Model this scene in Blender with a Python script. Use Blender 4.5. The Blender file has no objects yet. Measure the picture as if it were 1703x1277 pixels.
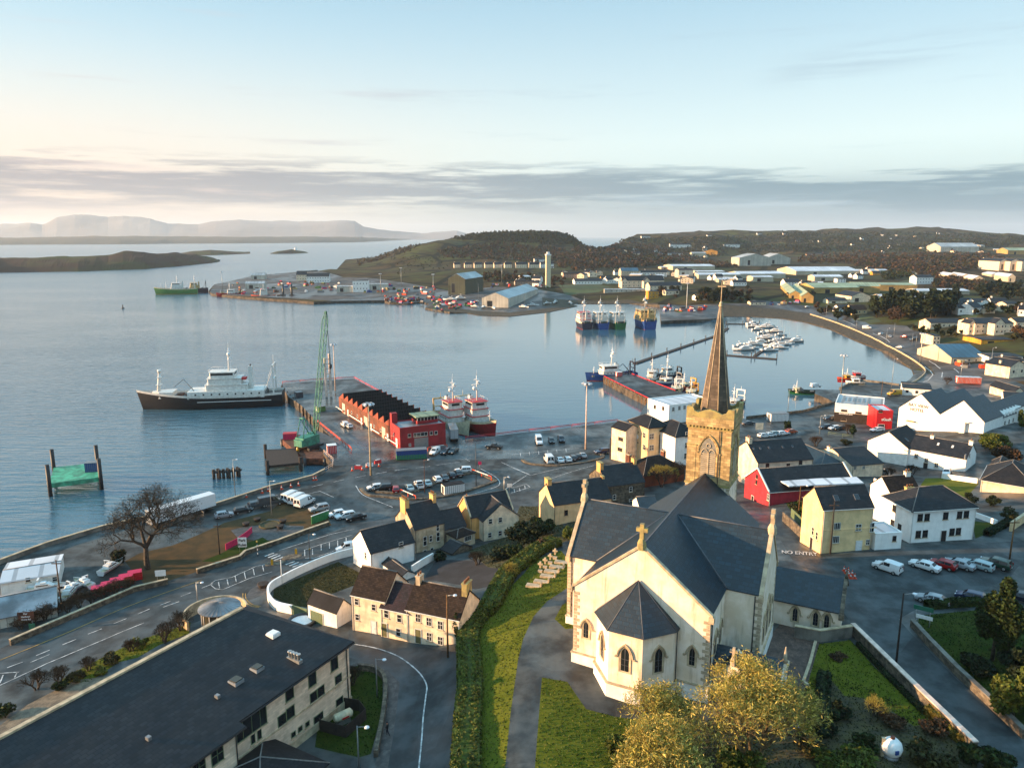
import bpy,math,random
import numpy as np
from mathutils import Vector,Matrix,noise as mnoise
from mathutils.bvhtree import BVHTree
from mathutils.geometry import delaunay_2d_cdt
random.seed(7)
SC=bpy.context.scene
COL=SC.collection
# camera
FOC=1250.0;CZ=65.0
PITCH=math.atan(246.5/FOC);cp_,sp_=math.cos(PITCH),math.sin(PITCH)
cam=bpy.data.objects.new('camera',bpy.data.cameras.new('camera'));COL.objects.link(cam)
cam.location=(0,0,CZ);cam.rotation_euler=(math.pi/2-PITCH,0,0)
cam.data.sensor_width=36;cam.data.lens=36*FOC/1703
cam.data.clip_start=1;cam.data.clip_end=90000
SC.camera=cam
# light
SUN_AZ,SUN_EL=math.radians(184),math.radians(10.5)
sv=Vector((math.cos(SUN_EL)*math.cos(SUN_AZ),math.cos(SUN_EL)*math.sin(SUN_AZ),math.sin(SUN_EL)))
sun=bpy.data.objects.new('sun',bpy.data.lights.new('sun','SUN'));COL.objects.link(sun)
sun.data.energy=5.0;sun.data.angle=math.radians(0.6);sun.data.color=(1.0,0.62,0.33)
sun.rotation_euler=(-sv).to_track_quat('-Z','Y').to_euler();sun.location=(-300,-100,200)
W=bpy.data.worlds.new('World');SC.world=W;W.use_nodes=True
nt=W.node_tree;nt.nodes.clear()
def N(t,**kw):
 n=nt.nodes.new(t)
 for k,v in kw.items():
  if k.startswith('i_'):n.inputs[int(k[2:])].default_value=v
  else:setattr(n,k,v)
 return n
def LK(a,b):nt.links.new(a,b)
def MATH(op,a,b=None,c=None,clamp=False):
 n=nt.nodes.new('ShaderNodeMath');n.operation=op;n.use_clamp=clamp
 for i,v in enumerate((a,b,c)):
  if v is None:continue
  if hasattr(v,'default_value'):LK(v,n.inputs[i])
  else:n.inputs[i].default_value=v
 return n.outputs[0]
def MIXC(f,a,b,mode='MIX'):
 n=nt.nodes.new('ShaderNodeMix');n.data_type='RGBA';n.blend_type=mode
 for s,v in((n.inputs[0],f),(n.inputs[6],a),(n.inputs[7],b)):
  if hasattr(v,'default_value'):LK(v,s)
  elif isinstance(v,(int,float)):s.default_value=v
  else:s.default_value=(*v,1)
 return n.outputs[2]
def RANGE(v,a,b,c=0.0,d=1.0,smooth=True):
 n=nt.nodes.new('ShaderNodeMapRange');n.interpolation_type='SMOOTHSTEP' if smooth else 'LINEAR'
 LK(v,n.inputs[0])
 for i,x in enumerate((a,b,c,d)):n.inputs[i+1].default_value=x
 return n.outputs[0]
def NOISE(vec,scale,detail=5,rough=.55):
 n=nt.nodes.new('ShaderNodeTexNoise');LK(vec,n.inputs['Vector'])
 n.inputs['Scale'].default_value=scale;n.inputs['Detail'].default_value=detail;n.inputs['Roughness'].default_value=rough
 return n.outputs[0]
def build_world():
 sky=N('ShaderNodeTexSky');sky.sky_type='NISHITA';sky.sun_disc=False
 sky.sun_elevation=SUN_EL;sky.sun_rotation=math.radians(90)-SUN_AZ
 sky.air_density=1.0;sky.dust_density=0.6;sky.ozone_density=2.0
 tc=N('ShaderNodeTexCoord');sep=N('ShaderNodeSeparateXYZ');LK(tc.outputs['Generated'],sep.inputs[0])
 x,y,z=sep.outputs
 zz=MATH('MAXIMUM',MATH('ADD',z,0.03),0.012)
 cx=MATH('DIVIDE',x,zz);cy=MATH('DIVIDE',y,zz)
 cv=N('ShaderNodeCombineXYZ');LK(MATH('MULTIPLY',cx,0.55),cv.inputs[0]);LK(cy,cv.inputs[1])
 n1=NOISE(cv.outputs[0],0.30,6,.6);n2=NOISE(cv.outputs[0],1.3,7,.65)
 el=MATH('ARCSINE',z)
 d2r=math.radians
 az=MATH('ARCTAN2',x,y)
 sv_=N('ShaderNodeCombineXYZ');LK(MATH('MULTIPLY',az,2.2),sv_.inputs[0]);LK(MATH('MULTIPLY',el,30.0),sv_.inputs[1])
 n3=NOISE(sv_.outputs[0],1.6,7,.62)
 sh=MATH('ADD',el,MATH('MULTIPLY',MATH('SUBTRACT',n3,.5),0.115))
 sh=MATH('ADD',sh,MATH('MULTIPLY',RANGE(az,-.1,.62),0.012))
 up=RANGE(sh,d2r(5.2),d2r(4.2));lo=RANGE(sh,d2r(1.2),d2r(2.9))
 bank=MATH('MULTIPLY',up,MATH('ADD',MATH('MULTIPLY',lo,.75),.25))
 bank=MATH('MULTIPLY',bank,RANGE(n3,.30,.50))
 bank=MATH('MAXIMUM',bank,MATH('MULTIPLY',MATH('MULTIPLY',RANGE(el,d2r(4.6),d2r(2.8)),RANGE(az,d2r(-22),d2r(6))),.55))
 sv2=N('ShaderNodeCombineXYZ');LK(MATH('MULTIPLY',az,3.0),sv2.inputs[0]);LK(MATH('MULTIPLY',el,42.0),sv2.inputs[1]);sv2.inputs[2].default_value=4.3
 n4=NOISE(sv2.outputs[0],0.9,6,.6)
 wisp=MATH('MULTIPLY',RANGE(n4,.56,.74),MATH('MULTIPLY',RANGE(el,d2r(22),d2r(9)),.6))
 w2=MATH('MULTIPLY',RANGE(MATH('ABSOLUTE',MATH('SUBTRACT',MATH('SUBTRACT',el,.197),MATH('MULTIPLY',MATH('SUBTRACT',az,.42),.10))),.026,.0),RANGE(MATH('ABSOLUTE',MATH('SUBTRACT',az,.45)),.18,.06))
 wisp=MATH('MAXIMUM',wisp,MATH('MULTIPLY',w2,RANGE(n3,.40,.60,0,.75)))
 base=MIXC(1.0,sky.outputs[0],(1.4,1.45,1.25),'MULTIPLY')
 base=MIXC(.8,base,MIXC(RANGE(el,d2r(6.5),d2r(20.0),smooth=False),(3.6,4.1,4.15),(1.25,2.5,3.4)))
 warm=MATH('MULTIPLY',RANGE(az,d2r(14),d2r(-38)),RANGE(el,d2r(15),d2r(0)))
 base=MIXC(MATH('MULTIPLY',warm,.95),base,(4.6,3.5,2.75))
 cool=MATH('MULTIPLY',RANGE(az,d2r(-18),d2r(25)),RANGE(el,d2r(7),d2r(0)))
 base=MIXC(MATH('MULTIPLY',cool,.85),base,(1.5,2.15,2.5))
 ccol=MIXC(RANGE(az,d2r(22),d2r(-36)),(.78,1.38,1.7),(1.65,1.62,1.75))
 out=MIXC(MATH('MULTIPLY',bank,.93),base,ccol)
 out=MIXC(wisp,out,MIXC(RANGE(az,d2r(10),d2r(-32)),(2.1,2.8,3.2),(3.2,2.7,2.6)))
 edge=MATH('MULTIPLY',MATH('MULTIPLY',RANGE(n3,.54,.70),RANGE(el,d2r(6.5),d2r(1.0))),RANGE(az,d2r(15),d2r(-30)))
 out=MIXC(MATH('MULTIPLY',edge,.8),out,(4.6,3.6,3.1))
 hi=RANGE(el,d2r(21),d2r(50),1.0,2.2);hc=N('ShaderNodeCombineXYZ')  # sky above the view brightened, added as fill for ground and roofs
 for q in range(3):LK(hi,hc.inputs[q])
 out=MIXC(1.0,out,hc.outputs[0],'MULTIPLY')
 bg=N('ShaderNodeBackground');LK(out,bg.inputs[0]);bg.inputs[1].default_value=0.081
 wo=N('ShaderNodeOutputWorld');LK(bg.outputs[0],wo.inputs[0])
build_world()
vs=SC.view_settings
SC.display_settings.display_device='sRGB'
vs.view_transform='Standard';vs.look='None';vs.exposure=1.55;vs.gamma=1.0;vs.use_curve_mapping=False
# geometry from photograph rays
def ray(px,py):
 x=(px-851.5)/FOC;y=-(py-638.5)/FOC
 return np.array([x,cp_+y*sp_,-sp_+y*cp_])
def Q(px,py,z):
 d=ray(px,py);t=(z-CZ)/d[2]
 return np.array([0,0,CZ])+d*t
def QD(px,py,depth):
 d=ray(px,py);return np.array([0,0,CZ])+d*(depth/d[1])
def crop(x0,y0,k):return lambda x,y:(x0+x/k,y0+y/k)
R1=crop(0,320,2.838);R2=crop(560,360,3.406);R3=crop(950,360,4.154);R4=crop(1300,360,4.226)
R5=crop(0,500,3.361);R6=crop(440,500,3.757);R7=crop(850,600,3.96);R8=crop(1200,600,3.386)
S1=crop(0,800,3.7556);S2=crop(0,980,2.661);S3=crop(400,780,3.702);S4=crop(580,960,3.548)
S5=crop(900,780,3.041);S6=crop(1100,460,3.19);S7=crop(1280,880,3.2175);S8=crop(600,740,4.7306)
def CR(c,*pts):return[c(*p)for p in pts]
# materials
MATS={}
def lin(h):
 h=h.lstrip('#');v=[int(h[i:i+2],16)/255 for i in(0,2,4)]
 return tuple(c/12.92 if c<=.04045 else((c+.055)/1.055)**2.4 for c in v)
def mat(name,col,rough=.8,var=.15,scale=3.0,bump=0.0,bscale=20.0,metal=0.0,col2=None,kind=None,uv=(.3,.2),spec=None,streak=0.0,emit=None,thresh=(.35,.65),coat=0):
 global nt
 if name in MATS:return MATS[name]
 if isinstance(col,str):col=lin(col)
 if isinstance(col2,str):col2=lin(col2)
 m=bpy.data.materials.new(name);m.use_nodes=True;MATS[name]=m
 nt=m.node_tree;b=nt.nodes['Principled BSDF']
 b.inputs['Roughness'].default_value=rough;b.inputs['Metallic'].default_value=metal
 if spec is not None:b.inputs['Specular IOR Level'].default_value=spec
 if coat:b.inputs['Coat Weight'].default_value=coat
 tc=N('ShaderNodeTexCoord');ob=tc.outputs['Object']
 c2=col2 if col2 else tuple(c*(1-var*2.2)for c in col)
 c1=col if col2 else tuple(min(1,c*(1+var*.8))for c in col)
 f=RANGE(NOISE(ob,scale,6,.6),*thresh)
 out=MIXC(f,c2,c1)
 h=None
 if kind in('slate','brick','blocks','stone','board','sheet','slabs'):
  br=N('ShaderNodeTexBrick');LK(tc.outputs['UV'],br.inputs[0])
  br.offset=.5 if kind!='board' else 0
  br.inputs['Scale'].default_value=1;br.inputs['Brick Width'].default_value=uv[0];br.inputs['Row Height'].default_value=uv[1]
  br.inputs['Mortar Size'].default_value=min(uv)*{'slate':.10,'sheet':.10}.get(kind,.07);br.inputs['Mortar Smooth'].default_value=.3
  if kind=='slabs':br.inputs['Mortar Size'].default_value=.06
  lo={'slabs':.86,'slate':.45,'brick':.75,'blocks':.84,'stone':.6,'board':.8,'sheet':.9}[kind]
  br.inputs['Color1'].default_value=(lo,)*3+(1,);br.inputs['Color2'].default_value=(1.15,)*3+(1,)
  mo=.38 if kind=='slate' else.55 if kind!='blocks' else.8
  br.inputs['Mortar'].default_value=(mo,)*3+(1,)
  out=MIXC(1.0,out,br.outputs[0],'MULTIPLY');h=br.outputs[1]
 if streak:
  mp=N('ShaderNodeMapping');LK(ob,mp.inputs[0]);mp.inputs['Scale'].default_value=(1.1,1.1,.12)
  g=NOISE(mp.outputs[0],1.2,6,.65)
  mp2=RANGE(g,.50,.74);out=MIXC(MATH('MULTIPLY',mp2,streak),out,tuple(c*k for c,k in zip(c1,(.42,.36,.26))))
 LK(out,b.inputs['Base Color'])
 if bump or h is not None:
  bp=N('ShaderNodeBump');bp.inputs['Strength'].default_value=bump if bump else.5;bp.inputs['Distance'].default_value=.04
  if h is not None:LK(MATH('SUBTRACT',1.0,h),bp.inputs['Height'])
  else:LK(NOISE(ob,bscale,5,.6),bp.inputs['Height'])
  LK(bp.outputs[0],b.inputs['Normal'])
 if emit:
  b.inputs['Emission Color'].default_value=(*emit[0],1);b.inputs['Emission Strength'].default_value=emit[1]
 return m
def wetmat(name,col,r0=.25,r1=.75,wscale=.08,thresh=(.42,.60),**kw):
 """asphalt or concrete with damp, shinier patches"""
 global nt
 m=mat(name,col,**kw);nt=m.node_tree;b=nt.nodes['Principled BSDF']
 tc=N('ShaderNodeTexCoord');mp=N('ShaderNodeMapping');LK(tc.outputs['Object'],mp.inputs[0]);mp.inputs['Scale'].default_value=(1,.5,1)
 LK(RANGE(NOISE(mp.outputs[0],wscale,6,.65),thresh[0],thresh[1],r1,r0),b.inputs['Roughness'])
 bc=b.inputs['Base Color'];src=bc.links[0].from_socket;vo=N('ShaderNodeTexVoronoi');vo.distance='CHEBYCHEV';LK(tc.outputs['Object'],vo.inputs[0]);vo.inputs['Scale'].default_value=.07;sp=N('ShaderNodeSeparateXYZ');LK(vo.outputs['Color'],sp.inputs[0])
 f=MATH('ADD',.76,MATH('MULTIPLY',sp.outputs[0],.5));fc=N('ShaderNodeCombineXYZ')
 for q in range(3):LK(f,fc.inputs[q])
 LK(MIXC(1.0,src,fc.outputs[0],'MULTIPLY'),bc)
 return m
# mesh builder
def V(a):return Vector(a)
class MB:
 def __init__(s):s.v=[];s.f=[];s.m=[];s.sm=[];s.cur=0
 def face(s,idx,m=None,smooth=False):
  s.f.append(tuple(idx));s.m.append(s.cur if m is None else m);s.sm.append(smooth)
 def poly(s,pts,m=None,smooth=False):
  i=len(s.v);s.v+=[tuple(p)for p in pts];s.face(range(i,i+len(pts)),m,smooth);return s
 def box(s,x0,x1,y0,y1,z0,z1,m=None,M=None):
  i=len(s.v)
  P=[(x0,y0,z0),(x1,y0,z0),(x1,y1,z0),(x0,y1,z0),(x0,y0,z1),(x1,y0,z1),(x1,y1,z1),(x0,y1,z1)]
  if M is not None:P=[tuple(M@Vector(p))for p in P]
  s.v+=P
  for q in((0,3,2,1),(4,5,6,7),(0,1,5,4),(1,2,6,5),(2,3,7,6),(3,0,4,7)):s.face([i+k for k in q],m)
  return s
 def prism(s,pts,z0,z1,m=None,bottom=True,top=True):
  n=len(pts);i=len(s.v)
  s.v+=[(p[0],p[1],z0)for p in pts]+[(p[0],p[1],z1)for p in pts]
  for k in range(n):s.face((i+k,i+(k+1)%n,i+n+(k+1)%n,i+n+k),m)
  if top:s.face(range(i+n,i+2*n),m)
  if bottom:s.face(range(i+n-1,i-1,-1),m)
  return s
 def extr(s,pts,vec,m=None):
  """extrude a 3-D polygon by vec"""
  n=len(pts);i=len(s.v);vec=Vector(vec)
  s.v+=[tuple(p)for p in pts]+[tuple(Vector(p)+vec)for p in pts]
  for k in range(n):s.face((i+k,i+(k+1)%n,i+n+(k+1)%n,i+n+k),m)
  s.face(range(i+n,i+2*n),m);s.face(range(i+n-1,i-1,-1),m)
  return s
 def tube(s,p0,p1,r0,r1=None,n=6,m=None,cap=True,smooth=True):
  if r1 is None:r1=r0
  p0,p1=Vector(p0),Vector(p1);d=p1-p0
  if d.length<1e-6:return s
  d.normalize();a=d.orthogonal().normalized();b=d.cross(a);i=len(s.v)
  cs=[(math.cos(2*math.pi*k/n),math.sin(2*math.pi*k/n))for k in range(n)]
  s.v+=[tuple(p0+(a*c+b*q)*r0)for c,q in cs]+[tuple(p1+(a*c+b*q)*r1)for c,q in cs]
  for k in range(n):s.face((i+k,i+(k+1)%n,i+n+(k+1)%n,i+n+k),m,smooth)
  if cap:s.face(range(i+n,i+2*n),m);s.face(range(i+n-1,i-1,-1),m)
  return s
 def path(s,pts,r,n=5,m=None):
  for a,b in zip(pts[:-1],pts[1:]):s.tube(a,b,r,r,n,m)
  return s
 def lathe(s,prof,n=10,c=(0,0,0),m=None,smooth=True):
  i=len(s.v);k=len(prof)
  for r,z in prof:
   for j in range(n):
    t=2*math.pi*j/n;s.v.append((c[0]+r*math.cos(t),c[1]+r*math.sin(t),c[2]+z))
  for a in range(k-1):
   for j in range(n):
    q=(j+1)%n;s.face((i+a*n+j,i+a*n+q,i+(a+1)*n+q,i+(a+1)*n+j),m,smooth)
  s.face(range(i+(k-1)*n,i+k*n),m);s.face(range(i+n-1,i-1,-1),m)
  return s
 def ball(s,c,r,m=None,n=10,sz=1.0):
  return s.lathe([(max(.001,r*math.sin(math.pi*k/6)),-r*sz*math.cos(math.pi*k/6))for k in range(7)],n,c,m)
 def split(s,name,mats,parent=None,tol=.3):
  """link each detached piece as an object of its own (a part per piece)"""
  n=len(s.v);par=list(range(n))
  def find(a):
   while par[a]!=a:par[a]=par[par[a]];a=par[a]
   return a
  for f in s.f:
   r=find(f[0])
   for q in f[1:]:par[find(q)]=r
  g={}
  for i in range(n):g.setdefault(find(i),[]).append(i)
  P=np.array(s.v);bb=[(P[v].min(0)-tol,P[v].max(0)+tol,v)for v in g.values()]
  cl=list(range(len(bb)))
  def fc(a):
   while cl[a]!=a:a=cl[a]
   return a
  for i in range(len(bb)):
   for j in range(i+1,len(bb)):
    if(bb[i][0]<=bb[j][1]).all()and(bb[j][0]<=bb[i][1]).all():cl[fc(j)]=fc(i)
  out=[]
  own={v:fc(k)for k,b in enumerate(bb)for v in b[2]}
  for c in sorted(set(own.values())):
   mb=MB();ids={}
   for f,m,q in zip(s.f,s.m,s.sm):
    if own[f[0]]!=c:continue
    for v in f:
     if v not in ids:ids[v]=len(mb.v);mb.v.append(s.v[v])
    mb.face([ids[v]for v in f],m,q)
   out.append(mb.build(name,mats,parent))
  return out
 def build(s,name,mats,parent=None,label=None,loc=None):
  me=bpy.data.meshes.new(name)
  me.from_pydata(s.v,[],s.f)
  if not isinstance(mats,(list,tuple)):mats=[mats]
  for q in mats:me.materials.append(q)
  me.polygons.foreach_set('material_index',s.m);me.polygons.foreach_set('use_smooth',s.sm)
  nv=np.array(s.v,dtype=np.float64).reshape(-1,3)
  me.update()
  nf=len(me.polygons);nrm=np.empty(nf*3);me.polygons.foreach_get('normal',nrm);nrm=nrm.reshape(-1,3)
  ls=np.empty(nf,dtype=np.int32);me.polygons.foreach_get('loop_total',ls)
  vi=np.empty(len(me.loops),dtype=np.int32);me.loops.foreach_get('vertex_index',vi)
  ln=np.repeat(nrm,ls,axis=0)
  u=np.stack([-ln[:,1],ln[:,0],np.zeros(len(ln))],1);l=np.linalg.norm(u,axis=1);flat=l<1e-3
  u[flat]=(1,0,0);l[flat]=1;u/=l[:,None];w=np.cross(ln,u)
  P=nv[vi];uvd=np.stack([(P*u).sum(1),(P*w).sum(1)],1)
  ul=me.uv_layers.new(name='uv');ul.data.foreach_set('uv',uvd.astype(np.float32).ravel())
  o=bpy.data.objects.new(name,me);COL.objects.link(o)
  if parent:o.parent=parent
  if label:o['label']=label
  if loc is not None:o.location=loc
  return o
def tag(o,label,cat,group=None,kind=None):
 o['label']=label;o['category']=cat
 if group:o['group']=group
 if kind:o['kind']=kind
 return o
def empty(name,loc,rz=0.0,label='',cat='',group=None):
 o=bpy.data.objects.new(name,None);COL.objects.link(o);o.empty_display_size=.5
 o.location=tuple(loc);o.rotation_euler=(0,0,rz);tag(o,label,cat,group);return o
def struct(o):o['kind']='structure';return o
def children(o):return[c for c in KIDS.get(o.name,[])]
KIDS={}
def copy_tree(o,loc=None,rz=None,label=None,parent=None,scale=None,remap=None):
 c=o.copy();COL.objects.link(c);c.parent=parent
 if loc is not None:c.location=tuple(loc)
 if rz is not None:c.rotation_euler=(0,0,rz)
 if scale is not None:c.scale=(scale,)*3 if isinstance(scale,(int,float))else scale
 if label is not None:c['label']=label
 if remap and c.type=='MESH':
  for s in c.material_slots:
   if s.material and s.material.name in remap:
    nm=remap[s.material.name];s.link='OBJECT';s.material=nm
 for ch in list(o.children):copy_tree(ch,parent=c,remap=remap)
 return c
# terrain
CP=[]
def cpz(z,*pts):
 for p in pts:
  q=Q(*p,z);CP.append((q[0],q[1],z))
def cpd(depth,*pts):
 for p in pts:
  q=QD(*p,depth);CP.append(tuple(q))
C=[]
def co(z,*pts):C.extend([(p,z)for p in pts])
co(3,(-420,1060),(-200,1000),(0,937),(80,907),(170,880),(250,862),(330,851),*CR(S1,(1310,168),(1690,47)),*CR(R6,(150,1150),(300,1110),(380,1068),(430,1025)),*CR(R6,(365,950),(470,905),(330,760),(230,655),(150,600),(105,530)),R6(110,518),R6(330,500),R6(560,487),R6(750,590),R6(940,690),R6(1110,790),R6(1240,868),R6(1440,845),R6(1653,818),R7(180,465),R7(400,435),R7(720,398))
co(3,(1060,697),R7(905,255),R7(760,185),R7(608,105),R7(790,88),R7(950,148),R7(1100,205),R7(1275,225),(1185,672),(1215,690),R8(140,328),R8(280,312),R8(460,292),R8(560,262),R8(640,240),R8(600,215),R8(525,185),R8(530,160),R8(665,165),R8(770,108),R8(900,120),R8(1000,135))
co(.3,R8(1060,110),R8(1085,80),R8(1070,45),R4(900,1062),R4(700,942),R4(520,872),R4(340,792),R4(160,742),R4(0,717),R3(1250,692),R3(1080,690),R3(1000,705))
co(2.5,R3(905,712),R3(620,722),R3(610,612))
co(.3,R3(405,602),R3(200,605),R3(0,602),R2(1365,508),R2(1200,542),R2(980,566),R2(800,560),R2(740,548))
co(1.5,R2(640,540),R2(500,518),R2(520,495),R2(480,482),R2(400,492),R2(300,490))
co(2.5,R2(270,475),R2(0,478),R1(1480,516),R1(1140,492),R1(1000,478),R1(985,465),R1(1010,435),R1(1200,393),R1(1500,366))
co(.3,R1(1560,362),R2(0,300),R2(50,245))
coast=[(*Q(*p,z)[:2],z)for p,z in C]
coast+=[(-430,2300,.3),(-100,2600,.3),(320,3000,1),(900,3600,3),(3000,4400,3),(4600,4200,3),(4600,1500,3),(1200,300,10),(400,-30,12),(-60,-60,12),(-120,0,8)]
for k,(x,y,z)in enumerate(coast):
 if k<len(coast)-11:CP.append((x,y,z))
cpz(3,(617,790),(900,740),(974,750),(780,770),(700,800),(560,800),(830,830),(600,860),(880,830),(1010,740),(1250,712),(1330,720),(1440,700),(640,720),(560,640),(500,700))
cpz(3.2,(120,960),(300,900),(450,870),(250,945),(330,960),(480,925),(640,860),(170,990),(380,945),(540,900))
cpz(3.8,(20,1090),(120,1060),(250,1010),(350,975),(430,980),(40,1180),(150,1130),(-200,1200))
cpz(5.0,(430,1010),(560,950),(470,1000),(260,1060),(160,1140),(330,1040),(0,1277),(100,1230))
cpz(6.5,(520,1040),(700,960),(600,1170),(560,1030));cpz(7.5,(600,1062),(640,1080),(620,1150),(800,935),(740,930))
cpz(8,(700,1090),(742,1105),(650,1200));cpz(8.5,(640,1277),(700,1200),(755,1277),(755,1180));cpz(7,(560,1230),(420,1300),(200,1400))
cpz(4.5,(650,910),(720,910),(830,890),(760,880));cpz(6.5,(930,870),(870,900));cpz(5.5,(1030,830),(990,800));cpz(4,(1080,760),(1020,770))
cpz(12.5,(800,1050),(800,1180),(830,1277),(960,930),(900,1000),(880,1100),(930,1277),(1000,1180),(1140,1180),(930,905),(1120,1277),(850,1010),S7(230,600),S7(100,560),S7(200,800),S7(420,620),S7(500,800))
cpz(12.5,(1300,960),S7(330,260),S7(640,250),S7(900,250),S7(1230,240),S7(560,400),S7(850,420),S7(1150,420),S7(470,520),R8(560,1080),R8(860,1060),R8(1080,1040),R8(1400,1010))
cpz(12.7,S7(750,680),S7(1000,900),S7(1330,1130),S7(700,1000),S7(820,1050),S7(500,1000),S7(600,1220),S7(200,1200));cpz(14.0,S7(900,520),S7(1100,560),S7(1300,800),S7(1361,1000))
cpz(11.5,R8(380,1050),R8(440,940));cpz(10,R8(300,870),R8(400,800));cpz(8,R8(150,800),R8(260,840));cpz(6,R8(100,720),(1225,760));cpz(9,R8(980,760),R8(830,720))
cpz(6,R8(870,630),R8(760,640));cpz(5,R8(560,560),R8(950,660));cpz(8,R8(1300,700),R8(1450,680));cpz(5.5,R8(1150,640),R8(1000,620));cpz(4,R8(800,420),R8(700,380),R8(900,400))
cpz(12,R8(1600,900),R8(1500,1000),R8(1690,800));cpz(8,R8(1560,550),R8(1620,450));cpz(10,R8(1640,700),R8(1450,800));cpz(9,(1660,720))
cpz(7.9,S3(1330,1115),(757,1110),(756,1140),(756,1210),(700,1110));cpz(7.6,S3(1180,1078),S3(1030,1052));cpz(7.4,S3(860,1015),S3(690,985));cpz(12.5,(790,1140),(786,1210),(790,1090))
cpz(3.5,R4(1010,1090),R4(860,930),R4(640,790),R4(400,700),R4(200,650),R4(60,640),R4(1100,1100),R4(1250,1060),R4(1100,960),R4(1000,900),R4(820,820),(1500,660),(1560,650),(1440,660))
cpz(4,R4(1500,1040),R4(1680,1080),(1640,640));cpz(7,R4(900,810),R4(1100,820),R4(700,730));cpz(10,R4(1450,830),R4(1650,830));cpz(14,R4(1300,650),R4(1600,680))
cpz(5,R4(200,600),R4(400,620),R4(600,690));cpz(6,R3(900,600),R3(1200,600),R3(1500,600),R3(700,580));cpz(4,R3(100,560),R3(400,560),R2(1400,430))
cpz(7,R3(100,470),R3(450,500),R3(700,540));cpz(8,R4(100,570),R4(300,520),R2(1300,400));cpz(3,R2(700,450),R2(300,440),R2(900,420),R2(600,420),R2(100,440),R1(1300,460),R1(1600,450),R1(1200,480),R1(1400,420))
cpz(6,R2(900,380),R2(400,370));cpz(14,R2(800,300),R2(1100,300));cpz(10,R2(1200,350))
cpd(1000,(1400,468),(1600,462),(1250,468),(1690,470));cpd(1350,(1200,448),(1400,445),(1600,440),(1070,450));cpd(1700,(1250,435),(1450,428),(1650,425),(1080,436))
cpd(800,(1650,490),(1500,488));cpd(2200,(1250,425),(1400,418),(1600,415),(1130,425))
cpd(1580,(600,438),(650,428));cpd(1700,(640,424),(690,412),(730,402),(800,420),(900,420));cpd(1500,(700,440),(850,435),(620,450));cpd(1900,(700,404),(745,394),(790,387),(860,383.5),(920,385),(960,394),(980,404),(1000,412))
cpd(2250,(860,390),(760,400),(960,402));cpd(2000,(1010,408),(1040,412));cpd(1600,(1000,424),(1060,428))
cpd(2400,(1015,399),(1030,394),(1080,393),(1130,396),(1160,394),(1180,392));cpd(3000,(1220,388),(1260,385),(1300,389),(1340,386),(1390,389),(1430,386),(1480,388));cpd(3300,(1500,384),(1530,380),(1560,384),(1620,391),(1700,392),(1900,392))
cpd(2600,(1250,404),(1350,402),(1450,404),(1550,400),(1650,403));cpd(3700,(1250,391),(1500,390),(1700,394))
CPA=np.array(CP);_k=9.0
def _phi(r2,y):return np.sqrt(r2+_k*_k)
def _solve():
 X=CPA[:,:2];r2=((X[:,None]-X[None])**2).sum(2)
 A=np.sqrt(r2+_k*_k);n=len(X);A-=np.eye(n)*1.2
 B=np.zeros((n+1,n+1));B[:n,:n]=A;B[:n,n]=1;B[n,:n]=1
 return np.linalg.solve(B,np.append(CPA[:,2],0))
_w=_solve()
def Hn(XY):
 XY=np.atleast_2d(XY);out=np.empty(len(XY))
 for i in range(0,len(XY),4000):
  q=XY[i:i+4000];r2=((q[:,None]-CPA[None,:,:2])**2).sum(2)
  out[i:i+4000]=np.sqrt(r2+_k*_k)@_w[:-1]+_w[-1]
 return out
def _far(y):return np.clip((y-1300)/900,0,1)
def fbm(x,y,s):
 return mnoise.fractal(Vector((x/s,y/s,3.1)),.9,2.1,5)
_ts=np.concatenate([np.arange(30,400,1.2),np.arange(400,5000,8.0)])
def T(px,py,lift=0.0):
 """photograph pixel -> point of the smooth ground"""
 d=ray(px,py);t=_ts/d[1]
 P=np.array([0,0,CZ])+t[:,None]*d
 h=np.maximum(Hn(P[:,:2]),0)+lift
 k=np.nonzero(P[:,2]<=h)[0]
 if len(k)==0:return P[-1]
 k=k[0]
 if k==0:return P[0]
 a,b=(P[k-1,2]-h[k-1]),(P[k,2]-h[k]);f=a/(a-b+1e-9)
 return P[k-1]*(1-f)+P[k]*f
def TP(pts):return[T(*p)for p in pts]
def inpoly(px,py,poly):
 n=len(poly);c=np.zeros(px.shape,bool);j=n-1
 for i in range(n):
  xi,yi=poly[i][0],poly[i][1];xj,yj=poly[j][0],poly[j][1]
  if yi!=yj:
   cc=((yi>py)!=(yj>py))&(px<(xj-xi)*(py-yi)/(yj-yi)+xi);c^=cc
  j=i
 return c
REG=[]
def reg(name,m,pts):REG.append((name,m,[tuple(T(*p)[:2])for p in pts]))
reg('town_ground','asphalt',[(-500,1100),(-100,930),(0,900),(440,770),(440,610),(600,600),(780,710),(1040,680),(980,610),(1060,600),(1220,680),(1330,640),(1480,600),R4(1010,1090),R4(900,930),R4(1240,1000),(1703,640),(1900,700),(1900,1500),(0,1700),(-700,1500)])
reg('quay_apron','quay',CR(R6,(100,500),(560,470),(960,690),(1240,868),(1653,815))+[(1030,698),(1010,745),(870,762),(740,765)]+CR(R6,(840,985),(640,1020),(440,1030),(365,945),(470,905),(330,760),(150,610)))
reg('road','asphalt2',[(-200,1110),(0,1078),*CR(S1,(80,1010),(560,795),(960,630),(1260,600),(1690,440)),*CR(S3,(400,470),(560,390),(900,290),(1150,250),(1500,170),(1703,120)),(960,815),(860,850),(700,880),*CR(S3,(640,520),(300,660),(170,740),(60,800)),*CR(S1,(1520,780),(1250,870),(880,1010),(600,1080),(0,1277)),(-200,1250)])
reg('road','asphalt2',[*CR(S4,(0,380),(0,310),(150,330),(380,380),(640,440),(636,600),(636,1125),(230,1125),(300,620),(240,560),(120,505),(0,470))])
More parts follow.
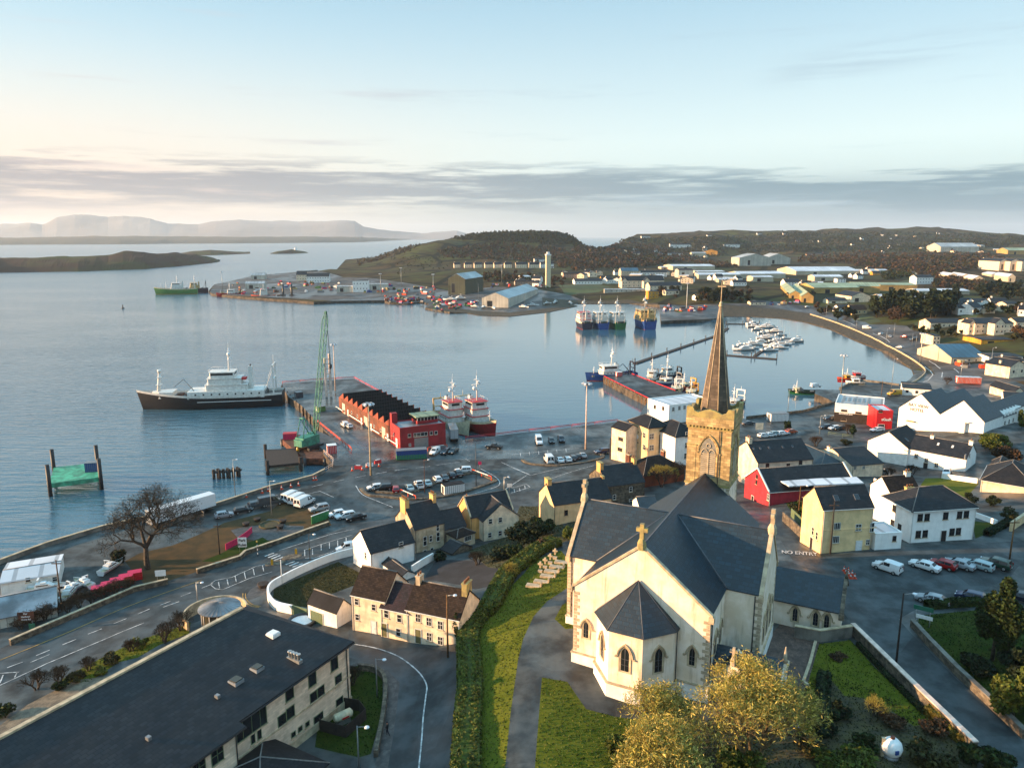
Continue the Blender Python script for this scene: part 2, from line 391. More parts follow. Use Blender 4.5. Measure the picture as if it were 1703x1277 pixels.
reg('road','asphalt2',[*CR(S7,(60,60),(120,60),(270,150),(560,110),(760,90),(1361,60),(1361,160),(1290,250),(1140,330),(1120,400),(840,400),(690,480),(760,560),(1000,800),(1361,1140),(1361,1277),(1180,1277),(1000,1060),(830,880),(660,720),(440,505),(400,450),(350,250),(130,180))])
reg('pavement','paving',CR(S4,(60,500),(140,515),(235,550),(300,620),(268,900),(230,1125),(150,1125),(170,1040),(215,800),(205,620)))
reg('pavement','paving',[*CR(S3,(170,760),(0,830),(60,740),(140,690),(330,640),(560,555),(640,540)),*CR(S3,(640,560),(400,650),(200,735))])
reg('park_ground','drygrass',[*CR(S1,(830,560),(780,500),(870,450),(1080,400),(1260,325),(1400,260),(1690,185)),*CR(S3,(250,200),(400,240),(500,270),(540,300),(560,345),(420,395),(240,455),(0,540)),*CR(S1,(1500,490),(1260,555),(1000,640),(900,640))])
reg('paved_circle','paving',CR(S3,(-60,375),(20,355),(120,345),(170,305),(250,310),(280,345),(390,350),(385,385),(250,425),(130,445),(-20,420)))
reg('park_lawn','lawn_dark',CR(S1,(1260,500),(1500,400),(1640,350),(1690,380),(1560,430),(1330,505)))
reg('walled_lawn','drygrass2',CR(S3,(205,740),(330,680),(600,570),(740,640),(740,700),(500,790),(420,850),(300,840),(200,790)))
reg('verge','lawn',CR(S1,(850,1000),(1050,930),(1190,885),(1180,950),(1000,1020),(860,1100),(740,1130),(560,1250),(330,1277),(430,1210),(640,1100)))
reg('forecourt','setts',CR(S2,(0,600),(120,510),(330,400),(510,378),(530,420),(0,700)))
reg('office_lawn','lawn_dark',CR(S4,(0,545),(60,515),(150,545),(200,600),(200,780),(130,1040),(60,1060),(-200,1000),(-160,700)))
reg('church_lawn','lawn',CR(S4,(640,420),(700,300),(800,230),(900,110),(1040,-30),(1090,-100),(1250,-160),(1330,-60),(1290,62),(1170,140),(1090,230),(1030,360),(1000,480),(955,800),(905,1300),(640,1300)))
reg('church_lawn','lawn',CR(S4,(1140,588),(1290,615),(1400,775),(1570,820),(1800,850),(2500,900),(2500,1400),(1085,1300)))
reg('church_lawn','lawn',CR(S4,(1215,245),(1255,170),(1300,130),(1330,300),(1280,305)))
reg('garden_soil','soil',CR(S7,(190,840),(300,760),(560,860),(880,1020),(1040,1140),(1110,1185),(1110,1400),(-900,1400),(-300,1000)))
reg('garden_lawn','lawn',CR(S7,(265,612),(432,592),(560,735),(660,830),(850,990),(855,1040),(770,1050),(640,960),(500,900),(400,890),(310,780),(270,1080),(190,1090),(200,830)))
reg('terrace','brickpave',CR(S7,(60,500),(270,590),(200,838),(100,900),(-160,840),(-60,640)))
reg('bank_lawn','lawn_dark',CR(S7,(800,462),(1130,430),(1250,400),(1361,430),(1500,600),(1500,1150),(1361,1075),(1100,850),(850,620),(765,530)))
reg('back_yard','tarmac_dark',CR(S8,(600,900),(1000,900),(1250,960),(1060,1100),(900,1135),(800,1100),(500,1050),(560,950)))
reg('scrub_ground','scrub',CR(S8,(840,830),(1180,700),(1250,480),(1500,480),(1600,640),(1703,560),(1900,620),(1800,700),(1600,760),(1250,990),(1000,960)))
reg('hotel_garden','lawn',CR(R8,(1150,660),(1250,660),(1450,690),(1380,770),(1240,740),(1120,700)))
reg('house_lawn','lawn_dark',CR(R8,(1410,900),(1540,915),(1490,975),(1430,1000)))
reg('yard_grass','lawn_dark',CR(R8,(340,760),(500,800),(500,960),(380,830)))
reg('far_quay','asphalt_far',CR(R1,(985,480),(1010,435),(1200,393),(1500,366),(1620,400))+CR(R2,(150,345),(350,370),(630,420),(900,400),(1000,400),(1290,440),(1400,480),(1365,508),(1200,542),(980,566),(740,548),(500,520),(520,490),(400,494),(270,477),(0,480)))
reg('marina_quay','asphalt_far',CR(R3,(600,725),(610,610),(800,615),(1060,600),(1400,600),(1703,620),(1703,660),(1300,640),(1060,650),(1000,705),(905,712)))
reg('ring_road','asphalt_far',CR(R4,(-200,590),(0,600),(200,640),(420,690),(640,770),(900,885),(1080,950),(1260,1040),(1500,1030),(1800,1060),(1800,1150),(1300,1180),(900,1183),(1010,1100),(970,1040),(850,965),(600,835),(380,745),(200,685),(0,652),(-200,630)))
reg('rocky_shore','rock',CR(R4,(-420,750),(-200,745),(0,735),(160,765),(340,815),(520,895),(700,965),(900,1085),(1050,1050),(1080,1110),(1030,1110),(1000,1085),(965,1035),(850,958),(600,828),(380,738),(200,681),(0,652),(-200,640),(-420,620)))
reg('rocky_shore','rock',CR(R3,(-200,620),(600,620),(600,600),(400,575),(200,585),(0,580),(-200,560)))
reg('rocky_shore','rock',CR(R2,(480,525),(700,560),(980,580),(1200,555),(1380,515),(1360,495),(1180,522),(980,545),(780,533),(540,505)))
reg('car_park','asphalt_far',CR(R4,(580,760),(780,760),(880,770),(1030,830),(1060,900),(960,920),(800,860)))
reg('green_field','field_green',CR(R2,(1250,390),(1460,380),(1560,400),(1480,430),(1300,445)))
reg('green_field','field_green',CR(R4,(500,730),(560,690),(640,700),(700,740),(620,750)))
reg('green_field','field_green',CR(R4,(900,790),(950,740),(1050,740),(1040,800)))
reg('green_field','field_green',CR(R4,(820,460),(930,440),(950,475),(880,480)))
reg('green_field','field_green',CR(R4,(1250,680),(1330,640),(1400,660),(1350,740),(1280,740)))
def M_ground():
 mat('asphalt','#3f4444',.6,.3,.25,.25,8,spec=.3);wetmat('asphalt','#3f4444',.35,.8)
 wetmat('asphalt2','#3a4042',.42,.85,.05,spec=.3,var=.22,scale=.3,bump=.3,bscale=10)
 wetmat('quay','#4a4f4f',.16,.7,.06,(.40,.66),spec=.4,var=.3,scale=.15,kind='slabs',uv=(7,5),bump=.1)
 wetmat('asphalt_far','#4a4744',.35,.85,.02,spec=.35,var=.3,scale=.05)
 mat('tarmac_dark','#1b1c20',.9,.3,.4,.3,9)
 mat('paving','#4a4643',.6,.2,1,kind='stone',uv=(.9,.6),bump=.2)
 mat('setts','#6f6350',.7,.2,1,kind='brick',uv=(.4,.25),bump=.3)
 mat('brickpave','#5d4a40',.8,.2,1,kind='brick',uv=(.4,.2),bump=.3)
 mat('lawn',(.062,.078,.006),.95,.3,.35,1.0,14,spec=.1,col2=(.098,.105,.010),thresh=(.3,.7))
 mat('lawn_dark',(.018,.036,.003),.95,.3,.35,1.0,14,spec=.1,col2=(.032,.044,.005))
 mat('drygrass',(.095,.055,.024),.95,.3,.4,.8,8,spec=.1,col2=(.055,.040,.02))
 mat('drygrass2',(.035,.032,.010),.95,.3,.5,.8,8,spec=.1,col2=(.02,.022,.008))
 mat('soil',(.035,.03,.015),.95,.3,1,1,6,col2=(.06,.05,.015))
 mat('scrub',(.03,.035,.012),.95,.3,1,1,6,col2=(.05,.045,.015))
 mat('field_green',(.028,.05,.007),.95,.3,.05,.5,2)
 mat('rock',(.10,.075,.045),.9,.3,.8,1,3,spec=.2,col2=(.022,.020,.016))
 mat('concrete','#6f6a62',.8,.25,.4,.2,6,streak=.5)
 global nt
 m=mat('field',(.04,.04,.018),.95,.3,.012,1.0,.3,spec=.08,col2=(.085,.050,.022));nt=m.node_tree
 b=nt.nodes['Principled BSDF'];tc=N('ShaderNodeTexCoord');o=tc.outputs['Object']
 a=RANGE(NOISE(o,.006,7,.65),.40,.60);c=RANGE(NOISE(o,.03,6,.7),.38,.62)
 c1=MIXC(a,(.075,.046,.020),(.055,.064,.018));c2=MIXC(a,(.024,.019,.011),(.038,.030,.014))
 v=N('ShaderNodeTexVoronoi');LK(o,v.inputs[0]);v.inputs['Scale'].default_value=.011;v.feature='DISTANCE_TO_EDGE'
 hedge=RANGE(v.outputs[0],.03,.07)
 LK(MIXC(hedge,(.012,.013,.007),MIXC(c,c2,c1)),b.inputs['Base Color'])
M_ground()
def build_terrain():
 rnd=random.Random(3)
 cxy=[(x,y)for x,y,z in coast]
 def dens(poly,zs=None):
  out=[]
  n=len(poly)
  for k in range(n):
   a,b=poly[k],poly[(k+1)%n];L=math.dist(a,b);d=max(20,math.hypot((a[0]+b[0])/2,(a[1]+b[1])/2))
   st=max(3.0,d*.03);m=max(1,int(L/st))
   for i in range(m):
    f=i/m;out.append((a[0]+(b[0]-a[0])*f,a[1]+(b[1]-a[1])*f))
  return out
 vs_,es=[],[]
 def add(poly):
  i=len(vs_);n=len(poly);vs_.extend([Vector(p)for p in poly]);es.extend([(i+k,i+(k+1)%n)for k in range(n)])
 cd=dens(cxy);add(cd)
 for _,_,poly in REG:add(dens(poly))
 pts=[]
 y=-50.0
 def grid(y0,y1,st,xl):
  yy=y0
  while yy<y1:
   xx=-xl(yy)
   while xx<xl(yy):
    pts.append((xx+rnd.uniform(-.3,.3)*st,yy+rnd.uniform(-.3,.3)*st));xx+=st
   yy+=st
 grid(30,230,4.5,lambda y:30+y*.85);grid(230,600,12,lambda y:y*.8);grid(600,1300,24,lambda y:y*.8)
 grid(1300,2600,26,lambda y:y*.78);grid(2600,4000,40,lambda y:y*.78)
 P=np.array(pts);P=P[inpoly(P[:,0],P[:,1],cxy)]
 vs_.extend([Vector(p)for p in P])
 V2,E2,F2,*_r=delaunay_2d_cdt(vs_,es,[],0,.02)
 A=np.array([tuple(v)for v in V2]);cen=np.array([A[list(f)].mean(0)for f in F2])
 ins=inpoly(cen[:,0],cen[:,1],cxy)
 lab=np.where(ins,0,-1)
 for k,(nm,m,poly)in enumerate(REG):
  q=inpoly(cen[:,0],cen[:,1],poly)&ins;lab[q]=k+1
 Z=np.maximum(Hn(A),.25)
 far=np.clip((A[:,1]-900)/900,0,1)
 for k in np.nonzero(far>0)[0]:
  f=far[k]
  Z[k]+=f*((9+9*min(1,max(0,A[k,1]-1900)/600))*fbm(A[k,0],A[k,1],330)+4.0*fbm(A[k,0],A[k,1],90))*min(1,max(0,(Z[k]-3)/15))
  if A[k,1]>1900:Z[k]+=min(1,(A[k,1]-1900)/500)*13*fbm(A[k,0]+900,A[k,1],170)
  g=abs(A[k,0]/A[k,1]-.1130)/.0145
  if g<3.5 and A[k,1]>1500:Z[k]=min(Z[k],(CZ-A[k,1]*.0166)+max(0,g-.75)**1.3*17-3)
  if A[k,1]>1350 and A[k,0]<1200:
   d=1e9
   for(ax,ay),(bx_,by)in zip(cxy[:-1],cxy[1:]):
    if max(ay,by)<1250:continue
    ux,uy=bx_-ax,by-ay;t=min(1,max(0,((A[k,0]-ax)*ux+(A[k,1]-ay)*uy)/(ux*ux+uy*uy+1e-9)));d=min(d,math.hypot(A[k,0]-ax-ux*t,A[k,1]-ay-uy*t))
   t=min(1,d/170);Z[k]=.3+(Z[k]-.3)*t*t*(3-2*t)
 Z=np.maximum(Z,.25)
 V3=np.column_stack([A,Z])
 groups={}
 for fi,f in enumerate(F2):
  if lab[fi]<0:continue
  key=('ground','field')if lab[fi]==0 else(REG[lab[fi]-1][0],REG[lab[fi]-1][1])
  groups.setdefault(key,[]).append(f)
 allf=[]
 for(nm,m),fs in groups.items():
  mb=MB();ids={}
  for f in fs:
   g=[]
   for v in f:
    if v not in ids:ids[v]=len(mb.v);mb.v.append(tuple(V3[v]))
    g.append(ids[v])
   a,b_,c=[np.array(mb.v[i][:2])for i in g[:3]]
   if(b_[0]-a[0])*(c[1]-a[1])-(b_[1]-a[1])*(c[0]-a[0])<0:g.reverse()
   mb.face(g,0,True);allf.append([v for v in f])
  struct(mb.build(nm,MATS[m]))
 bvh=BVHTree.FromPolygons([tuple(v)for v in V3],allf)
 mb=MB();rk=MB()
 zc=np.maximum(Hn(np.array(cd)),.25)
 for k in range(len(cd)):
  a,b_=cd[k],cd[(k+1)%len(cd)];za,zb=zc[k],zc[(k+1)%len(cd)]
  if min(a[1],b_[1])>1400:continue
  tgt=mb if max(za,zb)>1.0 else rk
  tgt.poly([(a[0],a[1],-2),(b_[0],b_[1],-2),(b_[0],b_[1],zb),(a[0],a[1],za)][::-1])
 struct(mb.build('quay_wall',mat('quay_side','#4b4339',.9,.35,.3,.3,3,streak=.7)));struct(rk.build('shore',MATS['rock']))
 return bvh
BVH=build_terrain()
def HZ(x,y):
 r=BVH.ray_cast(Vector((x,y,900)),Vector((0,0,-1)))
 return r[0].z if r[0]else float(max(Hn([(x,y)])[0],0))
def G(px,py):
 """pixel -> point of the built ground (raycast), falls back on the smooth one"""
 d=Vector(ray(px,py)).normalized();r=BVH.ray_cast(Vector((0,0,CZ)),d)
 if r[0]:return np.array(r[0])
 return T(px,py)
# water
def build_water():
 global nt
 m=mat('sea',(.045,.115,.155),.06);nt=m.node_tree;b=nt.nodes['Principled BSDF']
 b.inputs['IOR'].default_value=1.5;b.inputs['Specular IOR Level'].default_value=.8
 tc=N('ShaderNodeTexCoord');o=tc.outputs['Object']
 sep=N('ShaderNodeSeparateXYZ');LK(o,sep.inputs[0])
 def mp(sx,sy,rz):
  q=N('ShaderNodeMapping');LK(o,q.inputs[0]);q.inputs['Scale'].default_value=(sx,sy,1);q.inputs['Rotation'].default_value=(0,0,math.radians(rz));return q.outputs[0]
 swell=NOISE(mp(.10,.42,12),1.0,3,.5);rip=NOISE(mp(.35,1.3,8),1.0,4,.6);big=RANGE(NOISE(mp(.004,.009,10),1.0,4,.6),.35,.65)
 opn=RANGE(MATH('ADD',MATH('MULTIPLY',sep.outputs[0],-1.0),MATH('MULTIPLY',sep.outputs[1],-.12)),-90,90,.10,1.0)
 h=MATH('ADD',MATH('MULTIPLY',swell,.62),MATH('MULTIPLY',rip,.16))
 h=MATH('MULTIPLY',h,MATH('MULTIPLY',opn,MATH('ADD',.55,MATH('MULTIPLY',big,.6))))
 bp=N('ShaderNodeBump');bp.inputs['Strength'].default_value=1.0;bp.inputs['Distance'].default_value=.75;LK(h,bp.inputs['Height']);LK(bp.outputs[0],b.inputs['Normal'])
 LK(RANGE(sep.outputs[1],150,1200,.07,.22),b.inputs['Roughness'])
 mb=MB();n=48;R=26000
 mb.poly([(R*math.cos(2*math.pi*k/n),R*math.sin(2*math.pi*k/n),0)for k in range(n)])
 struct(mb.build('water',m))
build_water()
# far islands and mountains: real ridges with a front foot, a crest and a back
def ridge(name,cols,d0,thick,m,nz=1.0,ns=120,seed=0,base=0.0):
 """cols: (px, foot_py, crest_py); foot lies on the water, crest thick metres behind"""
 mb=MB();xs=[c[0]for c in cols];n=max(24,int((xs[-1]-xs[0])/5));K=9
 for i in range(n+1):
  px=xs[0]+(xs[-1]-xs[0])*i/n
  fy=np.interp(px,xs,[c[1]for c in cols]);ty=np.interp(px,xs,[c[2]for c in cols])
  F=Q(px,fy,base)if d0 is None else QD(px,fy,d0);F[2]=base
  dep=F[1]+thick;Tp=QD(px,ty,dep);zt=max(Tp[2],.2)
  for k in range(K):
   u=k/(K-1)*1.6
   h=math.sin(min(u,1)*math.pi/2)**.8 if u<=1 else max(0,math.cos((u-1)/.6*math.pi/2))
   x=F[0]+(Tp[0]-F[0])*u;y=F[1]+thick*u
   e=nz*mnoise.fractal(Vector((x/ns,y/ns,seed)),.8,2.1,5)*min(1,h*2)
   mb.v.append((x,y,-1 if k in(0,K-1)else max(-1,zt*h+e)))
 for i in range(n):
  for k in range(K-1):
   a=i*K+k;mb.face((a,a+K,a+K+1,a+1),0,False)
 struct(mb.build(name,m));return mb
mat('isle',(.035,.045,.012),.95,.3,.006,1.0,.08,spec=.1,col2=(.034,.018,.012),thresh=(.40,.60));mat('isle_far',(.05,.045,.03),.95,.3,.002,col2=(.03,.035,.022))
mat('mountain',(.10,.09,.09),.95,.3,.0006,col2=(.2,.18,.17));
ridge('island',[(-120,460,418),(0,454,429),(60,453,428),(130,452,426),(180,450,424),(205,449,418),(240,448,419),(262,446,423),(290,444,420),(330,440,424),(352,438,428),(366,436,434)],None,170,MATS['isle'],2.2,60,1)
ridge('island',[(296,425,423),(320,425,417.5),(350,425,416),(380,424,418),(400,423,420),(416,422.5,422)],None,250,MATS['isle'],2.5,80,5)
ridge('islet',[(450,422.5,421.5),(462,422.5,418),(485,422,415),(500,421.5,417),(512,421,420)],None,60,MATS['isle'],1,40,9)
ridge('headland',[(-200,408,396),(0,407.5,396),(80,407,395),(120,406.8,393.5),(200,406.5,393),(300,405.5,393.5),(400,405,394),(520,404,393.5),(600,403,394.5),(660,400,397),(700,398,397.5)],None,700,MATS['isle_far'],6,250,3)
ridge('mountains',[(-400,394,378),(-100,394,380),(0,394,372),(50,394,369),(72,394,373),(95,394,362),(125,394,358),(160,394,360),(180,394,362),(205,394,359),(250,394,364),(280,394,373),(330,394,374),(360,394,367),(400,394,364),(450,394,367),(500,394,369),(560,394,367),(590,394,368),(605,394,377),(650,394,385),(700,394,389),(735,394,386),(760,394,385),(780,394,391)],12500,1500,MATS['mountain'],45,1400,2)
# building library
def M_build():
 mat('plaster_cream','#e0cbae',.85,.12,.7,.15,14,streak=.35)
 mat('plaster_church','#eeddcb',.85,.1,.45,.15,10,col2='#ddc8ad',streak=.7)
 mat('plaster_white','#e6e3dc',.8,.06,.8,.1,14,streak=.22)
 mat('plaster_bright','#e6e4df',.75,.04,.8,.08,14,streak=.12)
 mat('plaster_yellow','#dfbf8c',.85,.08,.6,.1,14,streak=.25)
 mat('plaster_tan','#d4b68a',.85,.08,.6,.1,14,streak=.3)
 mat('plaster_grey','#a0968a',.9,.2,.6,.2,10,streak=.55)
 mat('plaster_stained','#b8a68a',.9,.2,.5,.2,8,streak=.7)
 mat('plaster_red','#9c2230',.8,.12,.7,.1,12,streak=.2)
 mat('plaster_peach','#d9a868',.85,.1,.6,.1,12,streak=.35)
 mat('render_red','#8f1a22',.75,.12,.3,.1,10,streak=.2)
 mat('shed_orange','#6e3820',.8,.2,.4,kind='board',uv=(.5,6),bump=.3)
 mat('sandstone','#c7aa78',.9,.2,.6,kind='stone',uv=(.9,.38),bump=.5,col2='#a0875a')
 mat('mossy_stone',(.36,.29,.10),.95,.3,1.2,.6,6,col2=(.22,.17,.08))
 mat('spire_stone','#625548',.85,.2,.5,kind='stone',uv=(1.1,.45),bump=.3)
 mat('quoin','#b09e84',.9,.15,1.5,.4,10)
 mat('stone_trim','#b5a284',.85,.15,1.2,.3,10)
 mat('blocks','#d2bda4',.85,.1,.6,kind='blocks',uv=(.9,.3),bump=.3)
 mat('rubble','#756a59',.95,.25,1.2,kind='stone',uv=(.5,.25),bump=.8,col2='#473f35')
 mat('slate',(.005,.020,.034),.46,.25,.35,kind='slate',uv=(.8,.5),bump=.4,spec=.5,col2=(.013,.022,.030))
 mat('slate_black',(.008,.010,.014),.62,.25,.35,kind='slate',uv=(.8,.5),bump=.25,spec=.3,col2=(.020,.019,.021))
 mat('slate_brown',(.038,.024,.016),.9,.25,.5,kind='slate',uv=(.45,.28),bump=.3,spec=.2,col2=(.022,.015,.013))
 mat('slate_purple',(.030,.014,.018),.7,.25,.5,kind='slate',uv=(.45,.28),bump=.3,spec=.25,col2=(.017,.012,.015))
 mat('tile_dark',(.010,.010,.013),.7,.3,.5,kind='slate',uv=(.5,.35),bump=.35,spec=.25,col2=(.018,.016,.016))
 mat('roof_sheet','#9fa3a3',.5,.12,.05,kind='sheet',uv=(4,60),bump=.1)
 mat('roof_white','#c8ccd0',.45,.08,.05,kind='sheet',uv=(4,60),bump=.1)
 mat('roof_blue','#2c5368',.5,.15,.05,kind='sheet',uv=(3,60),bump=.1)
 mat('roof_green','#8f9b7a',.6,.12,.05,kind='sheet',uv=(3,60),bump=.1)
 mat('roof_flat','#7e8387',.35,.3,.15);mat('roof_felt','#1d1e22',.85,.3,.3,.3,8,spec=.25)
 mat('wall_sheet','#b7b2a4',.6,.08,.1,kind='board',uv=(1.0,20),bump=.1)
 mat('wall_green','#39402f',.7,.1,.1,kind='board',uv=(.8,20),bump=.1)
 mat('wall_yellow','#c9912c',.7,.1,.1,kind='board',uv=(.8,20));mat('wall_ochre','#a8884f',.8,.1,.2)
 mat('glass',(.012,.016,.02),.06,.0);mat('glass_lit',(.05,.045,.03),.15,.0)
 mat('pane_dark',(.02,.022,.024),.12,.0);mat('blind',(.22,.21,.18),.4,.1)
 mat('frame_white','#cfccc5',.5,.05);mat('frame_brown','#4a3020',.6,.1);mat('frame_green','#5b6b4c',.6,.1)
 mat('door_white','#d8d8d6',.5,.05);mat('door_dark','#241a16',.5,.1);mat('door_olive','#5f5c3a',.7,.1)
 mat('metal_grey','#7d7f80',.45,.1,metal=.3);mat('metal_dark','#2b2c2e',.5,.1);mat('galv','#9a9c9a',.4,.1,metal=.5)
 mat('lead','#55565a',.5,.15,1.0);mat('ridge_tile','#6f6b66',.8,.15);mat('gutter_black','#151618',.5,.1);mat('gutter_white','#c7c3bb',.5,.05)
 mat('pot','#8a5a3a',.9,.15);mat('white','#d9d9d6',.5,.05);mat('red','#b3141c',.5,.08);mat('black','#131315',.6,.1)
 mat('fin','#8c3a20',.7,.2,.6);mat('orange','#c9431b',.5,.1);mat('blue','#1c3f7a',.5,.1);mat('green','#2f7a46',.5,.1);mat('yellow','#c99a1a',.5,.1)
 mat('timber','#6a4a30',.9,.25,2.0,kind='board',uv=(.25,3));mat('timber_dark','#2c241f',.9,.25,2.0);mat('post_wood','#6f4f2c',.9,.2,2)
 mat('rust','#5b3626',.95,.3,1.0,.3,6)
M_build();m_=MATS
def quadframe(fr,u0,u1,z0,z1,t0,t1,mb,m=None):
 """box in a wall frame (origin, u, n): u0..u1 along, z0..z1 up, t0..t1 outwards"""
 o,u,n=fr;M=Matrix(((u[0],n[0],0,o[0]),(u[1],n[1],0,o[1]),(0,0,1,0),(0,0,0,1)))
 i=len(mb.f);mb.box(u0,u1,t0,t1,z0,z1,m,M=M)
 if u[0]*n[1]-u[1]*n[0]<0:
  for k in range(i,len(mb.f)):mb.f[k]=mb.f[k][::-1]
def window(par,fr,uc,z0,w,h,fm='frame_white',pm='pane_dark',kind='sash',sill='stone_trim',name='window'):
 f=MB();b=.07
 for a in((uc-w/2,uc-w/2+b,z0,z0+h),(uc+w/2-b,uc+w/2,z0,z0+h),(uc-w/2+b,uc+w/2-b,z0,z0+b),(uc-w/2+b,uc+w/2-b,z0+h-b,z0+h)):
  quadframe(fr,a[0],a[1],a[2],a[3],0.002,.06,f)
 if kind in('sash','cross'):quadframe(fr,uc-w/2+b,uc+w/2-b,z0+h*.52,z0+h*.52+.06,.002,.055,f)
 if kind in('cross','double','grid'):quadframe(fr,uc-.03,uc+.03,z0+b,z0+h-b,.002,.05,f)
 if kind=='grid':
  for q in(-.28,.28):quadframe(fr,uc+q*w-.025,uc+q*w+.025,z0+b,z0+h-b,.002,.048,f)
 if sill:quadframe(fr,uc-w/2-.1,uc+w/2+.1,z0-.12,z0-.002,.002,.12,f,1)
 o=f.build(name,[m_[fm],m_[sill or fm]],par)
 p=MB();quadframe(fr,uc-w/2+b,uc+w/2-b,z0+b,z0+h-b,.001,.015,p);p.build('pane',m_[pm],o)
 return o
def door(par,fr,uc,z0,w,h,m='door_white',fm='frame_white'):
 p=MB();quadframe(fr,uc-w/2,uc+w/2,z0,z0+h,.002,.05,p);q=h*.1
 quadframe(fr,uc-w/2+.12,uc+w/2-.12,z0+q,z0+h*.45,.05,.065,p);quadframe(fr,uc-w/2+.12,uc+w/2-.12,z0+h*.52,z0+h-q,.05,.065,p)
 o=p.build('door',m_[m],par)
 f=MB();t=.1
 quadframe(fr,uc-w/2-t,uc-w/2,z0,z0+h+t,.002,.08,f);quadframe(fr,uc+w/2,uc+w/2+t,z0,z0+h+t,.002,.08,f);quadframe(fr,uc-w/2,uc+w/2,z0+h,z0+h+t,.002,.08,f)
 f.build('door_frame',m_[fm],o);hb=MB();quadframe(fr,uc+w/2-.16,uc+w/2-.1,z0+h*.45,z0+h*.5,.06,.12,hb);hb.build('handle',m_['galv'],o)
 return o
def frame2(Bp,Cp,Ap,ze,Lx=None,Ly=None,yaw=None):
 B=Q(*Bp,ze)[:2];ax=ay=None
 if Cp is not None:c=Q(*Cp,ze)[:2]-B;ax=math.atan2(c[1],c[0]);Lx=Lx or float(np.hypot(*c))
 if Ap is not None:a=Q(*Ap,ze)[:2]-B;ay=math.atan2(a[1],a[0])-math.pi/2;Ly=Ly or float(np.hypot(*a))
 if yaw is not None:th=math.radians(yaw)
 elif ax is None:th=ay
 elif ay is None:th=ax
 else:
  w=Lx/(Lx+Ly);th=ay+(ax-ay)*w
 return B,th,Lx,Ly
def roof_gable(par,Lx,Ly,H,rise,ridge,over,m,th=.16,ends=.12,asym=0.0):
 mb=MB()
 if ridge=='x':L,S=Lx,Ly
 else:L,S=Ly,Lx
 k=rise/(S/2);half=S/2
 def pt(l,s_,z):return(l,s_,z)if ridge=='x' else(s_,l,z)
 for sg in(0,1):
  e=-over if sg==0 else S+over;ez=H-k*over
  a=[pt(-ends,e,ez),pt(L+ends,e,ez),pt(L+ends,half,H+rise),pt(-ends,half,H+rise)]
  if(sg==1)==(ridge=='x'):a=a[::-1]
  up=[Vector(q)+Vector((0,0,th))for q in a]
  lo=[Vector(q)+Vector((0,0,.012))for q in a]
  mb.poly(up);mb.poly(lo[::-1])
  for j in range(4):mb.poly([lo[j],lo[(j+1)%4],up[(j+1)%4],up[j]])
 rt=[pt(-ends,half,H+rise+th),pt(L+ends,half,H+rise+th)]
 mb.tube(rt[0],rt[1],.11,.11,6,1)
 return mb.build('roof',[m,m_['ridge_tile']],par)
def roof_hip(par,Lx,Ly,H,rise,over,m,th=.14,ends=(1,1)):
 mb=MB();S=min(Lx,Ly);r=S/2
 x0,x1,y0,y1=-over,Lx+over,-over,Ly+over;z=H+.005;zt=H+rise
 if Lx>=Ly:P,R_=(x0+(r+over)*ends[0],Ly/2,zt),(x1-(r+over)*ends[1],Ly/2,zt)
 else:P,R_=(Lx/2,y0+(r+over)*ends[0],zt),(Lx/2,y1-(r+over)*ends[1],zt)
 c=[(x0,y0,z+th),(x1,y0,z+th),(x1,y1,z+th),(x0,y1,z+th)];cb=[(a,b,z)for a,b,_ in c]
 P=(P[0],P[1],zt+th);R_=(R_[0],R_[1],zt+th)
 if Lx>=Ly:F=[(c[0],c[1],R_,P),(c[1],c[2],R_),(c[2],c[3],P,R_),(c[3],c[0],P)]
 else:F=[(c[0],c[1],P),(c[1],c[2],R_,P),(c[2],c[3],R_),(c[3],c[0],P,R_)]
 for f in F:
  g=[]
  for p in f:
   if not g or(Vector(p)-Vector(g[-1])).length>1e-4:g.append(p)
  mb.poly(g)
 mb.poly(cb[::-1])
 for j in range(4):mb.poly([cb[j],cb[(j+1)%4],c[(j+1)%4],c[j]])
 mb.tube(P,R_,.1,.1,5,1)
 for j,q in((0,P),(1,P if Lx<Ly else R_),(2,R_),(3,R_ if Lx<Ly else P)):mb.tube(c[j],q,.08,.08,5,1)
 return mb.build('roof',[m,m_['ridge_tile']],par)
def on_wall(root,fr,px,py):
 """photograph pixel -> (distance along, height) on a wall of a building already placed"""
 o,u,n,L=fr;rz=root.rotation_euler[2];c,s=math.cos(rz),math.sin(rz)
 def r2(v):return np.array([v[0]*c-v[1]*s,v[0]*s+v[1]*c])
 O=r2(o)+np.array(root.location[:2]);U,Nn=r2(u),r2(n);d=ray(px,py)
 t=(O@Nn)/(d[:2]@Nn);P=d*t;return float((P[:2]-O)@U),float(P[2]+CZ-root.location[2])
def house(name,label,cat,B,C_,A,ze,zb,rise=2.2,ridge='x',hip=False,wall='plaster_white',roof='slate_black',wins=(),doors=(),chim=(),sky=(),over=.3,Lx=None,Ly=None,yaw=None,group=None,gut='gutter_black',ends=.12,fm='frame_white',pm='pane_dark',wk='sash',coping=None,flat=None,plinth=None,sill='stone_trim',quoins=None,hipends=(1,1)):
 Bw,th,Lx,Ly=frame2(B,C_,A,ze,Lx,Ly,yaw)
 root=empty(name,(Bw[0],Bw[1],zb),th,label,cat,group);H=ze-zb
 return house_body(root,Lx,Ly,H,rise,ridge,hip,wall,roof,wins,doors,chim,sky,over,gut,ends,fm,pm,wk,coping,flat,plinth,sill,quoins,hipends)
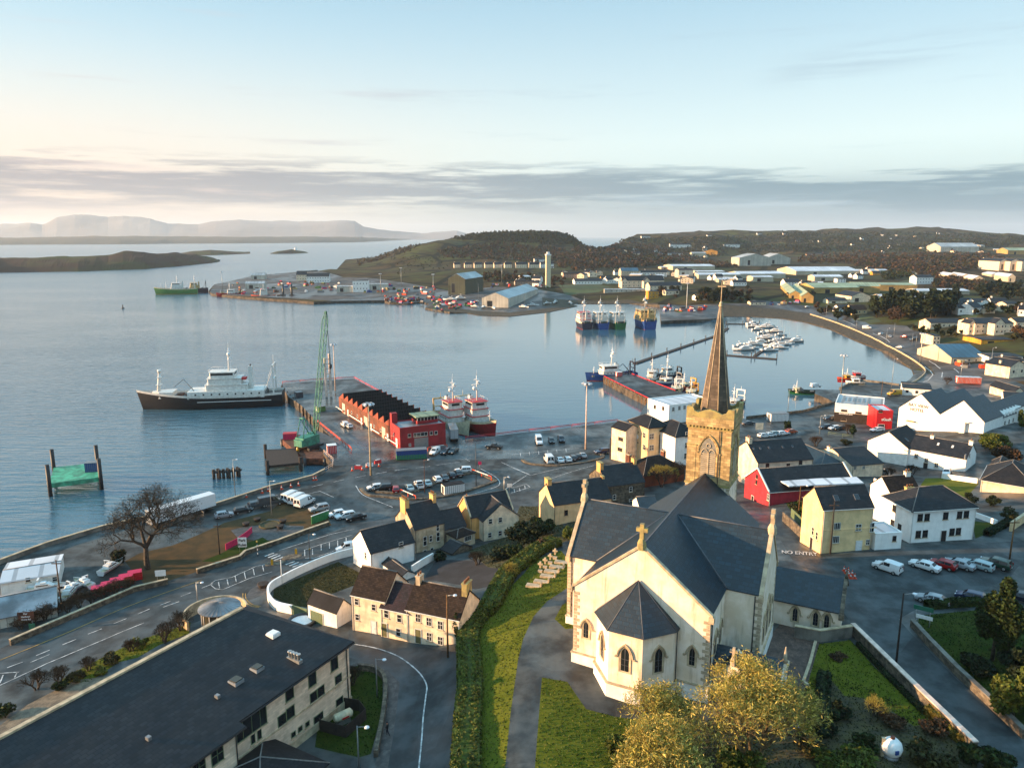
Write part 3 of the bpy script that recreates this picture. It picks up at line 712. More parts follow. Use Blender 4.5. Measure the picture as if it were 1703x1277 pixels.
def house_body(root,Lx,Ly,H,rise=2.2,ridge='x',hip=False,wall='plaster_white',roof='slate_black',wins=(),doors=(),chim=(),sky=(),over=.3,gut='gutter_black',ends=.12,fm='frame_white',pm='pane_dark',wk='sash',coping=None,flat=None,plinth=None,sill='stone_trim',quoins=None,hipends=(1,1)):
 w=MB();b0=-2.5
 if flat is not None:
  w.prism([(0,0),(Lx,0),(Lx,Ly),(0,Ly)],b0,H,0);w.build('wall',m_[wall],root)
  r=MB();r.box(.25,Lx-.25,.25,Ly-.25,H+.005,H+.03);ro=r.build('roof',m_[roof],root)
  q=MB();t=.25;z1=H+flat
  q.box(-.03,Lx+.03,-.03,t,H+.002,z1);q.box(-.03,Lx+.03,Ly-t,Ly+.03,H+.002,z1);q.box(-.03,t,t,Ly-t,H+.002,z1-.002);q.box(Lx-t,Lx+.03,t,Ly-t,H+.002,z1-.002);q.build('parapet',m_[wall],root)
 elif hip:
  w.prism([(0,0),(Lx,0),(Lx,Ly),(0,Ly)],b0,H);w.build('wall',m_[wall],root);ro=roof_hip(root,Lx,Ly,H,rise,over,m_[roof],ends=hipends)
 else:
  S=Ly if ridge=='x' else Lx
  if ridge=='x':w.extr([(0,0,b0),(0,0,H),(0,Ly/2,H+rise),(0,Ly,H),(0,Ly,b0)],(Lx,0,0))
  else:w.extr([(0,0,b0),(Lx,0,b0),(Lx,0,H),(Lx/2,0,H+rise),(0,0,H)],(0,Ly,0))
  w.build('wall',m_[wall],root);ro=roof_gable(root,Lx,Ly,H,rise,ridge,over,m_[roof],ends=ends)
  if coping:
   k=MB();L=Lx if ridge=='x' else Ly
   for e in(-.16,L-.14):
    for s0,s1 in((-over*.6,S/2),(S+over*.6,S/2)):
     z0=H-rise/(S/2)*over*.6;p0,p1=(s0,z0),(s1,H+rise)
     def pt(l,s_,z):return(l,s_,z)if ridge=='x' else(s_,l,z)
     g=[pt(e,p0[0],p0[1]+.15),pt(e,p1[0],p1[1]+.15),pt(e,p1[0],p1[1]+.38),pt(e,p0[0],p0[1]+.38)]
     k.extr(g,pt(.3,0,0))
   k.split('gable_coping',m_[coping],root)
 FR={'F':((0,0),(1,0),(0,-1),Lx),'L':((0,0),(0,1),(-1,0),Ly),'R':((Lx,0),(0,1),(1,0),Ly),'B':((0,Ly),(1,0),(0,1),Lx)}
 for wn in wins:
  if isinstance(wn[1],tuple):
   u_,z_=on_wall(root,FR[wn[0]],*wn[1]);wn=(wn[0],u_/FR[wn[0]][3],z_/H)+tuple(wn[2:])
  wl,u,v,ww,hh=wn[:5];k=wn[5]if len(wn)>5 else wk;f_=wn[6]if len(wn)>6 else fm
  o,uu,nn,L=FR[wl];window(root,(o,uu,nn),u*L,v*H-hh/2,ww,hh,f_,pm,k,sill)
 for d in doors:
  if isinstance(d[1],tuple):d=(d[0],on_wall(root,FR[d[0]],*d[1])[0]/FR[d[0]][3])+tuple(d[2:])
  wl,u,ww,hh=d[:4];o,uu,nn,L=FR[wl];door(root,(o,uu,nn),u*L,d[5]if len(d)>5 else.05,ww,hh,d[4]if len(d)>4 else 'door_white')
 for c in chim:
  x,y,cw,cd,top,n=c[:6];cm=c[6]if len(c)>6 else wall
  cb=MB();X,Y=x*Lx,y*Ly
  if ridge=='x' or hip:zr=H+(0 if flat is not None else rise*max(0,1-abs(Y-Ly/2)/(Ly/2)))
  else:zr=H+rise*max(0,1-abs(X-Lx/2)/(Lx/2))
  zt=zr+top;cb.box(X-cw/2,X+cw/2,Y-cd/2,Y+cd/2,zr-1.2,zt,0);cb.box(X-cw/2-.07,X+cw/2+.07,Y-cd/2-.07,Y+cd/2+.07,zt+.002,zt+.16,2)
  for k in range(n):
   f=(k+.5)/n-.5;px_,py_=(X+f*cw,Y)if cw>cd else(X,Y+f*cd)
   cb.lathe([(.14,0),(.12,.35),(.15,.38),(.15,.45)],8,(px_,py_,zt+.16),1)
  cb.build('chimney',[m_[cm],m_['pot'],m_['mossy_stone' if cm in('plaster_peach','mossy_stone')else 'stone_trim']],ro)
 for s_ in sky:
  x,sd,t,sw,sl=s_[:5];rm=s_[5]if len(s_)>5 else 'glass'
  sb=MB();S=Ly if ridge=='x' else Lx;k=rise/(S/2);ang=math.atan(k);half=S/2
  L=Lx if ridge=='x' else Ly
  s0=t*half;z0=H+k*s0+.18
  du=Vector((0,math.cos(ang),math.sin(ang)));dn=Vector((0,-math.sin(ang),math.cos(ang)));o=Vector((x*L,s0,z0))
  if sd==1:o.y=S-s0;du.y*=-1;dn.y*=-1
  def conv(v):return v if ridge=='x' else Vector((v.y,v.x,v.z))
  ex=Vector((1,0,0))
  def bx(a0,a1,b0_,b1,c0,c1,m):
   P=[conv(o+ex*a+du*b+dn*c)for c in(c0,c1)for a,b in((a0,b0_),(a1,b0_),(a1,b1),(a0,b1))]
   i=len(sb.v);sb.v+=[tuple(p)for p in P]
   for q in((0,3,2,1),(4,5,6,7),(0,1,5,4),(1,2,6,5),(2,3,7,6),(3,0,4,7)):sb.face([i+j for j in q],m)
  bx(-sw/2,sw/2,-sl/2,sl/2,-.05,.08,0);bx(-sw/2+.08,sw/2-.08,-sl/2+.08,sl/2-.08,.081,.1,1)
  sb.build('skylight',[m_['lead'],m_[rm]],ro)
 if gut and flat is None:
  g=MB()
  lines=[((-.1,-over-.06),(Lx+.1,-over-.06)),((-.1,Ly+over+.06),(Lx+.1,Ly+over+.06))]if(ridge=='x' or hip)else[]
  if ridge=='y' or hip:lines+=[((-over-.06,-.1),(-over-.06,Ly+.1)),((Lx+over+.06,-.1),(Lx+over+.06,Ly+.1))]
  S=Ly if ridge=='x' else Lx;zg=H+.06 if hip else H-rise/(S/2)*over+.06
  for a,b_ in lines:g.tube((a[0],a[1],zg),(b_[0],b_[1],zg),.075,.075,5,0,True,False)
  g.split('gutter',m_[gut],root)
  g=MB()
  for X in((.15,Lx-.15)if(ridge=='x' or hip)else()):g.tube((X,-.07,-.2),(X,-.07,H-.2),.045,.045,5)
  for Y in((.15,Ly-.15)if(ridge=='y')else()):g.tube((-.07,Y,-.2),(-.07,Y,H-.2),.045,.045,5)
  if g.v:g.split('downpipe',m_[gut],root)
 if plinth:
  p=MB();t=.05
  p.box(-t,Lx+t,-t,-.001,-2,.45);p.box(-t,Lx+t,Ly+.001,Ly+t,-2,.45);p.box(-t,-.001,-.001,Ly+.001,-2,.449);p.box(Lx+.001,Lx+t,-.001,Ly+.001,-2,.449);p.build('plinth',m_[plinth],root)
 if quoins:
  q=MB();z=0;k=0
  while z<H-.3:
   a,b_=(.55,.32)if k%2 else(.32,.55)
   for X,Y,sx,sy in((0,0,1,1),(Lx,0,-1,1),(0,Ly,1,-1)):
    q.box(min(X-sx*.025,X+sx*a),max(X-sx*.025,X+sx*a),min(Y-sy*.025,Y+sy*b_),max(Y-sy*.025,Y+sy*b_),z+.02,z+.33)
   z+=.36;k+=1
  q.split('quoins',m_[quoins],root)
 return root
# the church
def arch_pts(w,h,n=7):
 """pointed arch outline, base centred at 0"""
 pts=[(-w/2,0),(w/2,0)];hs=h-w*.9
 R_=w*1.0
 for k in range(n+1):
  a=math.acos(.5)*k/n;pts.append((-w/2+R_*math.cos(a),hs+R_*math.sin(a)*.9/math.sin(math.acos(.5))))
 for k in range(1,n+1):
  a=math.acos(.5)*(1-k/n);pts.append((w/2-R_*math.cos(a),hs+R_*math.sin(a)*.9/math.sin(math.acos(.5))))
 return pts
def arch_window(par,o,u,n,w,h,z0,glass='glass',hood=True,trac=False,trim='stone_trim',louv=False):
 o,u,n=Vector(o),Vector(u),Vector(n)
 def W3(a,z,t):return o+u*a+n*t+Vector((0,0,z0+z))
 out=arch_pts(w+.5,h+.36);inn=arch_pts(w,h);f=MB();k=len(out)
 flip=(u.x*n.y-u.y*n.x)<0
 def add(P,m=0):f.poly(P if flip else P[::-1],m)
 for j in range(k):
  j2=(j+1)%k
  a,b=out[j],out[j2];c,d=inn[j],inn[j2]
  zo=-.18
  add([W3(a[0],a[1]+zo,.09),W3(b[0],b[1]+zo,.09),W3(d[0],d[1],.03),W3(c[0],c[1],.03)][::-1])
  add([W3(a[0],a[1]+zo,0),W3(b[0],b[1]+zo,0),W3(b[0],b[1]+zo,.09),W3(a[0],a[1]+zo,.09)][::-1])
 if hood:
  ho=arch_pts(w+1.0,h+.72);hi=arch_pts(w+.66,h+.5)
  hs=(h+.72)-(w+1.0)*.9
  idx=[j for j in range(2,len(ho))]
  for j in idx[:-1]:
   a,b=ho[j],ho[j+1];c,d=hi[j],hi[j+1];zo=-.22
   Pq=[W3(c[0],c[1]+zo,.16),W3(d[0],d[1]+zo,.16),W3(b[0],b[1]+zo,.2),W3(a[0],a[1]+zo,.2)];add(Pq,0)
   add([W3(a[0],a[1]+zo,0),W3(a[0],a[1]+zo,.2),W3(b[0],b[1]+zo,.2),W3(b[0],b[1]+zo,0)],0)
   add([W3(c[0],c[1]+zo,.16),W3(c[0],c[1]+zo,0),W3(d[0],d[1]+zo,0),W3(d[0],d[1]+zo,.16)],0)
  for sg in(-1,1):
   a=sg*(w/2+.5)
   quadframe(((o.x,o.y),(u.x,u.y),(n.x,n.y)),min(a,a+sg*.22),max(a,a+sg*.22),z0+hs-.3,z0+hs-.1,0,.2,f)
 fo=f.build('window',m_[trim],par)
 g=MB();add2=[W3(a,z,.035)for a,z in inn];g.poly(add2 if flip else add2[::-1]);
 pm=g.build('pane',m_[glass],fo)
 t=MB();fr=((o.x,o.y),(u.x,u.y),(n.x,n.y))
 if trac:
  quadframe(fr,-.09,.09,z0,z0+h*.62,.03,.16,t)
  for sg in(-1,1):
   cx=sg*w/4;pts=[(cx+(w/4)*math.cos(a),h*.56+w*.42*math.sin(a))for a in[math.pi*q/8 for q in range(9)]]
   for a,b in zip(pts[:-1],pts[1:]):t.tube(W3(a[0],a[1],.09),W3(b[0],b[1],.09),.07,.07,5)
  t.lathe([(0.02,0),(.02,.01)],4,tuple(W3(0,h*.7,.05)))
  for a0 in range(8):
   a,b=a0*math.pi/4,(a0+1)*math.pi/4;t.tube(W3(.33*math.cos(a),h*.80+.33*math.sin(a),.09),W3(.33*math.cos(b),h*.80+.33*math.sin(b),.09),.06,.06,5)
 else:
  quadframe(fr,-.035,.035,z0,z0+h*.97,.036,.07,t)
  for q in(.25,.5):quadframe(fr,-w/2+.02,w/2-.02,z0+h*q,z0+h*q+.03,.036,.06,t)
 if louv:
  z=.25
  while z<h*.62:quadframe(fr,-w/2+.05,w/2-.05,z0+z,z0+z+.12,.036,.10,t);z+=.3
 t.build('tracery',m_['stone_trim' if trac else 'lead'],fo)
def cross_finial(par,x,y,z,h,along='x',mat_='mossy_stone',base=True,name='cross'):
 mb=MB();t=h*.09
 if base:
  mb.lathe([(h*.22,-.5),(h*.2,h*.1),(h*.10,h*.32)],6,(x,y,z),0,False)
 s0=z+h*.3
 mb.box(x-t,x+t,y-t,y+t,s0,z+h)
 a=h*.26;zc=z+h*.72
 if along=='x':mb.box(x-a,x+a,y-t*.9,y+t*.9,zc-t,zc+t)
 else:mb.box(x-t*.9,x+t*.9,y-a,y+a,zc-t,zc+t)
 return mb.build(name,m_[mat_],par)
def church():
 CH=empty('church',(14.9,81.2,12.5),math.radians(62.5-90),'large cream rendered church with a tall stone steeple and dark blue slate roofs','church')
 g0=-1.5;W2=8.25;E=10.7;Rz=17.3;Lf=31.0;k=(Rz-E)/W2
 w=MB()
 w.extr([(-W2,0,g0),(W2,0,g0),(W2,0,E),(0,0,Rz),(-W2,0,E)],(0,Lf,0))
 tx,ty0,ty1=12.5,7.9,18.7;tc=(ty0+ty1)/2;TR=Rz-.5
 for sg in(-1,1):
  x0,x1=(2.0,tx)if sg>0 else(-tx,-2.0)
  w.extr([(x0,ty0,g0),(x0,ty0,E),(x0,tc,TR),(x0,ty1,E),(x0,ty1,g0)],(x1-x0,0,0))
 ap=[(-4.9,.3),(-4.9,-.9),(-2.2,-4.1),(1.8,-4.1),(4.6,-.9),(4.6,.3)]
 w.prism(ap,g0,8.5)
 w.build('wall',m_['plaster_church'],CH)
 p=MB();off=[(-5.15,.05),(-5.15,-1.0),(-2.32,-4.35),(1.92,-4.35),(4.85,-1.0),(4.85,.05)]
 p.prism(off,g0,1.95);p.box(-W2-.18,-5.16,-.18,-.003,g0,1.95);p.box(4.86,W2+.18,-.18,-.003,g0,1.95);p.box(-W2-.18,-W2-.003,-.003,ty0-.1,g0,1.95);p.box(W2+.003,W2+.18,-.003,2.5,g0,1.95)
 p.box(-tx-.15,-tx-.003,ty0-.15,ty1+.15,g0,1.95);p.box(-tx,-W2-.2,ty0-.15,ty0-.003,g0,1.94);p.box(tx+.003,tx+.15,ty0-.15,ty1+.15,g0,1.95)
 p.split('plinth',m_['plaster_white'],CH,.02)
 st=MB()
 o2=[(-5.25,.05),(-5.25,-1.05),(-2.36,-4.45),(1.96,-4.45),(4.95,-1.05),(4.95,.05)]
 st.prism(o2,1.952,2.1);st.box(-W2-.26,-5.26,-.26,-.003,1.952,2.1);st.box(4.96,W2+.26,-.26,-.003,1.952,2.1);st.box(-W2-.26,-W2-.003,-.003,ty0-.16,1.952,2.1)
 st.box(tx+.003,tx+.2,ty0-.2,ty1+.2,1.952,2.1);st.box(-tx-.2,-tx-.003,ty0-.2,ty1+.2,1.952,2.1)
 st.split('string_course',m_['stone_trim'],CH)
 ed=MB();o3=[(-6.2,0),(-5.9,-1.5),(-2.7,-5.2),(2.3,-5.2),(5.6,-1.5),(6,0)];ed.prism(o3,g0,.12);ed.box(-W2-.9,-6.21,-.9,0,g0,.12);ed.build('footing',m_['concrete'],CH)
 r=MB();th=.14;ov=.12
 def slab(P,m=0,flip=False):
  up=[Vector(q)+Vector((0,0,th))for q in P];lo=[Vector(q)+Vector((0,0,.012))for q in P]
  if flip:up=up[::-1];lo=lo[::-1]
  r.poly(up,m);r.poly(lo[::-1],m)
  for j in range(len(P)):r.poly([lo[j],lo[(j+1)%len(P)],up[(j+1)%len(P)],up[j]],m)
 slab([(W2+ov,.3,E-k*ov),(W2+ov,Lf,E-k*ov),(0,Lf,Rz),(0,.3,Rz)]);slab([(-W2-ov,.3,E-k*ov),(-W2-ov,Lf,E-k*ov),(0,Lf,Rz),(0,.3,Rz)],0,True)
 k2=(TR-E)/(tc-ty0);xr=(Rz-TR)/k
 for sg in(1,-1):
  for yy,s2 in((ty0-ov,1),(ty1+ov,-1)):
   ze=E-k2*ov+.03;P=[(sg*(tx-.35),yy,ze),(sg*(tx-.35),tc,TR+.03),(sg*(xr-.3),tc,TR+.03),(sg*W2,yy,ze)]
   slab(P,0,flip=(sg*s2>0))
 tip=Vector((-.15,-.2,13.3));ae=[(-5.2,.0),(-5.2,-1.05),(-2.35,-4.4),(1.95,-4.4),(4.9,-1.05),(4.9,.0)]
 for a,b in zip(ae[:-1],ae[1:]):r.poly([(a[0],a[1],8.5),(b[0],b[1],8.5),tuple(tip)])
 r.poly([(a[0],a[1],8.48)for a in ae][::-1]);
 ro=r.build('roof',m_['slate'],CH)
 h=MB()
 for a in ae[1:-1]:h.tube((a[0],a[1],8.52),tuple(tip+Vector((0,0,.03))),.05,.05,5)
 h.tube((0,.4,Rz+.15),(0,Lf-.5,Rz+.15),.09,.09,5)
 for sg in(1,-1):
  h.tube((sg*xr,tc,TR+.18),(sg*(tx-.3),tc,TR+.18),.09,.09,5)
  h.tube((sg*(xr-.05),tc-.03,TR+.13),(sg*(W2+.1),ty0-.14,E+.13),.10,.10,5)
 h.build('ridge',m_['lead'],ro)
 c=MB()
 def coping(a,b,d):
  a,b,d=Vector(a),Vector(b),Vector(d);c.extr([a,b,b+Vector((0,0,.34)),a+Vector((0,0,.34))],d)
 for sg in(1,-1):coping((sg*(W2+.25),-.12,E-.15),(0,-.12,Rz+.08),(0,.5,0));c.box(min(sg*W2-.2,sg*(W2+.4)),max(sg*W2-.2,sg*(W2+.4)),-.2,.5,E-.75,E-.02)
 for sg in(1,-1):
  for yy in(ty0-.25,ty1+.25):coping((sg*(tx-.36),yy,E-.15),(sg*(tx-.36),tc,TR+.1),(sg*.5,0,0));c.box(min(sg*(tx-.4),sg*(tx+.2)),max(sg*(tx-.4),sg*(tx+.2)),min(yy,yy+.4)-.15,max(yy,yy+.4)-.25,E-.7,E-.02)
 c.split('gable_coping',m_['stone_trim'],CH)
 cross_finial(CH,0,.1,Rz+.3,2.6,'x');cross_finial(CH,-tx+.1,tc,TR+.2,2.7,'y','stone_trim');cross_finial(CH,tx-.1,tc,TR+.2,2.7,'y','stone_trim')
 q=MB();z=2.2;i=0
 while z<E-.9:
  a,b=(.75,.42)if i%2 else(.42,.75)
  for X,Y,sx,sy in((-W2,0,1,1),(W2,0,-1,1),(tx,ty0,-1,1),(-tx,ty0,1,1),(tx,ty1,-1,-1)):
   q.box(min(X-sx*.03,X+sx*a),max(X-sx*.03,X+sx*a),min(Y-sy*.03,Y+sy*b),max(Y-sy*.03,Y+sy*b),z+.02,z+.40)
  z+=.44;i+=1
 q.split('quoins',m_['quoin'],CH)
 def face(a,b,t=.5):
  a,b=Vector((*a,0)),Vector((*b,0));d=(b-a).normalized();n=Vector((d.y,-d.x,0));return a+(b-a)*t,d,n
 for a,b in(((-4.9,-.9),(-2.2,-4.1)),((-2.2,-4.1),(1.8,-4.1)),((1.8,-4.1),(4.6,-.9))):
  o,d,n=face(a,b);arch_window(CH,o,d,n,.95,2.9,3.9)
 for X in(-6.6,6.4):arch_window(CH,(X,0,0),(1,0,0),(0,-1,0),.62,2.1,4.3)
 for dy,hh in((-2.5,3.6),(0,4.8),(2.5,3.6)):arch_window(CH,(tx,tc+dy,0),(0,1,0),(1,0,0),.9,hh,3.4);arch_window(CH,(-tx,tc+dy,0),(0,1,0),(-1,0,0),.9,hh,3.4)
 for yy in(3.2,5.8):arch_window(CH,(W2,yy,0),(0,1,0),(1,0,0),.8,2.8,4.6)
 arch_window(CH,(10.6,ty0,0),(1,0,0),(0,-1,0),.8,2.6,4.4)if False else None
 for yy in(22,26):arch_window(CH,(W2,yy,0),(0,1,0),(1,0,0),.8,2.8,4.6);arch_window(CH,(-W2,yy,0),(0,1,0),(-1,0,0),.8,2.8,4.6)
 for y0 in(4.0,):arch_window(CH,(-W2,y0,0),(0,1,0),(-1,0,0),.8,2.8,4.6)
 g=MB()
 for X,Y,z1 in((4.75,-.65,8.4),(W2-.6,ty0-.08,E-.2),(tx-.8,ty0-.08,E-.2),(-tx+.6,ty0-.08,E),(W2+.08,.8,E-.2)):g.tube((X,Y,.1),(X,Y,z1),.07,.07,6)
 g.split('downpipe',m_['gutter_black'],CH)
# tower
 x0,x1,y0,y1=-2.9,3.6,30.6,37.1;cx,cy=(x0+x1)/2,(y0+y1)/2
 t=MB();t.prism([(x0,y0),(x1,y0),(x1,y1),(x0,y1)],g0,15.6);lower=t.build('tower_base',m_['plaster_church'],CH)
 t=MB();e=.05;t.prism([(x0+e,y0+e),(x1-e,y0+e),(x1-e,y1-e),(x0+e,y1-e)],15.9,24.3)
 for X in(x0,x1-1.35):
  for Y in(y0,y1-1.35):t.prism([(X,Y),(X+1.35,Y),(X+1.35,Y+1.35),(X,Y+1.35)],15.92,21.6)
 tw=t.build('belfry',m_['sandstone'],CH)
 t=MB();t.prism([(x0-.15,y0-.15),(x1+.15,y0-.15),(x1+.15,y1+.15),(x0-.15,y1+.15)],15.602,15.9)
 for X in(x0-.08,x1-1.43):
  for Y in(y0-.08,y1-1.43):t.prism([(X,Y),(X+1.51,Y),(X+1.51,Y+1.51),(X,Y+1.51)],21.602,21.78)
 t.prism([(x0-.12,y0-.12),(x1+.12,y0-.12),(x1+.12,y1+.12),(x0-.12,y1+.12)],24.302,24.45)
 for s_ in range(13):
  X=x0+.1+s_*(6.4/12.6)
  for Y in(y0-.2,y1):t.box(X,X+.22,Y,Y+.2,24.452,24.75)
  Yy=y0+.1+s_*(6.4/12.6)
  for X2 in(x0-.2,x1):t.box(X2,X2+.2,Yy,Yy+.22,24.452,24.75)
 t.prism([(x0,y0),(x1,y0),(x1,y1),(x0,y1)],24.452,24.75)
 t.split('cornice',m_['mossy_stone'],tw,.02)
 t=MB();t.prism([(x0-.25,y0-.25),(x1+.25,y0-.25),(x1+.25,y1+.25),(x0-.25,y1+.25)],24.752,26.0,1)
 d=.45
 def batt(p0,p1,nrm):
  p0,p1=Vector(p0),Vector(p1);L=(p1-p0).length;u=(p1-p0)/L;prof=[(0,0),(0,1.55),(.13,1.55),(.17,.95),(.25,.75),(.33,1.0),(.40,1.2),(.5,1.35),(.60,1.2),(.67,1.0),(.75,.75),(.83,.95),(.87,1.55),(1,1.55),(1,0)]
  t.extr([tuple(p0+u*(a*L)+Vector((0,0,26.0+b)))for a,b in prof],Vector(nrm)*d,0)
 X0,X1,Y0,Y1=x0-.25,x1+.25,y0-.25,y1+.25
 batt((X0,Y0,0),(X1,Y0,0),(0,1,0));batt((X1,Y1,0),(X0,Y1,0),(0,-1,0));batt((X1,Y0+.46,0),(X1,Y1-.46,0),(-1,0,0));batt((X0,Y1-.46,0),(X0,Y0+.46,0),(1,0,0))
 t.build('battlement',[m_['mossy_stone'],m_['sandstone']],tw)
 for o,u,n in(((cx,y0+e,0),(1,0,0),(0,-1,0)),((x1-e,cy,0),(0,1,0),(1,0,0)),((x0+e,cy,0),(0,1,0),(-1,0,0)),((cx,y1-e,0),(1,0,0),(0,1,0))):arch_window(tw,o,u,n,2.2,6.1,16.9,'blind',True,True,'sandstone',True)
 q=MB();z=8;i=0
 while z<15.2:
  a,b=(.8,.42)if i%2 else(.42,.8)
  for X,Y,sx,sy in((x0,y0,1,1),(x1,y0,-1,1),(x1,y1,-1,-1)):q.box(min(X-sx*.03,X+sx*a),max(X-sx*.03,X+sx*a),min(Y-sy*.03,Y+sy*b),max(Y-sy*.03,Y+sy*b),z+.02,z+.40)
  z+=.44;i+=1
 q.split('quoins',m_['quoin'],CH)
 dp=MB();dp.tube((x1-1.7,y0-.1,8),(x1-1.7,y0-.1,24.2),.07,.07,6);dp.build('lightning_strip',m_['gutter_black'],CH)
 s_=MB();n=8;pr=[(2.3,26.0),(2.15,27.0),(.14,42.6)]
 ring=[]
 for rr,zz in pr:
  i=len(s_.v);ring.append(i)
  for j in range(n):a=math.pi/8+j*math.pi/4;s_.v.append((cx+rr*math.cos(a),cy+rr*math.sin(a),zz))
 for a in range(len(pr)-1):
  for j in range(n):s_.face((ring[a]+j,ring[a]+(j+1)%n,ring[a+1]+(j+1)%n,ring[a+1]+j),0)
 sp=s_.build('spire',m_['spire_stone'],CH)
 b=MB()
 for j in range(n):a=math.pi/8+j*math.pi/4;b.tube((cx+2.15*math.cos(a),cy+2.15*math.sin(a),26.9),(cx+.15*math.cos(a),cy+.15*math.sin(a),42.5),.09,.05,5)
 b.lathe([(.3,0),(.36,.2),(.2,.4),(.28,.5),(.1,.8)],8,(cx,cy,42.2));b.build('rib',m_['stone_trim'],sp)
 f=MB();f.tube((cx,cy,42.9),(cx,cy,46.2),.09,.06,6);f.box(cx-.6,cx+.6,cy-.06,cy+.06,45.1,45.25);f.build('cross',m_['stone_trim'],sp)
# sacristy wing on the right, with its parapet gable
 a0,a1,b0,b1,ze_,zr_=12.52,20.6,22.6,31.6,3.6,6.3
 s2=MB();s2.extr([(a0-4,b0,g0),(a0-4,b0,ze_),(a0-4,(b0+b1)/2,zr_),(a0-4,b1,ze_),(a0-4,b1,g0)],(a1-a0+4,0,0));sac=s2.build('sacristy',m_['plaster_church'],CH)
 r=MB();kk=(zr_-ze_)/((b1-b0)/2)
 slab([(a0-4,b0-.3,ze_-kk*.3),(a1-.2,b0-.3,ze_-kk*.3),(a1-.2,(b0+b1)/2,zr_),(a0-4,(b0+b1)/2,zr_)]);slab([(a0-4,b1+.3,ze_-kk*.3),(a1-.2,b1+.3,ze_-kk*.3),(a1-.2,(b0+b1)/2,zr_),(a0-4,(b0+b1)/2,zr_)],0,True)
 r.build('roof',m_['slate'],sac)
 c=MB()
 for y_,s3 in((b0-.35,1),(b1+.35,-1)):coping((a1-.21,y_,ze_-.25),(a1-.21,(b0+b1)/2,zr_+.12),(.5,0,0))
 c.box(a1-.3,a1+.35,b0-.55,b0+.1,ze_-.9,ze_-.05);c.lathe([(.3,0),(.18,.4),(.06,1.5)],6,(a1+.05,(b0+b1)/2,zr_+.3));c.build('gable_coping',m_['rubble'],sac)
 for X in(14.9,17.5,18.9):arch_window(sac,(X,b0,0),(1,0,0),(0,-1,0),.6,1.9,1.0)
# porch / vestry on the near right flank with crossed slate roofs
 v=MB();v.extr([(W2-.5,2.2,g0),(W2-.5,2.2,3.4),(W2-.5,4.5,5.0),(W2-.5,7.4,3.4),(W2-.5,7.4,g0)],(8.2,0,0));v.extr([(9.0,4.2,g0),(12.6,4.2,g0),(12.6,4.2,3.4),(10.8,4.2,5.4),(9.0,4.2,3.4)],(0,-3.1,0));ve=v.build('vestry',m_['plaster_church'],CH)
 r=MB()
 slab([(W2,1.9,3.27),(15.8,1.9,3.27),(15.8,4.5,5.0),(W2,4.5,5.0)]);slab([(W2,7.65,3.27),(15.8,7.65,3.27),(15.8,4.5,5.0),(W2,4.5,5.0)],0,True)
 slab([(12.85,.95,3.13),(12.85,3.5,3.13),(10.8,3.5,5.41),(10.8,.95,5.41)]);slab([(8.75,.95,3.13),(8.75,3.5,3.13),(10.8,3.5,5.41),(10.8,.95,5.41)],0,True)
 r.build('roof',m_['slate'],ve);cross_finial(ve,10.8,1.1,5.4,1.7,'x','quoin')
 c=MB();c.lathe([(.35,0),(.22,.5),(.07,1.9)],6,(15.9,4.5,4.9));c.box(15.81,16.1,1.2,7.8,3.0,3.35);c.build('pinnacle',m_['quoin'],ve)
 for X in(9.4,14.2):arch_window(ve,(X,2.2 if X>13 else 1.1,0),(1,0,0),(0,-1,0),.55,1.7,.9)
 return CH
church()
# the town: near buildings
def text_on(par,fr,uc,z,size,s,m,name='lettering',t=.05,vertical=False):
 cu=bpy.data.curves.new(name,'FONT');cu.body=s;cu.size=size;cu.extrude=t/2;cu.align_x='CENTER';cu.align_y='CENTER';cu.offset=size*.02
 tmp=bpy.data.objects.new('tmp',cu);COL.objects.link(tmp);dg=bpy.context.evaluated_depsgraph_get();dg.update()
 me=bpy.data.meshes.new_from_object(tmp.evaluated_get(dg));bpy.data.objects.remove(tmp)
 o,u,n=fr[:3];M=Matrix(((u[0],0,n[0],o[0]+u[0]*uc+n[0]*t),(u[1],0,n[1],o[1]+u[1]*uc+n[1]*t),(0,1,0,z),(0,0,0,1)))
 me.transform(M);me.materials.clear();me.materials.append(m_[m])
 ob=bpy.data.objects.new(name,me);COL.objects.link(ob);ob.parent=par;return ob
def FRS(Lx,Ly):return{'F':((0,0),(1,0),(0,-1),Lx),'L':((0,0),(0,1),(-1,0),Ly),'R':((Lx,0),(0,1),(1,0),Ly),'B':((0,Ly),(1,0),(0,1),Lx)}
def wn(w,c,pts,ww,hh,*k):return[(w,c(*p),ww,hh,*k)for p in pts]
TERR='houses of the terrace on the bend'
house('terraced_house','cream end terrace house with brown slate roof beside the low garage','house',S3(682,772),S3(858,838),None,12.9,7.3,3.1,Ly=6.6,yaw=-22,wall='plaster_cream',roof='slate_brown',over=.15,wins=wn('F',S3,[(715,815),(820,850),(719,910)],.75,1.05),doors=[('F',S3(820,990),.8,2.0,'door_white')],group=TERR,gut='gutter_white')
house('terraced_house','middle terrace house with purple slate roof and olive front door','house',S3(860,852),S3(1016,905),None,12.0,7.5,2.7,Ly=6.5,yaw=-22,wall='plaster_cream',roof='slate_purple',over=.15,wins=wn('F',S3,[(898,890),(978,918),(972,1003)],.8,1.25),doors=[('F',S3(888,1030),.85,2.1,'door_olive')],group=TERR,gut='gutter_white')
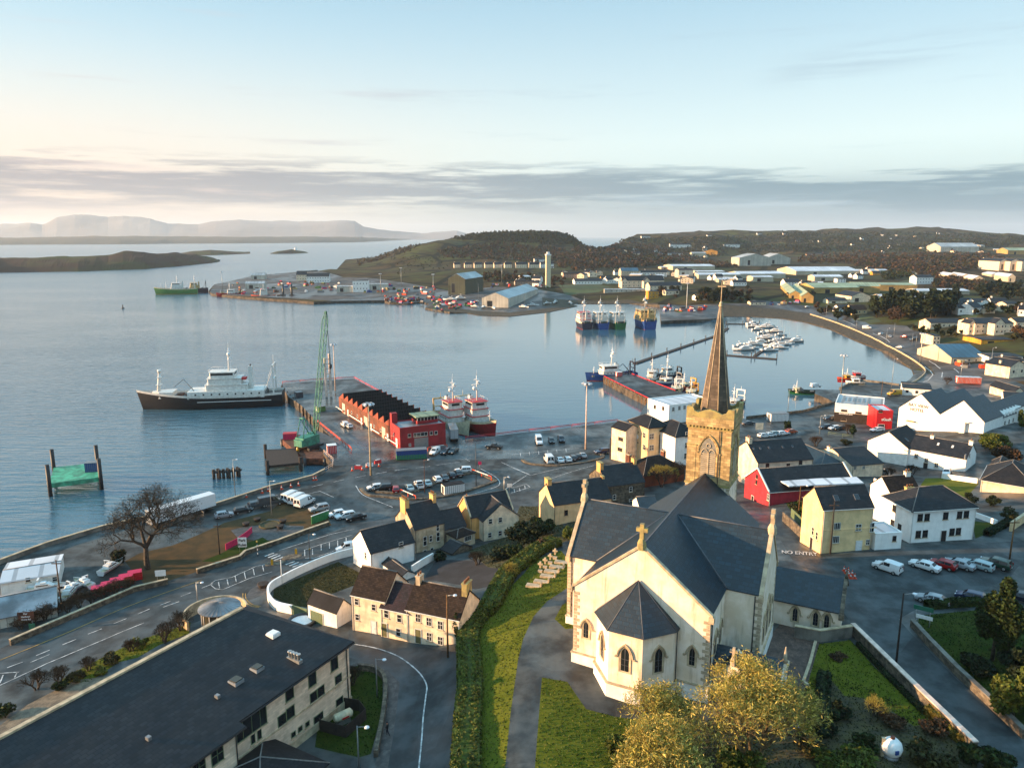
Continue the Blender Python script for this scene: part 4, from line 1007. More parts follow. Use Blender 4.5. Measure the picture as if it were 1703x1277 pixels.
house('terraced_house','long cream end terrace house with ivy on its gable and two mossy chimneys','house',S3(1018,862),S3(1318,958),None,12.6,7.7,2.9,Ly=6.6,yaw=-22,wall='plaster_cream',roof='slate_brown',over=.15,wins=wn('F',S3,[(1093,915),(1160,938),(1230,960),(1162,1030),(1230,1055)],.85,1.3,'cross'),doors=[('F',S3(1095,1050),.9,2.1,'door_olive')],chim=[(.06,.5,.7,1.2,.9,2,'plaster_stained'),(.95,.5,.8,1.7,1.2,4,'mossy_stone')],group=TERR,gut='gutter_white')
house('garage','low white garage with grey pitched roof inside the curved garden wall','garage',S3(590,890),S3(682,838),S3(412,828),9.3,6.4,1.6,ridge='y',wall='plaster_white',roof='roof_felt',over=.1,gut=None,doors=[('L',S3(470,900),2.6,2.0,'frame_green',.05)])
house('village_house','white house with dark slate roofs standing beside the pelican crossing road','house',S3(800,520),S3(1042,432),S3(680,412),9.4,4.6,3.0,Ly=7.6,yaw=36,wall='plaster_bright',over=.12,wins=wn('F',S3,[(988,465)],.9,1.1)+wn('L',S3,[(770,530)],.7,1.2))
house('rear_annex','white lean-to annex with a catslide slate roof behind the white house','annex',S3(812,552),S3(952,510),None,7.6,4.8,1.4,Ly=3.6,yaw=36,wall='plaster_bright',over=.1,gut=None,wins=wn('F',S3,[(868,603)],.9,.7))
house('outbuilding','small black roofed outhouse in the white house yard','outbuilding',S3(985,668),S3(1052,632),S3(900,575),7.2,5.2,.8,ridge='y',wall='plaster_white',over=.1,gut=None)
house('village_house','tall narrow grey house with two orange lit chimneys and a roof dormer','house',S8(425,668),S8(655,608),S8(205,588),10.0,4.4,3.6,yaw=35,Ly=8.2,wall='plaster_stained',over=.12,wins=wn('F',S8,[(505,755),(608,720),(505,860)],.8,1.9)+wn('F',S8,[(550,735),(560,830),(605,650)],.7,1.3),chim=[(.04,.55,.9,2.1,1.6,5,'plaster_peach'),(.96,.5,.7,1.5,1.2,3,'plaster_peach')])
house('village_house','low dark roofed cottage squeezed between the two gabled houses','house',S8(662,668),S8(838,640),None,8.2,4.4,2.7,yaw=30,Ly=7,wall='plaster_grey',over=.1)
house('rear_annex','single storey annex with brown hipped roof and wide window','annex',S8(757,738),S8(912,697),S8(657,705),7.4,4.5,1.0,hip=True,wall='plaster_stained',roof='slate_brown',over=.15,gut=None,wins=wn('F',S8,[(842,733)],1.8,1.1,'grid'))
house('stone_shed','stone shed with slate and tin roof at the end of the back yard','shed',S8(720,860),S8(905,815),S8(670,850),6.6,4.9,1.2,ridge='y',Ly=3.4,wall='rubble',over=.1,gut=None)
house('village_house','tall house with a yellow lit gable and slate roof facing the quay road','house',S8(865,575),S8(1195,512),S8(690,512),9.4,4.4,3.3,yaw=27,wall='plaster_peach',over=.1,coping='stone_trim',sky=[(.55,0,.5,.9,1.2)],chim=[(.1,.62,.6,.9,.6,1,'plaster_grey')])
house('rear_wing','cream gabled rear wing with four brown windows above the bushes','house wing',S8(967,600),S8(1240,553),None,9.3,4.5,3.0,ridge='y',yaw=24,Ly=5.5,wall='plaster_cream',over=.25,gut='rust',wins=wn('F',S8,[(1020,600),(1097,588),(1015,708),(1096,693)],.85,1.1))
house('cottage','cottage with jet black roof and big yellow lit chimney gable','house',R7(283,952),R7(645,893),R7(165,868),10.8,6.4,3.2,yaw=19,wall='plaster_tan',over=.1,wins=wn('F',R7,[(362,1000)],.8,1.2,'sash','frame_brown'),chim=[(.04,.55,.9,1.9,1.3,0,'plaster_peach'),(.985,.5,.5,.9,.3,0,'plaster_peach')])
house('porch','small brown roofed back porch on the black roofed cottage','porch',R7(440,985),R7(500,970),None,8.8,6.5,.5,Ly=2.2,yaw=19,wall='plaster_tan',roof='slate_brown',over=.15,gut=None)
house('village_house','grey rubble stone house with dark roof and tall gable chimney behind the black roofed cottage','house',R7(640,828),R7(875,793),R7(512,748),10.3,5.5,3.2,yaw=21,wall='rubble',over=.1,wins=wn('F',R7,[(788,845),(680,897),(788,925)],.8,1.2),chim=[(.03,.5,.8,1.9,1.0,0,'plaster_peach'),(.97,.5,.7,1.4,1.0,2,'plaster_peach')])
house('village_house','old house with large mossy brown hipped roof and red brick chimney','house',R7(872,760),R7(1150,712),R7(828,690),8.6,4.8,2.9,hip=True,yaw=28,Ly=9,wall='shed_orange',roof='slate_brown',over=.15,chim=[(.02,.7,.7,1.3,1.9,2,'shed_orange'),(.92,.8,.7,1.2,1.6,2,'shed_orange')])
house('outbuilding','low outhouse with blue slate roof beside the church steeple','outbuilding',R7(850,975),R7(975,985),None,12.4,10.4,1.5,Ly=5.0,yaw=8,wall='plaster_white',roof='slate',over=.2,gut=None)
ap=house('apartment_block','yellow lit four storey apartment block with grey hipped roof and round wall clock','apartments',R7(905,447),R7(1040,433),R7(752,393),14.3,3.4,2.2,hip=True,yaw=23,Ly=9.8,wall='plaster_tan',roof='tile_dark',over=.35,gut=None,wins=wn('F',R7,[(925,497),(925,572)],1.5,1.5,'cross')+wn('L',R7,[(877,490),(875,568)],1.3,1.5,'cross')+wn('F',R7,[(977,545)],.35,5.2,'plain','frame_brown')+wn('L',R7,[(798,520)],.4,6.5,'plain','frame_brown'))
L_=FRS(6.4,9.8)['L'];u_,z_=on_wall(ap,L_,*R7(832,500));ck=MB();ck.tube((-.01,u_,z_),(-.14,u_,z_),.62,.62,18);ck.build('emblem',m_['white'],ap)
text_on(ap,L_,u_,z_+1.35,.62,'KILLY','metal_dark');text_on(ap,L_,u_-.1,z_-1.6,.5,'COURT','metal_dark')
for o in ap.children:
 if o.name.startswith('lettering'):
  for v in o.data.vertices:v.co.y=2*u_-v.co.y
  o.data.flip_normals()
house('apartment_block','white end block of the apartments with balcony windows nearest the harbour','apartments',R7(757,462),None,R7(638,440),13.0,3.4,1.3,ridge='y',Lx=5.0,yaw=34,wall='plaster_cream',roof='tile_dark',over=.35,gut=None,wins=wn('L',R7,[(722,515),(717,583)],1.9,1.0,'cross','frame_brown')+wn('L',R7,[(655,590)],.45,7.5,'plain','frame_brown'))
b=house('apartment_block','white right hand apartment block with dark roof and corner balcony behind the steeple','apartments',R7(1082,505),R7(1215,470),None,13.2,3.4,2.6,hip=True,Ly=12,yaw=23,wall='plaster_white',roof='tile_dark',over=.3,gut=None,wins=wn('F',R7,[(1162,484),(1158,555),(1152,625)],1.3,1.5,'cross'))
house('balcony_bay','white balcony bay under a small slate roof on the apartments','balcony',R7(1045,540),R7(1142,525),None,9.6,3.4,2.6,hip=True,Ly=4,yaw=23,wall='plaster_white',roof='tile_dark',over=.3,gut=None,wins=wn('F',R7,[(1090,558)],3.4,1.6,'grid'))
house('harbour_office','white flat roofed office with pale blue roof beside the fishing pier','office',R7(1040,298),R7(1285,250),R7(912,252),9.2,3,.0,flat=.35,yaw=26,wall='plaster_bright',roof='roof_white',wins=wn('L',R7,[(947,303),(1002,313)],1.2,1.3,'cross','frame_brown')+wn('F',R7,[(1068,318),(1108,310),(1142,305),(1170,301),(1192,298),(1228,290)],1.0,1.3,'cross'),gut=None)
cr=house('bar_house','tall cream gabled bar with vertical lettering and five roof lights next to the steeple','bar',R8(205,575),R8(503,548),R8(92,500),13.0,6,3.6,yaw=12,wall='plaster_cream',over=.1,roof='slate_black',wins=wn('F',R8,[(258,590),(375,590),(445,572)],.9,1.1,'cross','frame_brown'),sky=[(q,0,.62,.4,.7)for q in(.05,.17,.33,.58,.76)],chim=[(.04,.5,.8,1.6,.9,2,'plaster_cream')])
Lc=FRS(14,11)['L'];u_,z_=on_wall(cr,Lc,1226.5,788)
for k,ch in enumerate('HUGHES'):
 o=text_on(cr,Lc,u_,z_+1.7-k*.72,.8,ch,'black' if k<3 else 'red')
 for v in o.data.vertices:v.co.y=2*u_-v.co.y
 o.data.flip_normals()
rd=house('pub_house','crimson gabled pub with white trim below the cream bar','pub',R8(268,742),R8(760,705),R8(153,658),11.6,6.5,3.6,yaw=12,wall='plaster_red',over=.12,roof='slate_black',gut='gutter_white',wins=wn('L',R8,[(200,652),(197,683)],.7,.9,'plain','frame_brown')+wn('L',R8,[(264,768)],.9,1.4,'cross'),doors=[('L',R8(175,780),.9,2.1,'door_dark')],coping='white')
house('pub_extension','crimson lean-to front of the pub with flat white roof panel','pub',R8(300,768),R8(520,755),None,9.9,7.8,1.4,hip=True,Ly=4.5,yaw=12,wall='plaster_red',over=.25,roof='slate_black',gut='gutter_white',wins=wn('F',R8,[(318,800),(480,775)],1.4,1.7,'cross'))
fr_=MB();P=[Q(*R8(*p),13.1)for p in((318,672),(560,664),(760,656),(800,690),(380,708))];fr_.extr([(*p[:2],13.05)for p in P],(0,0,.2))
o=fr_.build('flat_roof',m_['roof_white']);tag(o,'long flat white roof panel lying across the dark pub roof','roof panel')
ye=house('village_house','yellow two storey house with white front door and two roof lights at the plaza corner','house',R8(575,842),R8(893,850),R8(510,768),20.0,12.0,2.9,yaw=8.5,wall='plaster_yellow',over=.12,gut='gutter_white',wins=wn('F',R8,[(651,930),(643,1005)],1.25,1.25,'grid')+wn('F',R8,[(771,937)],1.1,1.2,'cross')+wn('F',R8,[(847,937)],.8,1.7)+wn('F',R8,[(823,1020)],.75,1.0,'cross')+wn('L',R8,[(515,958),(537,985)],.7,1.4),doors=[('F',R8(772,1040),1.0,2.1,'door_white'),('L',R8(505,1040),.8,2.0,'door_dark')],sky=[(.33,0,.45,.9,1.1),(.74,0,.45,.9,1.1)])
sb=MB();quadframe(FRS(10,6)['F'][:3],0,9.9,4.35,4.5,.002,.07,sb);sb.build('string_course',m_['plaster_yellow'],ye)
house('white_annex','low white flat roofed annex between the yellow house and the white house','annex',R8(868,978),R8(1020,970),None,15.3,12.2,0,flat=.2,Ly=5,yaw=8.5,wall='plaster_bright',roof='roof_white',gut=None,wins=wn('F',R8,[(973,1000)],.7,1.0,'plain','frame_brown'))
wh=house('detached_house','large white two storey house with hipped slate roof and black framed windows','house',R8(1076,850),R8(1440,828),R8(925,765),18.2,12.2,2.9,hip=True,yaw=9.5,wall='plaster_bright',over=.35,gut='gutter_white',fm='door_dark',wins=wn('F',R8,[(1118,882),(1157,880),(1262,872),(1340,867),(1378,864),(1107,976),(1146,973),(1297,963),(1333,960)],1.0,1.35,'cross')+wn('L',R8,[(973,830),(962,912),(1003,936)],.9,1.2),doors=[('F',R8(1247,1000),1.0,2.1,'door_dark')],chim=[(.28,.75,1.5,.7,.8,3,'plaster_peach')])
house('rear_wing','brown roofed rear wing of the large white house with a white chimney','house wing',R8(955,752),R8(1130,745),None,18.0,12.0,2.4,Ly=6,yaw=9.5,wall='plaster_bright',roof='slate_brown',over=.2,gut=None,chim=[(.85,.5,1.0,.7,.7,2,'plaster_white')])
house('village_house','dark slate roofed house behind the pub with small rear windows','house',R8(737,592),R8(920,580),R8(652,495),9.2,5.5,2.2,yaw=14,wall='plaster_cream',over=.1,wins=wn('F',R8,[(752,602),(800,600)],.8,.9,'cross'),chim=[(.02,.6,.6,1.1,.5,1,'plaster_white')])
house('hall','low hall with blue hipped slate roof behind the cream bar','hall',R8(560,600),R8(690,585),R8(485,500),8.4,5,2.4,hip=True,yaw=14,wall='plaster_white',roof='slate',over=.2,gut=None)
house('village_house','plain grey gabled house with dark slate roof below the hotel','house',R8(825,447),R8(1052,492),None,10.2,4.5,3.4,ridge='y',yaw=-50,Ly=11,wall='plaster_white',over=.08,roof='tile_dark',sky=[(.3,1,.35,.8,1.2,'pane_dark')],gut=None,chim=[(.96,.02,.8,.7,-1.0,1,'plaster_white')])
st=house('village_house','white house with porch, white chimneys and an outside stair on its gable','house',R8(1056,495),R8(1252,580),None,10.0,4.9,3.0,yaw=-46,Ly=8.5,wall='plaster_bright',over=.12,gut=None,wins=wn('F',R8,[(1096,535),(1153,560),(1210,587),(1203,638)],.9,1.2,'cross')+wn('R',R8,[(1372,537),(1396,533)],.9,1.0),doors=[('F',R8(1143,640),1.0,2.1,'door_dark')],sky=[(.45,0,.6,.6,1.0,'frame_white'),(.7,0,.6,.6,1.0,'frame_white')],chim=[(.97,.5,.9,.9,.9,1,'plaster_white'),(.3,.5,.8,1,.6,1,'plaster_white')])
mb=MB()
for k in range(12):mb.box(11.2,12.4,1.5+k*.5,2.02+k*.5,-.5,.4+k*.23)
mb.build('stair',m_['concrete'],st)
sh=house('harbour_bar','long flat roofed bar, white above and dark stone below, facing the inner quay','bar',R8(640,242),R8(877,288),None,9.4,3.4,0,flat=.3,Ly=17,yaw=-27,wall='plaster_bright',roof='roof_sheet',gut=None,wins=wn('F',R8,[(690,280),(771,293),(845,304)],1.9,.7,'grid','frame_brown')+wn('F',R8,[(688,331),(836,357)],1.8,.9,'cross'))
Bw,th,Lx,Ly=frame2(R8(640,242),R8(877,288),None,9.4,None,17,-27)
bb=MB();bb.box(-.05,Lx+.02,-.06,-.002,-1,3.2);bb.build('stone_front',m_['timber_dark'],sh);text_on(sh,FRS(Lx,17)['F'],Lx*.24,2.85,.6,'SEAWINDS BAR','white',t=.09)
rr=MB()
for k in range(6):rr.box(2+k*1.5,2.7+k*1.5,6,13,6.05,6.12)
rr.split('roof_light',[m_['metal_grey']],sh,.05)
rs=house('shop','bright red shop front with white lettering joined to the harbour bar','shop',R8(877,283),R8(962,283),None,10.0,3.4,0,flat=.3,Ly=9,yaw=-8,wall='red',roof='roof_white',gut=None,wins=wn('F',R8,[(896,283)],1.1,1.0,'cross','frame_brown'),doors=[('F',R8(900,355),1.8,2.2,'glass')])
text_on(rs,FRS(5.4,9)['F'],3.0,3.9,1.15,'sGaaR','white',t=.09)
ho=empty('hotel',(*Q(*R8(1000,262),11.6)[:2],4),math.radians(-52),'white twin gabled hotel with lettering high on its left gable','hotel')
def hotel():
 Bx,Cx=Q(*R8(1000,262),11.6),Q(*R8(1467,350),11.6);L=float(np.hypot(*(Cx-Bx)[:2]));H=7.6;r=5.4;D_=14
 w=MB()
 for k in(0,1):w.extr([(k*L/2,0,-2),((k+1)*L/2,0,-2),((k+1)*L/2,0,H),((k+.5)*L/2,0,H+r),(k*L/2,0,H)],(0,D_,0))
 w.build('wall',m_['plaster_bright'],ho)
 for k in(0,1):
  g=MB();h=L/4;ov=.15;z0=H-r/h*ov
  for s in(-1,1):
   cx=(k+.5)*L/2;a=[(cx+s*(h+(ov if(k*2-1)==s else 0)),-.15,z0 if(k*2-1)==s else H),(cx+s*(h+(ov if(k*2-1)==s else 0)),D_+.1,z0 if(k*2-1)==s else H),(cx,D_+.1,H+r),(cx,-.15,H+r)]
   a=[Vector(p)+Vector((0,0,.02))for p in a]
   if s<0:a=a[::-1]
   g.extr(a,(0,0,.16),1 if(k==1 and s<0)or(k==0 and s<0)else 0)  # left slopes take brown slate: grazing sunlight put into the colour
  g.build('roof',[m_['slate'],m_['slate_brown']],ho)
 text_on(ho,((0,0),(1,0),(0,-1)),L*.235,H+1.5,1.35,'BAY VIEW','metal_dark');text_on(ho,((0,0),(1,0),(0,-1)),L*.225,H+.1,1.35,'HOTEL','metal_dark')
 c=MB();c.box(L*.12,L*.22,-1.3,-.01,3.9,4.1);c.build('canopy',m_['mossy_stone'],ho)
 c=MB();c.box(L*.75,L*.81,-1.2,-.003,-1,H-.8);c.box(L*.71,L*.85,-1.4,-.002,H-.79,H-.6);c.build('flue',m_['plaster_white'],ho)
 for u in(.55,.62):window(ho,((0,0),(1,0),(0,-1)),L*u,1.2,1,1.3)
 return L
HL=hotel()
rw=empty('hotel_wing',tuple(ho.matrix_basis@Vector((HL-8.4,14.3,0))),math.radians(-52),'long hotel wing with slate roof and a row of little gabled dormers','hotel wing')
house_body(rw,8.2,30,6.8,3.6,'y',False,'plaster_white','slate',over=.2,gut=None,wins=[('R',(k+.7)/9,.7,1.1,1.3)for k in range(9)]+[('R',(k+.7)/9,.28,1.1,1.3)for k in range(9)])
for k in range(6):
 d=MB();y=2+k*2.4;d.extr([(8.25,y-.7,6.0),(8.25,y+.7,6.0),(8.25,y+.7,7.6),(8.25,y,8.5),(8.25,y-.7,7.6)],(-2.2,0,0));d.build('dormer',m_['plaster_white'],rw)
w2=empty('hotel_wing',tuple(ho.matrix_basis@Vector((0.5,14.3,0))),math.radians(-52),'left rear hotel wing under a blue grey slate roof','hotel wing')
house_body(w2,8,22,6.6,3.2,'y',False,'plaster_white','slate',over=.2,gut=None)
house('village_house','white house with broad dark slate roof at the right edge behind the hotel','house',R8(1620,290),R8(1760,330),None,10.5,5,3.4,ridge='y',yaw=-50,Ly=14,wall='plaster_bright',over=.15,wins=wn('F',R8,[(1680,297),(1690,350)],1,1.2),gut=None)
house('bungalow','broad grey slate roofed building with cream wall at the right edge above the hedge','house',R8(1463,672),R8(1760,735),None,12.2,9.6,3.6,hip=True,yaw=-38,Ly=13,wall='plaster_cream',roof='tile_dark',over=.3,gut='gutter_white')
house('outbuilding','cream walled lower block tucked behind the broad grey roof','outbuilding',R8(1500,615),R8(1600,640),None,12.0,8.5,2.0,hip=True,yaw=-38,Ly=9,wall='plaster_cream',roof='tile_dark',over=.2,gut=None)
OF=empty('office_building',(-20.4,85.7,6.8),math.radians(61),'big pale block office under one huge dark slate roof in the lower left','office')
def office():
 H=8.4;D_=14.3;x0=-46.0;rs_=2.35
 w=MB();w.prism([(x0,0),(0,0),(0,18.2),(x0,18.2)],-2,H-.01);w.box(x0,-18.4,-1.0,0.4,-2,H-.002);w.build('wall',m_['blocks'],OF)
 r=MB();k=rs_/D_
 P=[(.45,-.55),(-3.7,D_),(x0,D_),(x0,-1.6),(-17.6,-1.6),(-17.6,-.55)];r.extr([(a,b,H+k*b+.05)for a,b in P],(0,0,.22));r.extr([(.45,-.55,H-.04),(.45,18.4,H-.04),(-3.7,D_,H+rs_+.05)],(0,0,.22));r.extr([(.45,18.4,H-.04),(x0,18.4,H-.04),(x0,D_,H+rs_+.05),(-3.7,D_,H+rs_+.05)],(0,0,.22));ro=r.build('roof',m_['slate_black'],OF)
 e=MB();e.box(.46,.6,-.7,18.4,H-.2,H-.02);e.box(x0,-3.6,D_-.05,D_+.5,H+rs_+.2,H+rs_+.5);e.split('parapet',m_['stone_trim'],ro)
 g=MB();g.tube((.5,-.62,H-.02),(-17.7,-.62,H-.02),.09,.09,6);g.tube((-17.6,-1.68,H-.1),(x0,-1.68,H-.1),.09,.09,6);g.build('gutter',m_['gutter_black'],OF)
 p=MB()
 for X,Y in((-.5,-.08),(-18.0,-.1),(-18.55,-1.1)):p.tube((X,Y,-1),(X,Y,H-.1),.07,.07,6)
 p.split('downpipe',m_['gutter_black'],OF)
 b=MB();b.box(-18.2,.1,-.12,-.002,3.9,4.1);b.box(-18.2,.1,-.12,-.002,-1,1.1);b.build('band',m_['stone_trim'],OF)
 F=((0,0),(1,0),(0,-1),1)
 for px,py,ww,hh,kd in((1478,310,1.3,1.9,'plain'),(1380,372,1.3,1.9,'plain'),(1279,430,1.3,1.6,'plain'),(1497,398,1.2,1.4,'plain'),(1420,450,1.2,1.4,'plain'),(1387,475,1.2,1.4,'plain'),(1502,497,1.3,1.2,'plain'),(1285,543,1.3,1.5,'plain'),(1248,577,1.3,1.5,'plain'),(1110,552,4.2,2.3,'grid'),(1147,638,.6,1.3,'plain'),(1119,657,.6,1.3,'plain'),(1328,616,.7,.7,'plain'),(1298,640,.7,.7,'plain'),(1409,570,1.6,1.2,'plain'),(1360,594,.7,.7,'plain')):
  u,z=on_wall(OF,F,*S2(px,py));window(OF,F[:3],u,min(z-hh/2,H-.35-hh),ww,hh,'frame_green','glass',kd)
 F2=((0,-1.0),(1,0),(0,-1),1)
 for px,py in((958,690),(877,745),(800,795)):
  u,z=on_wall(OF,F2,*S2(px,py));window(OF,F2[:3],u,min(z-.9,H-2.3),1.5,1.8,'frame_green','glass','cross')
 FR=((0,0),(0,1),(1,0),1)
 for u in(3,6.5,10,13.5):
  for z in(1.4,4.8):window(OF,FR[:3],u,z,1.3,1.5,'frame_green','glass','plain')
 def onroof(px,py):
  P=Q(*S2(px,py),6.8+H+.9);M=OF.matrix_basis.inverted()@Vector(P)
  return M.x,M.y,H+k*M.y+.27
 for i,(px,py,mm,s)in enumerate(((1210,222,'white',.62),(1138,355,'roof_flat',.58),(1045,412,'roof_flat',.62))):
  X,Y,Z=onroof(px,py);s_=MB();s_.box(X-s,X+s,Y-s,Y+s,Z-.2,Z+.28);s_.box(X-s*.85,X+s*.85,Y-s*.85,Y+s*.85,Z+.281,Z+.42,1);s_.build('roof_light',[m_[mm],m_['white' if i==0 else 'glass_lit']],ro)
 for px,py in((963,478),(658,665)):
  X,Y,Z=onroof(px,py);s_=MB();s_.box(X-.2,X+.2,Y-.25,Y+.25,Z-.2,Z+.35);s_.build('vent',m_['metal_grey'],ro)
 X,Y,Z=onroof(1303,303);s_=MB();s_.box(X-.3,X+.3,Y-1.0,Y+1.0,Z-.2,Z+.25)
 for q in(-.7,-.2,.3,.7):s_.lathe([(.17,0),(.17,.55),(.26,.6),(.26,.75)],8,(X,Y+q,Z+.25))
 s_.build('flue',m_['galv'],ro)
 m=MB();y0,y1=18.4,22.4
 m.extr([(2.0,y0+.2,H-2.4),(-17,y0+.2,H-2.4),(-17,y1+.5,H-2.9),(3.4,y1+.5,H-2.9)],(0,0,.25));m.build('canopy_roof',m_['metal_grey'],OF)
 m=MB();m.box(-17,-.6,y0+.2,y1,-2,H-3.0);m.build('side_wing',m_['stone_trim'],OF)
office()
lo=empty('office_annex',(*Q(*S2(1180,665),10.5)[:2],7),math.radians(61),'low dark hipped roof annex at the foot of the big office','annex')
house_body(lo,9,9,2.9,2.2,hip=True,wall='blocks',roof='tile_dark',over=.4,gut=None);lo.location=(*Q(*S2(1180,665),12.3)[:2],6.8);lo.location.x+=1.8;lo.location.y-=8.4
RT=empty('pavilion',(*Q(*S1(1370,772),9.2)[:2],4.9),0,'round glass pavilion with shallow conical metal roof beside the office','pavilion')
b=MB();b.lathe([(2.7,-1),(2.7,1.0)],28,(0,0,0),0,False);b.build('base_wall',m_['stone_trim'],RT)
b=MB();b.lathe([(2.62,1.0),(2.62,3.9)],28,(0,0,0),0,False);b.build('glazing',m_['glass_lit'],RT)
b=MB()
for k in range(14):a=k*math.pi/7;b.tube((2.68*math.cos(a),2.68*math.sin(a),1),(2.68*math.cos(a),2.68*math.sin(a),3.9),.06,.06,4)
b.split('mullion',m_['frame_white'],RT,.02)
b=MB();b.lathe([(3.15,3.9),(3.15,4.0),(.05,4.75)],28,(0,0,0),0,False)
for k in range(28):a=k*math.pi/14;b.tube((3.12*math.cos(a),3.12*math.sin(a),4.03),(0,0,4.79),.03,.02,4)
b.build('roof',m_['roof_flat'],RT)
def arc_wall(name,label,cpx,z,r,a0,a1,h,t,m,cap=None,base=None):
 o=empty(name,(*Q(*cpx,z)[:2],z if base is None else base),0,label,'wall');b=MB();n=24
 for q in range(n):
  a,c=math.radians(a0+(a1-a0)*q/n),math.radians(a0+(a1-a0)*(q+1)/n)
  P=[(r*math.cos(a),r*math.sin(a)),(r*math.cos(c),r*math.sin(c)),((r+t)*math.cos(c),(r+t)*math.sin(c)),((r+t)*math.cos(a),(r+t)*math.sin(a))]
  b.prism(P if a1<a0 else P[::-1],-1.5,h,0,top=True)
 b.build('wall_body',m_[m],o);return o
arc_wall('curved_wall','curved tan screen wall sweeping round the glass pavilion',S1(1345,800),6.6,4.6,20,235,1.2,.25,'stone_trim',base=5.4)
RB=empty('harbour_building',(-32.9,213.6,3),math.radians(27),'dark red two storey harbour building with white windows at the pier root','building')
def redb():
 Lx,Ly,H=14.4,9.0,6.3;w=MB();w.box(0,Lx,0,Ly,-1,H);w.build('wall',m_['render_red'],RB)
 r=MB();r.box(.3,Lx-.3,.3,Ly-.3,H+.01,H+.06);ro=r.build('roof',m_['roof_flat'],RB)
 q=MB();q.box(-.05,Lx+.05,-.05,.29,H+.002,H+.4);q.box(-.05,.29,.3,Ly,H+.002,H+.4);q.box(Lx-.29,Lx+.05,.3,Ly,H+.002,H+.4);q.box(.3,Lx-.3,Ly-.28,Ly,H+.002,H+.39);q.build('parapet',m_['render_red'],RB)
 t=MB();t.box(-.06,1.7,Ly-1.8,Ly+.01,-1,H+3.2);t.build('stair_tower',m_['render_red'],RB)
 F=FRS(Lx,Ly)
 for px,py,ww,hh,k in((905,842,1.0,1.1,'plain'),(975,835,4.4,1.2,'grid'),(1042,827,.95,1.1,'plain'),(1071,824,.95,1.1,'plain'),(908,900,.7,.8,'cross')):
  u,z=on_wall(RB,F['F'],*R6(px,py));window(RB,F['F'][:3],u,z-hh/2,ww,hh,'frame_white','pane_dark',k)
 for px,py,ww,hh in((770,812,1.3,1.2),(796,832,.6,1.0),(806,836,.6,1.0)):
  u,z=on_wall(RB,F['L'],*R6(px,py));window(RB,F['L'][:3],u,z-hh/2,ww,hh)
 d=MB();u,z=on_wall(RB,F['F'],*R6(980,905));quadframe(F['F'][:3],u-2.2,u+2.2,-.5,3.0,.002,.06,d);d.build('roller_door',m_['metal_grey'],RB)
 d=MB();quadframe(F['L'][:3],2.5,4.0,-.5,2.8,.002,.06,d);d.build('door',m_['white'],RB)
 e=MB();X0,X1,Y0,Y1=6.6,13.2,3.2,8.2;e.box(X0,X1,Y0,Y1,H+.061,H+1.0);lk=e.build('lookout',m_['render_red'],RB)
 e=MB();e.box(X0+.1,X1-.1,Y0+.1,Y1-.1,H+1.001,H+2.1);e.build('glazing',m_['glass'],lk)
 e=MB();e.box(X0-.6,X1+.6,Y0-.6,Y1+.6,H+2.101,H+2.4);e.build('roof',m_['roof_green'],lk)
 e=MB()
 for k in range(7):e.box(X0+k*1.08,X0+k*1.08+.14,Y0+.0,Y0+.09,H+1.001,H+2.1)
 e.split('mullion',m_['frame_white'],lk,.02)
redb()
SH=empty('saw_tooth_shed',(*(np.array([-32.9,213.6])+9.3*np.array([-math.sin(math.radians(27)),math.cos(math.radians(27))])),3),math.radians(30.5),'long orange walled auction shed with a black saw tooth glazed roof on the pier','shed')
def shed():
 Lx,Ly,H,n=14.6,50.0,5.0,10;w=MB();w.box(0,Lx,0,Ly,-1,H);w.build('wall',m_['shed_orange'],SH)
 st=(Ly-1)/n
 for k in range(n):
  y=.5+k*st;t=MB()
  for X in(.05,Lx-.35):t.extr([(X,y,H+.002),(X,y+st*.98,H+.002),(X,y+.15,H+2.3)],(.3,0,0))
  t.split('gable_end',m_['fin'],SH,.2)
  g=MB();g.poly([(.35,y+.02,H+.01),(Lx-.35,y+.02,H+.01),(Lx-.35,y+.17,H+2.2),(.35,y+.17,H+2.2)])
  g.poly([(.35,y+.17,H+2.2),(Lx-.35,y+.17,H+2.2),(Lx-.35,y+st*.98,H+.02),(.35,y+st*.98,H+.02)]);r=g.build('roof_bay',m_['slate_black'],SH)
  b=MB()
  for j in range(16):X=.6+j*.9;b.box(X,X+.08,y-.02,y+.01,H+.05,H+2.1)
  b.box(.4,Lx-.4,y-.03,y+.0,H+2.1,H+2.22);b.build('glazing_bars',m_['metal_dark'],r)
 F=((0,0),(0,1),(-1,0))
 for u,ww in((4,3),(20,3.4),(43,3.2)):
  d=MB();quadframe(F,u,u+ww,-.5,3.6,.002,.06,d);d.build('loading_door',m_['wall_sheet'],SH)
 for u in(2.2,16.8,26,40):door(SH,F,u,0,1.1,2.2)
 for u in(8,14,30,36):window(SH,F,u,1.6,1.2,1.0)
 rl=MB()
 for a,b_ in((-8,3),(8,16),(23,37),(44,52)):quadframe(F,a,b_,.9,1.25,.5,.62,rl)
 rl.split('guard_rail',m_['white'],SH,.1)
 rl=MB()
 for a in(-8,3.05,16.05,22.6,37.05,43.6):quadframe(F,a,a+.5,.5,1.5,.4,.7,rl)
 rl.split('rail_end',m_['orange'],SH,.1)
shed()
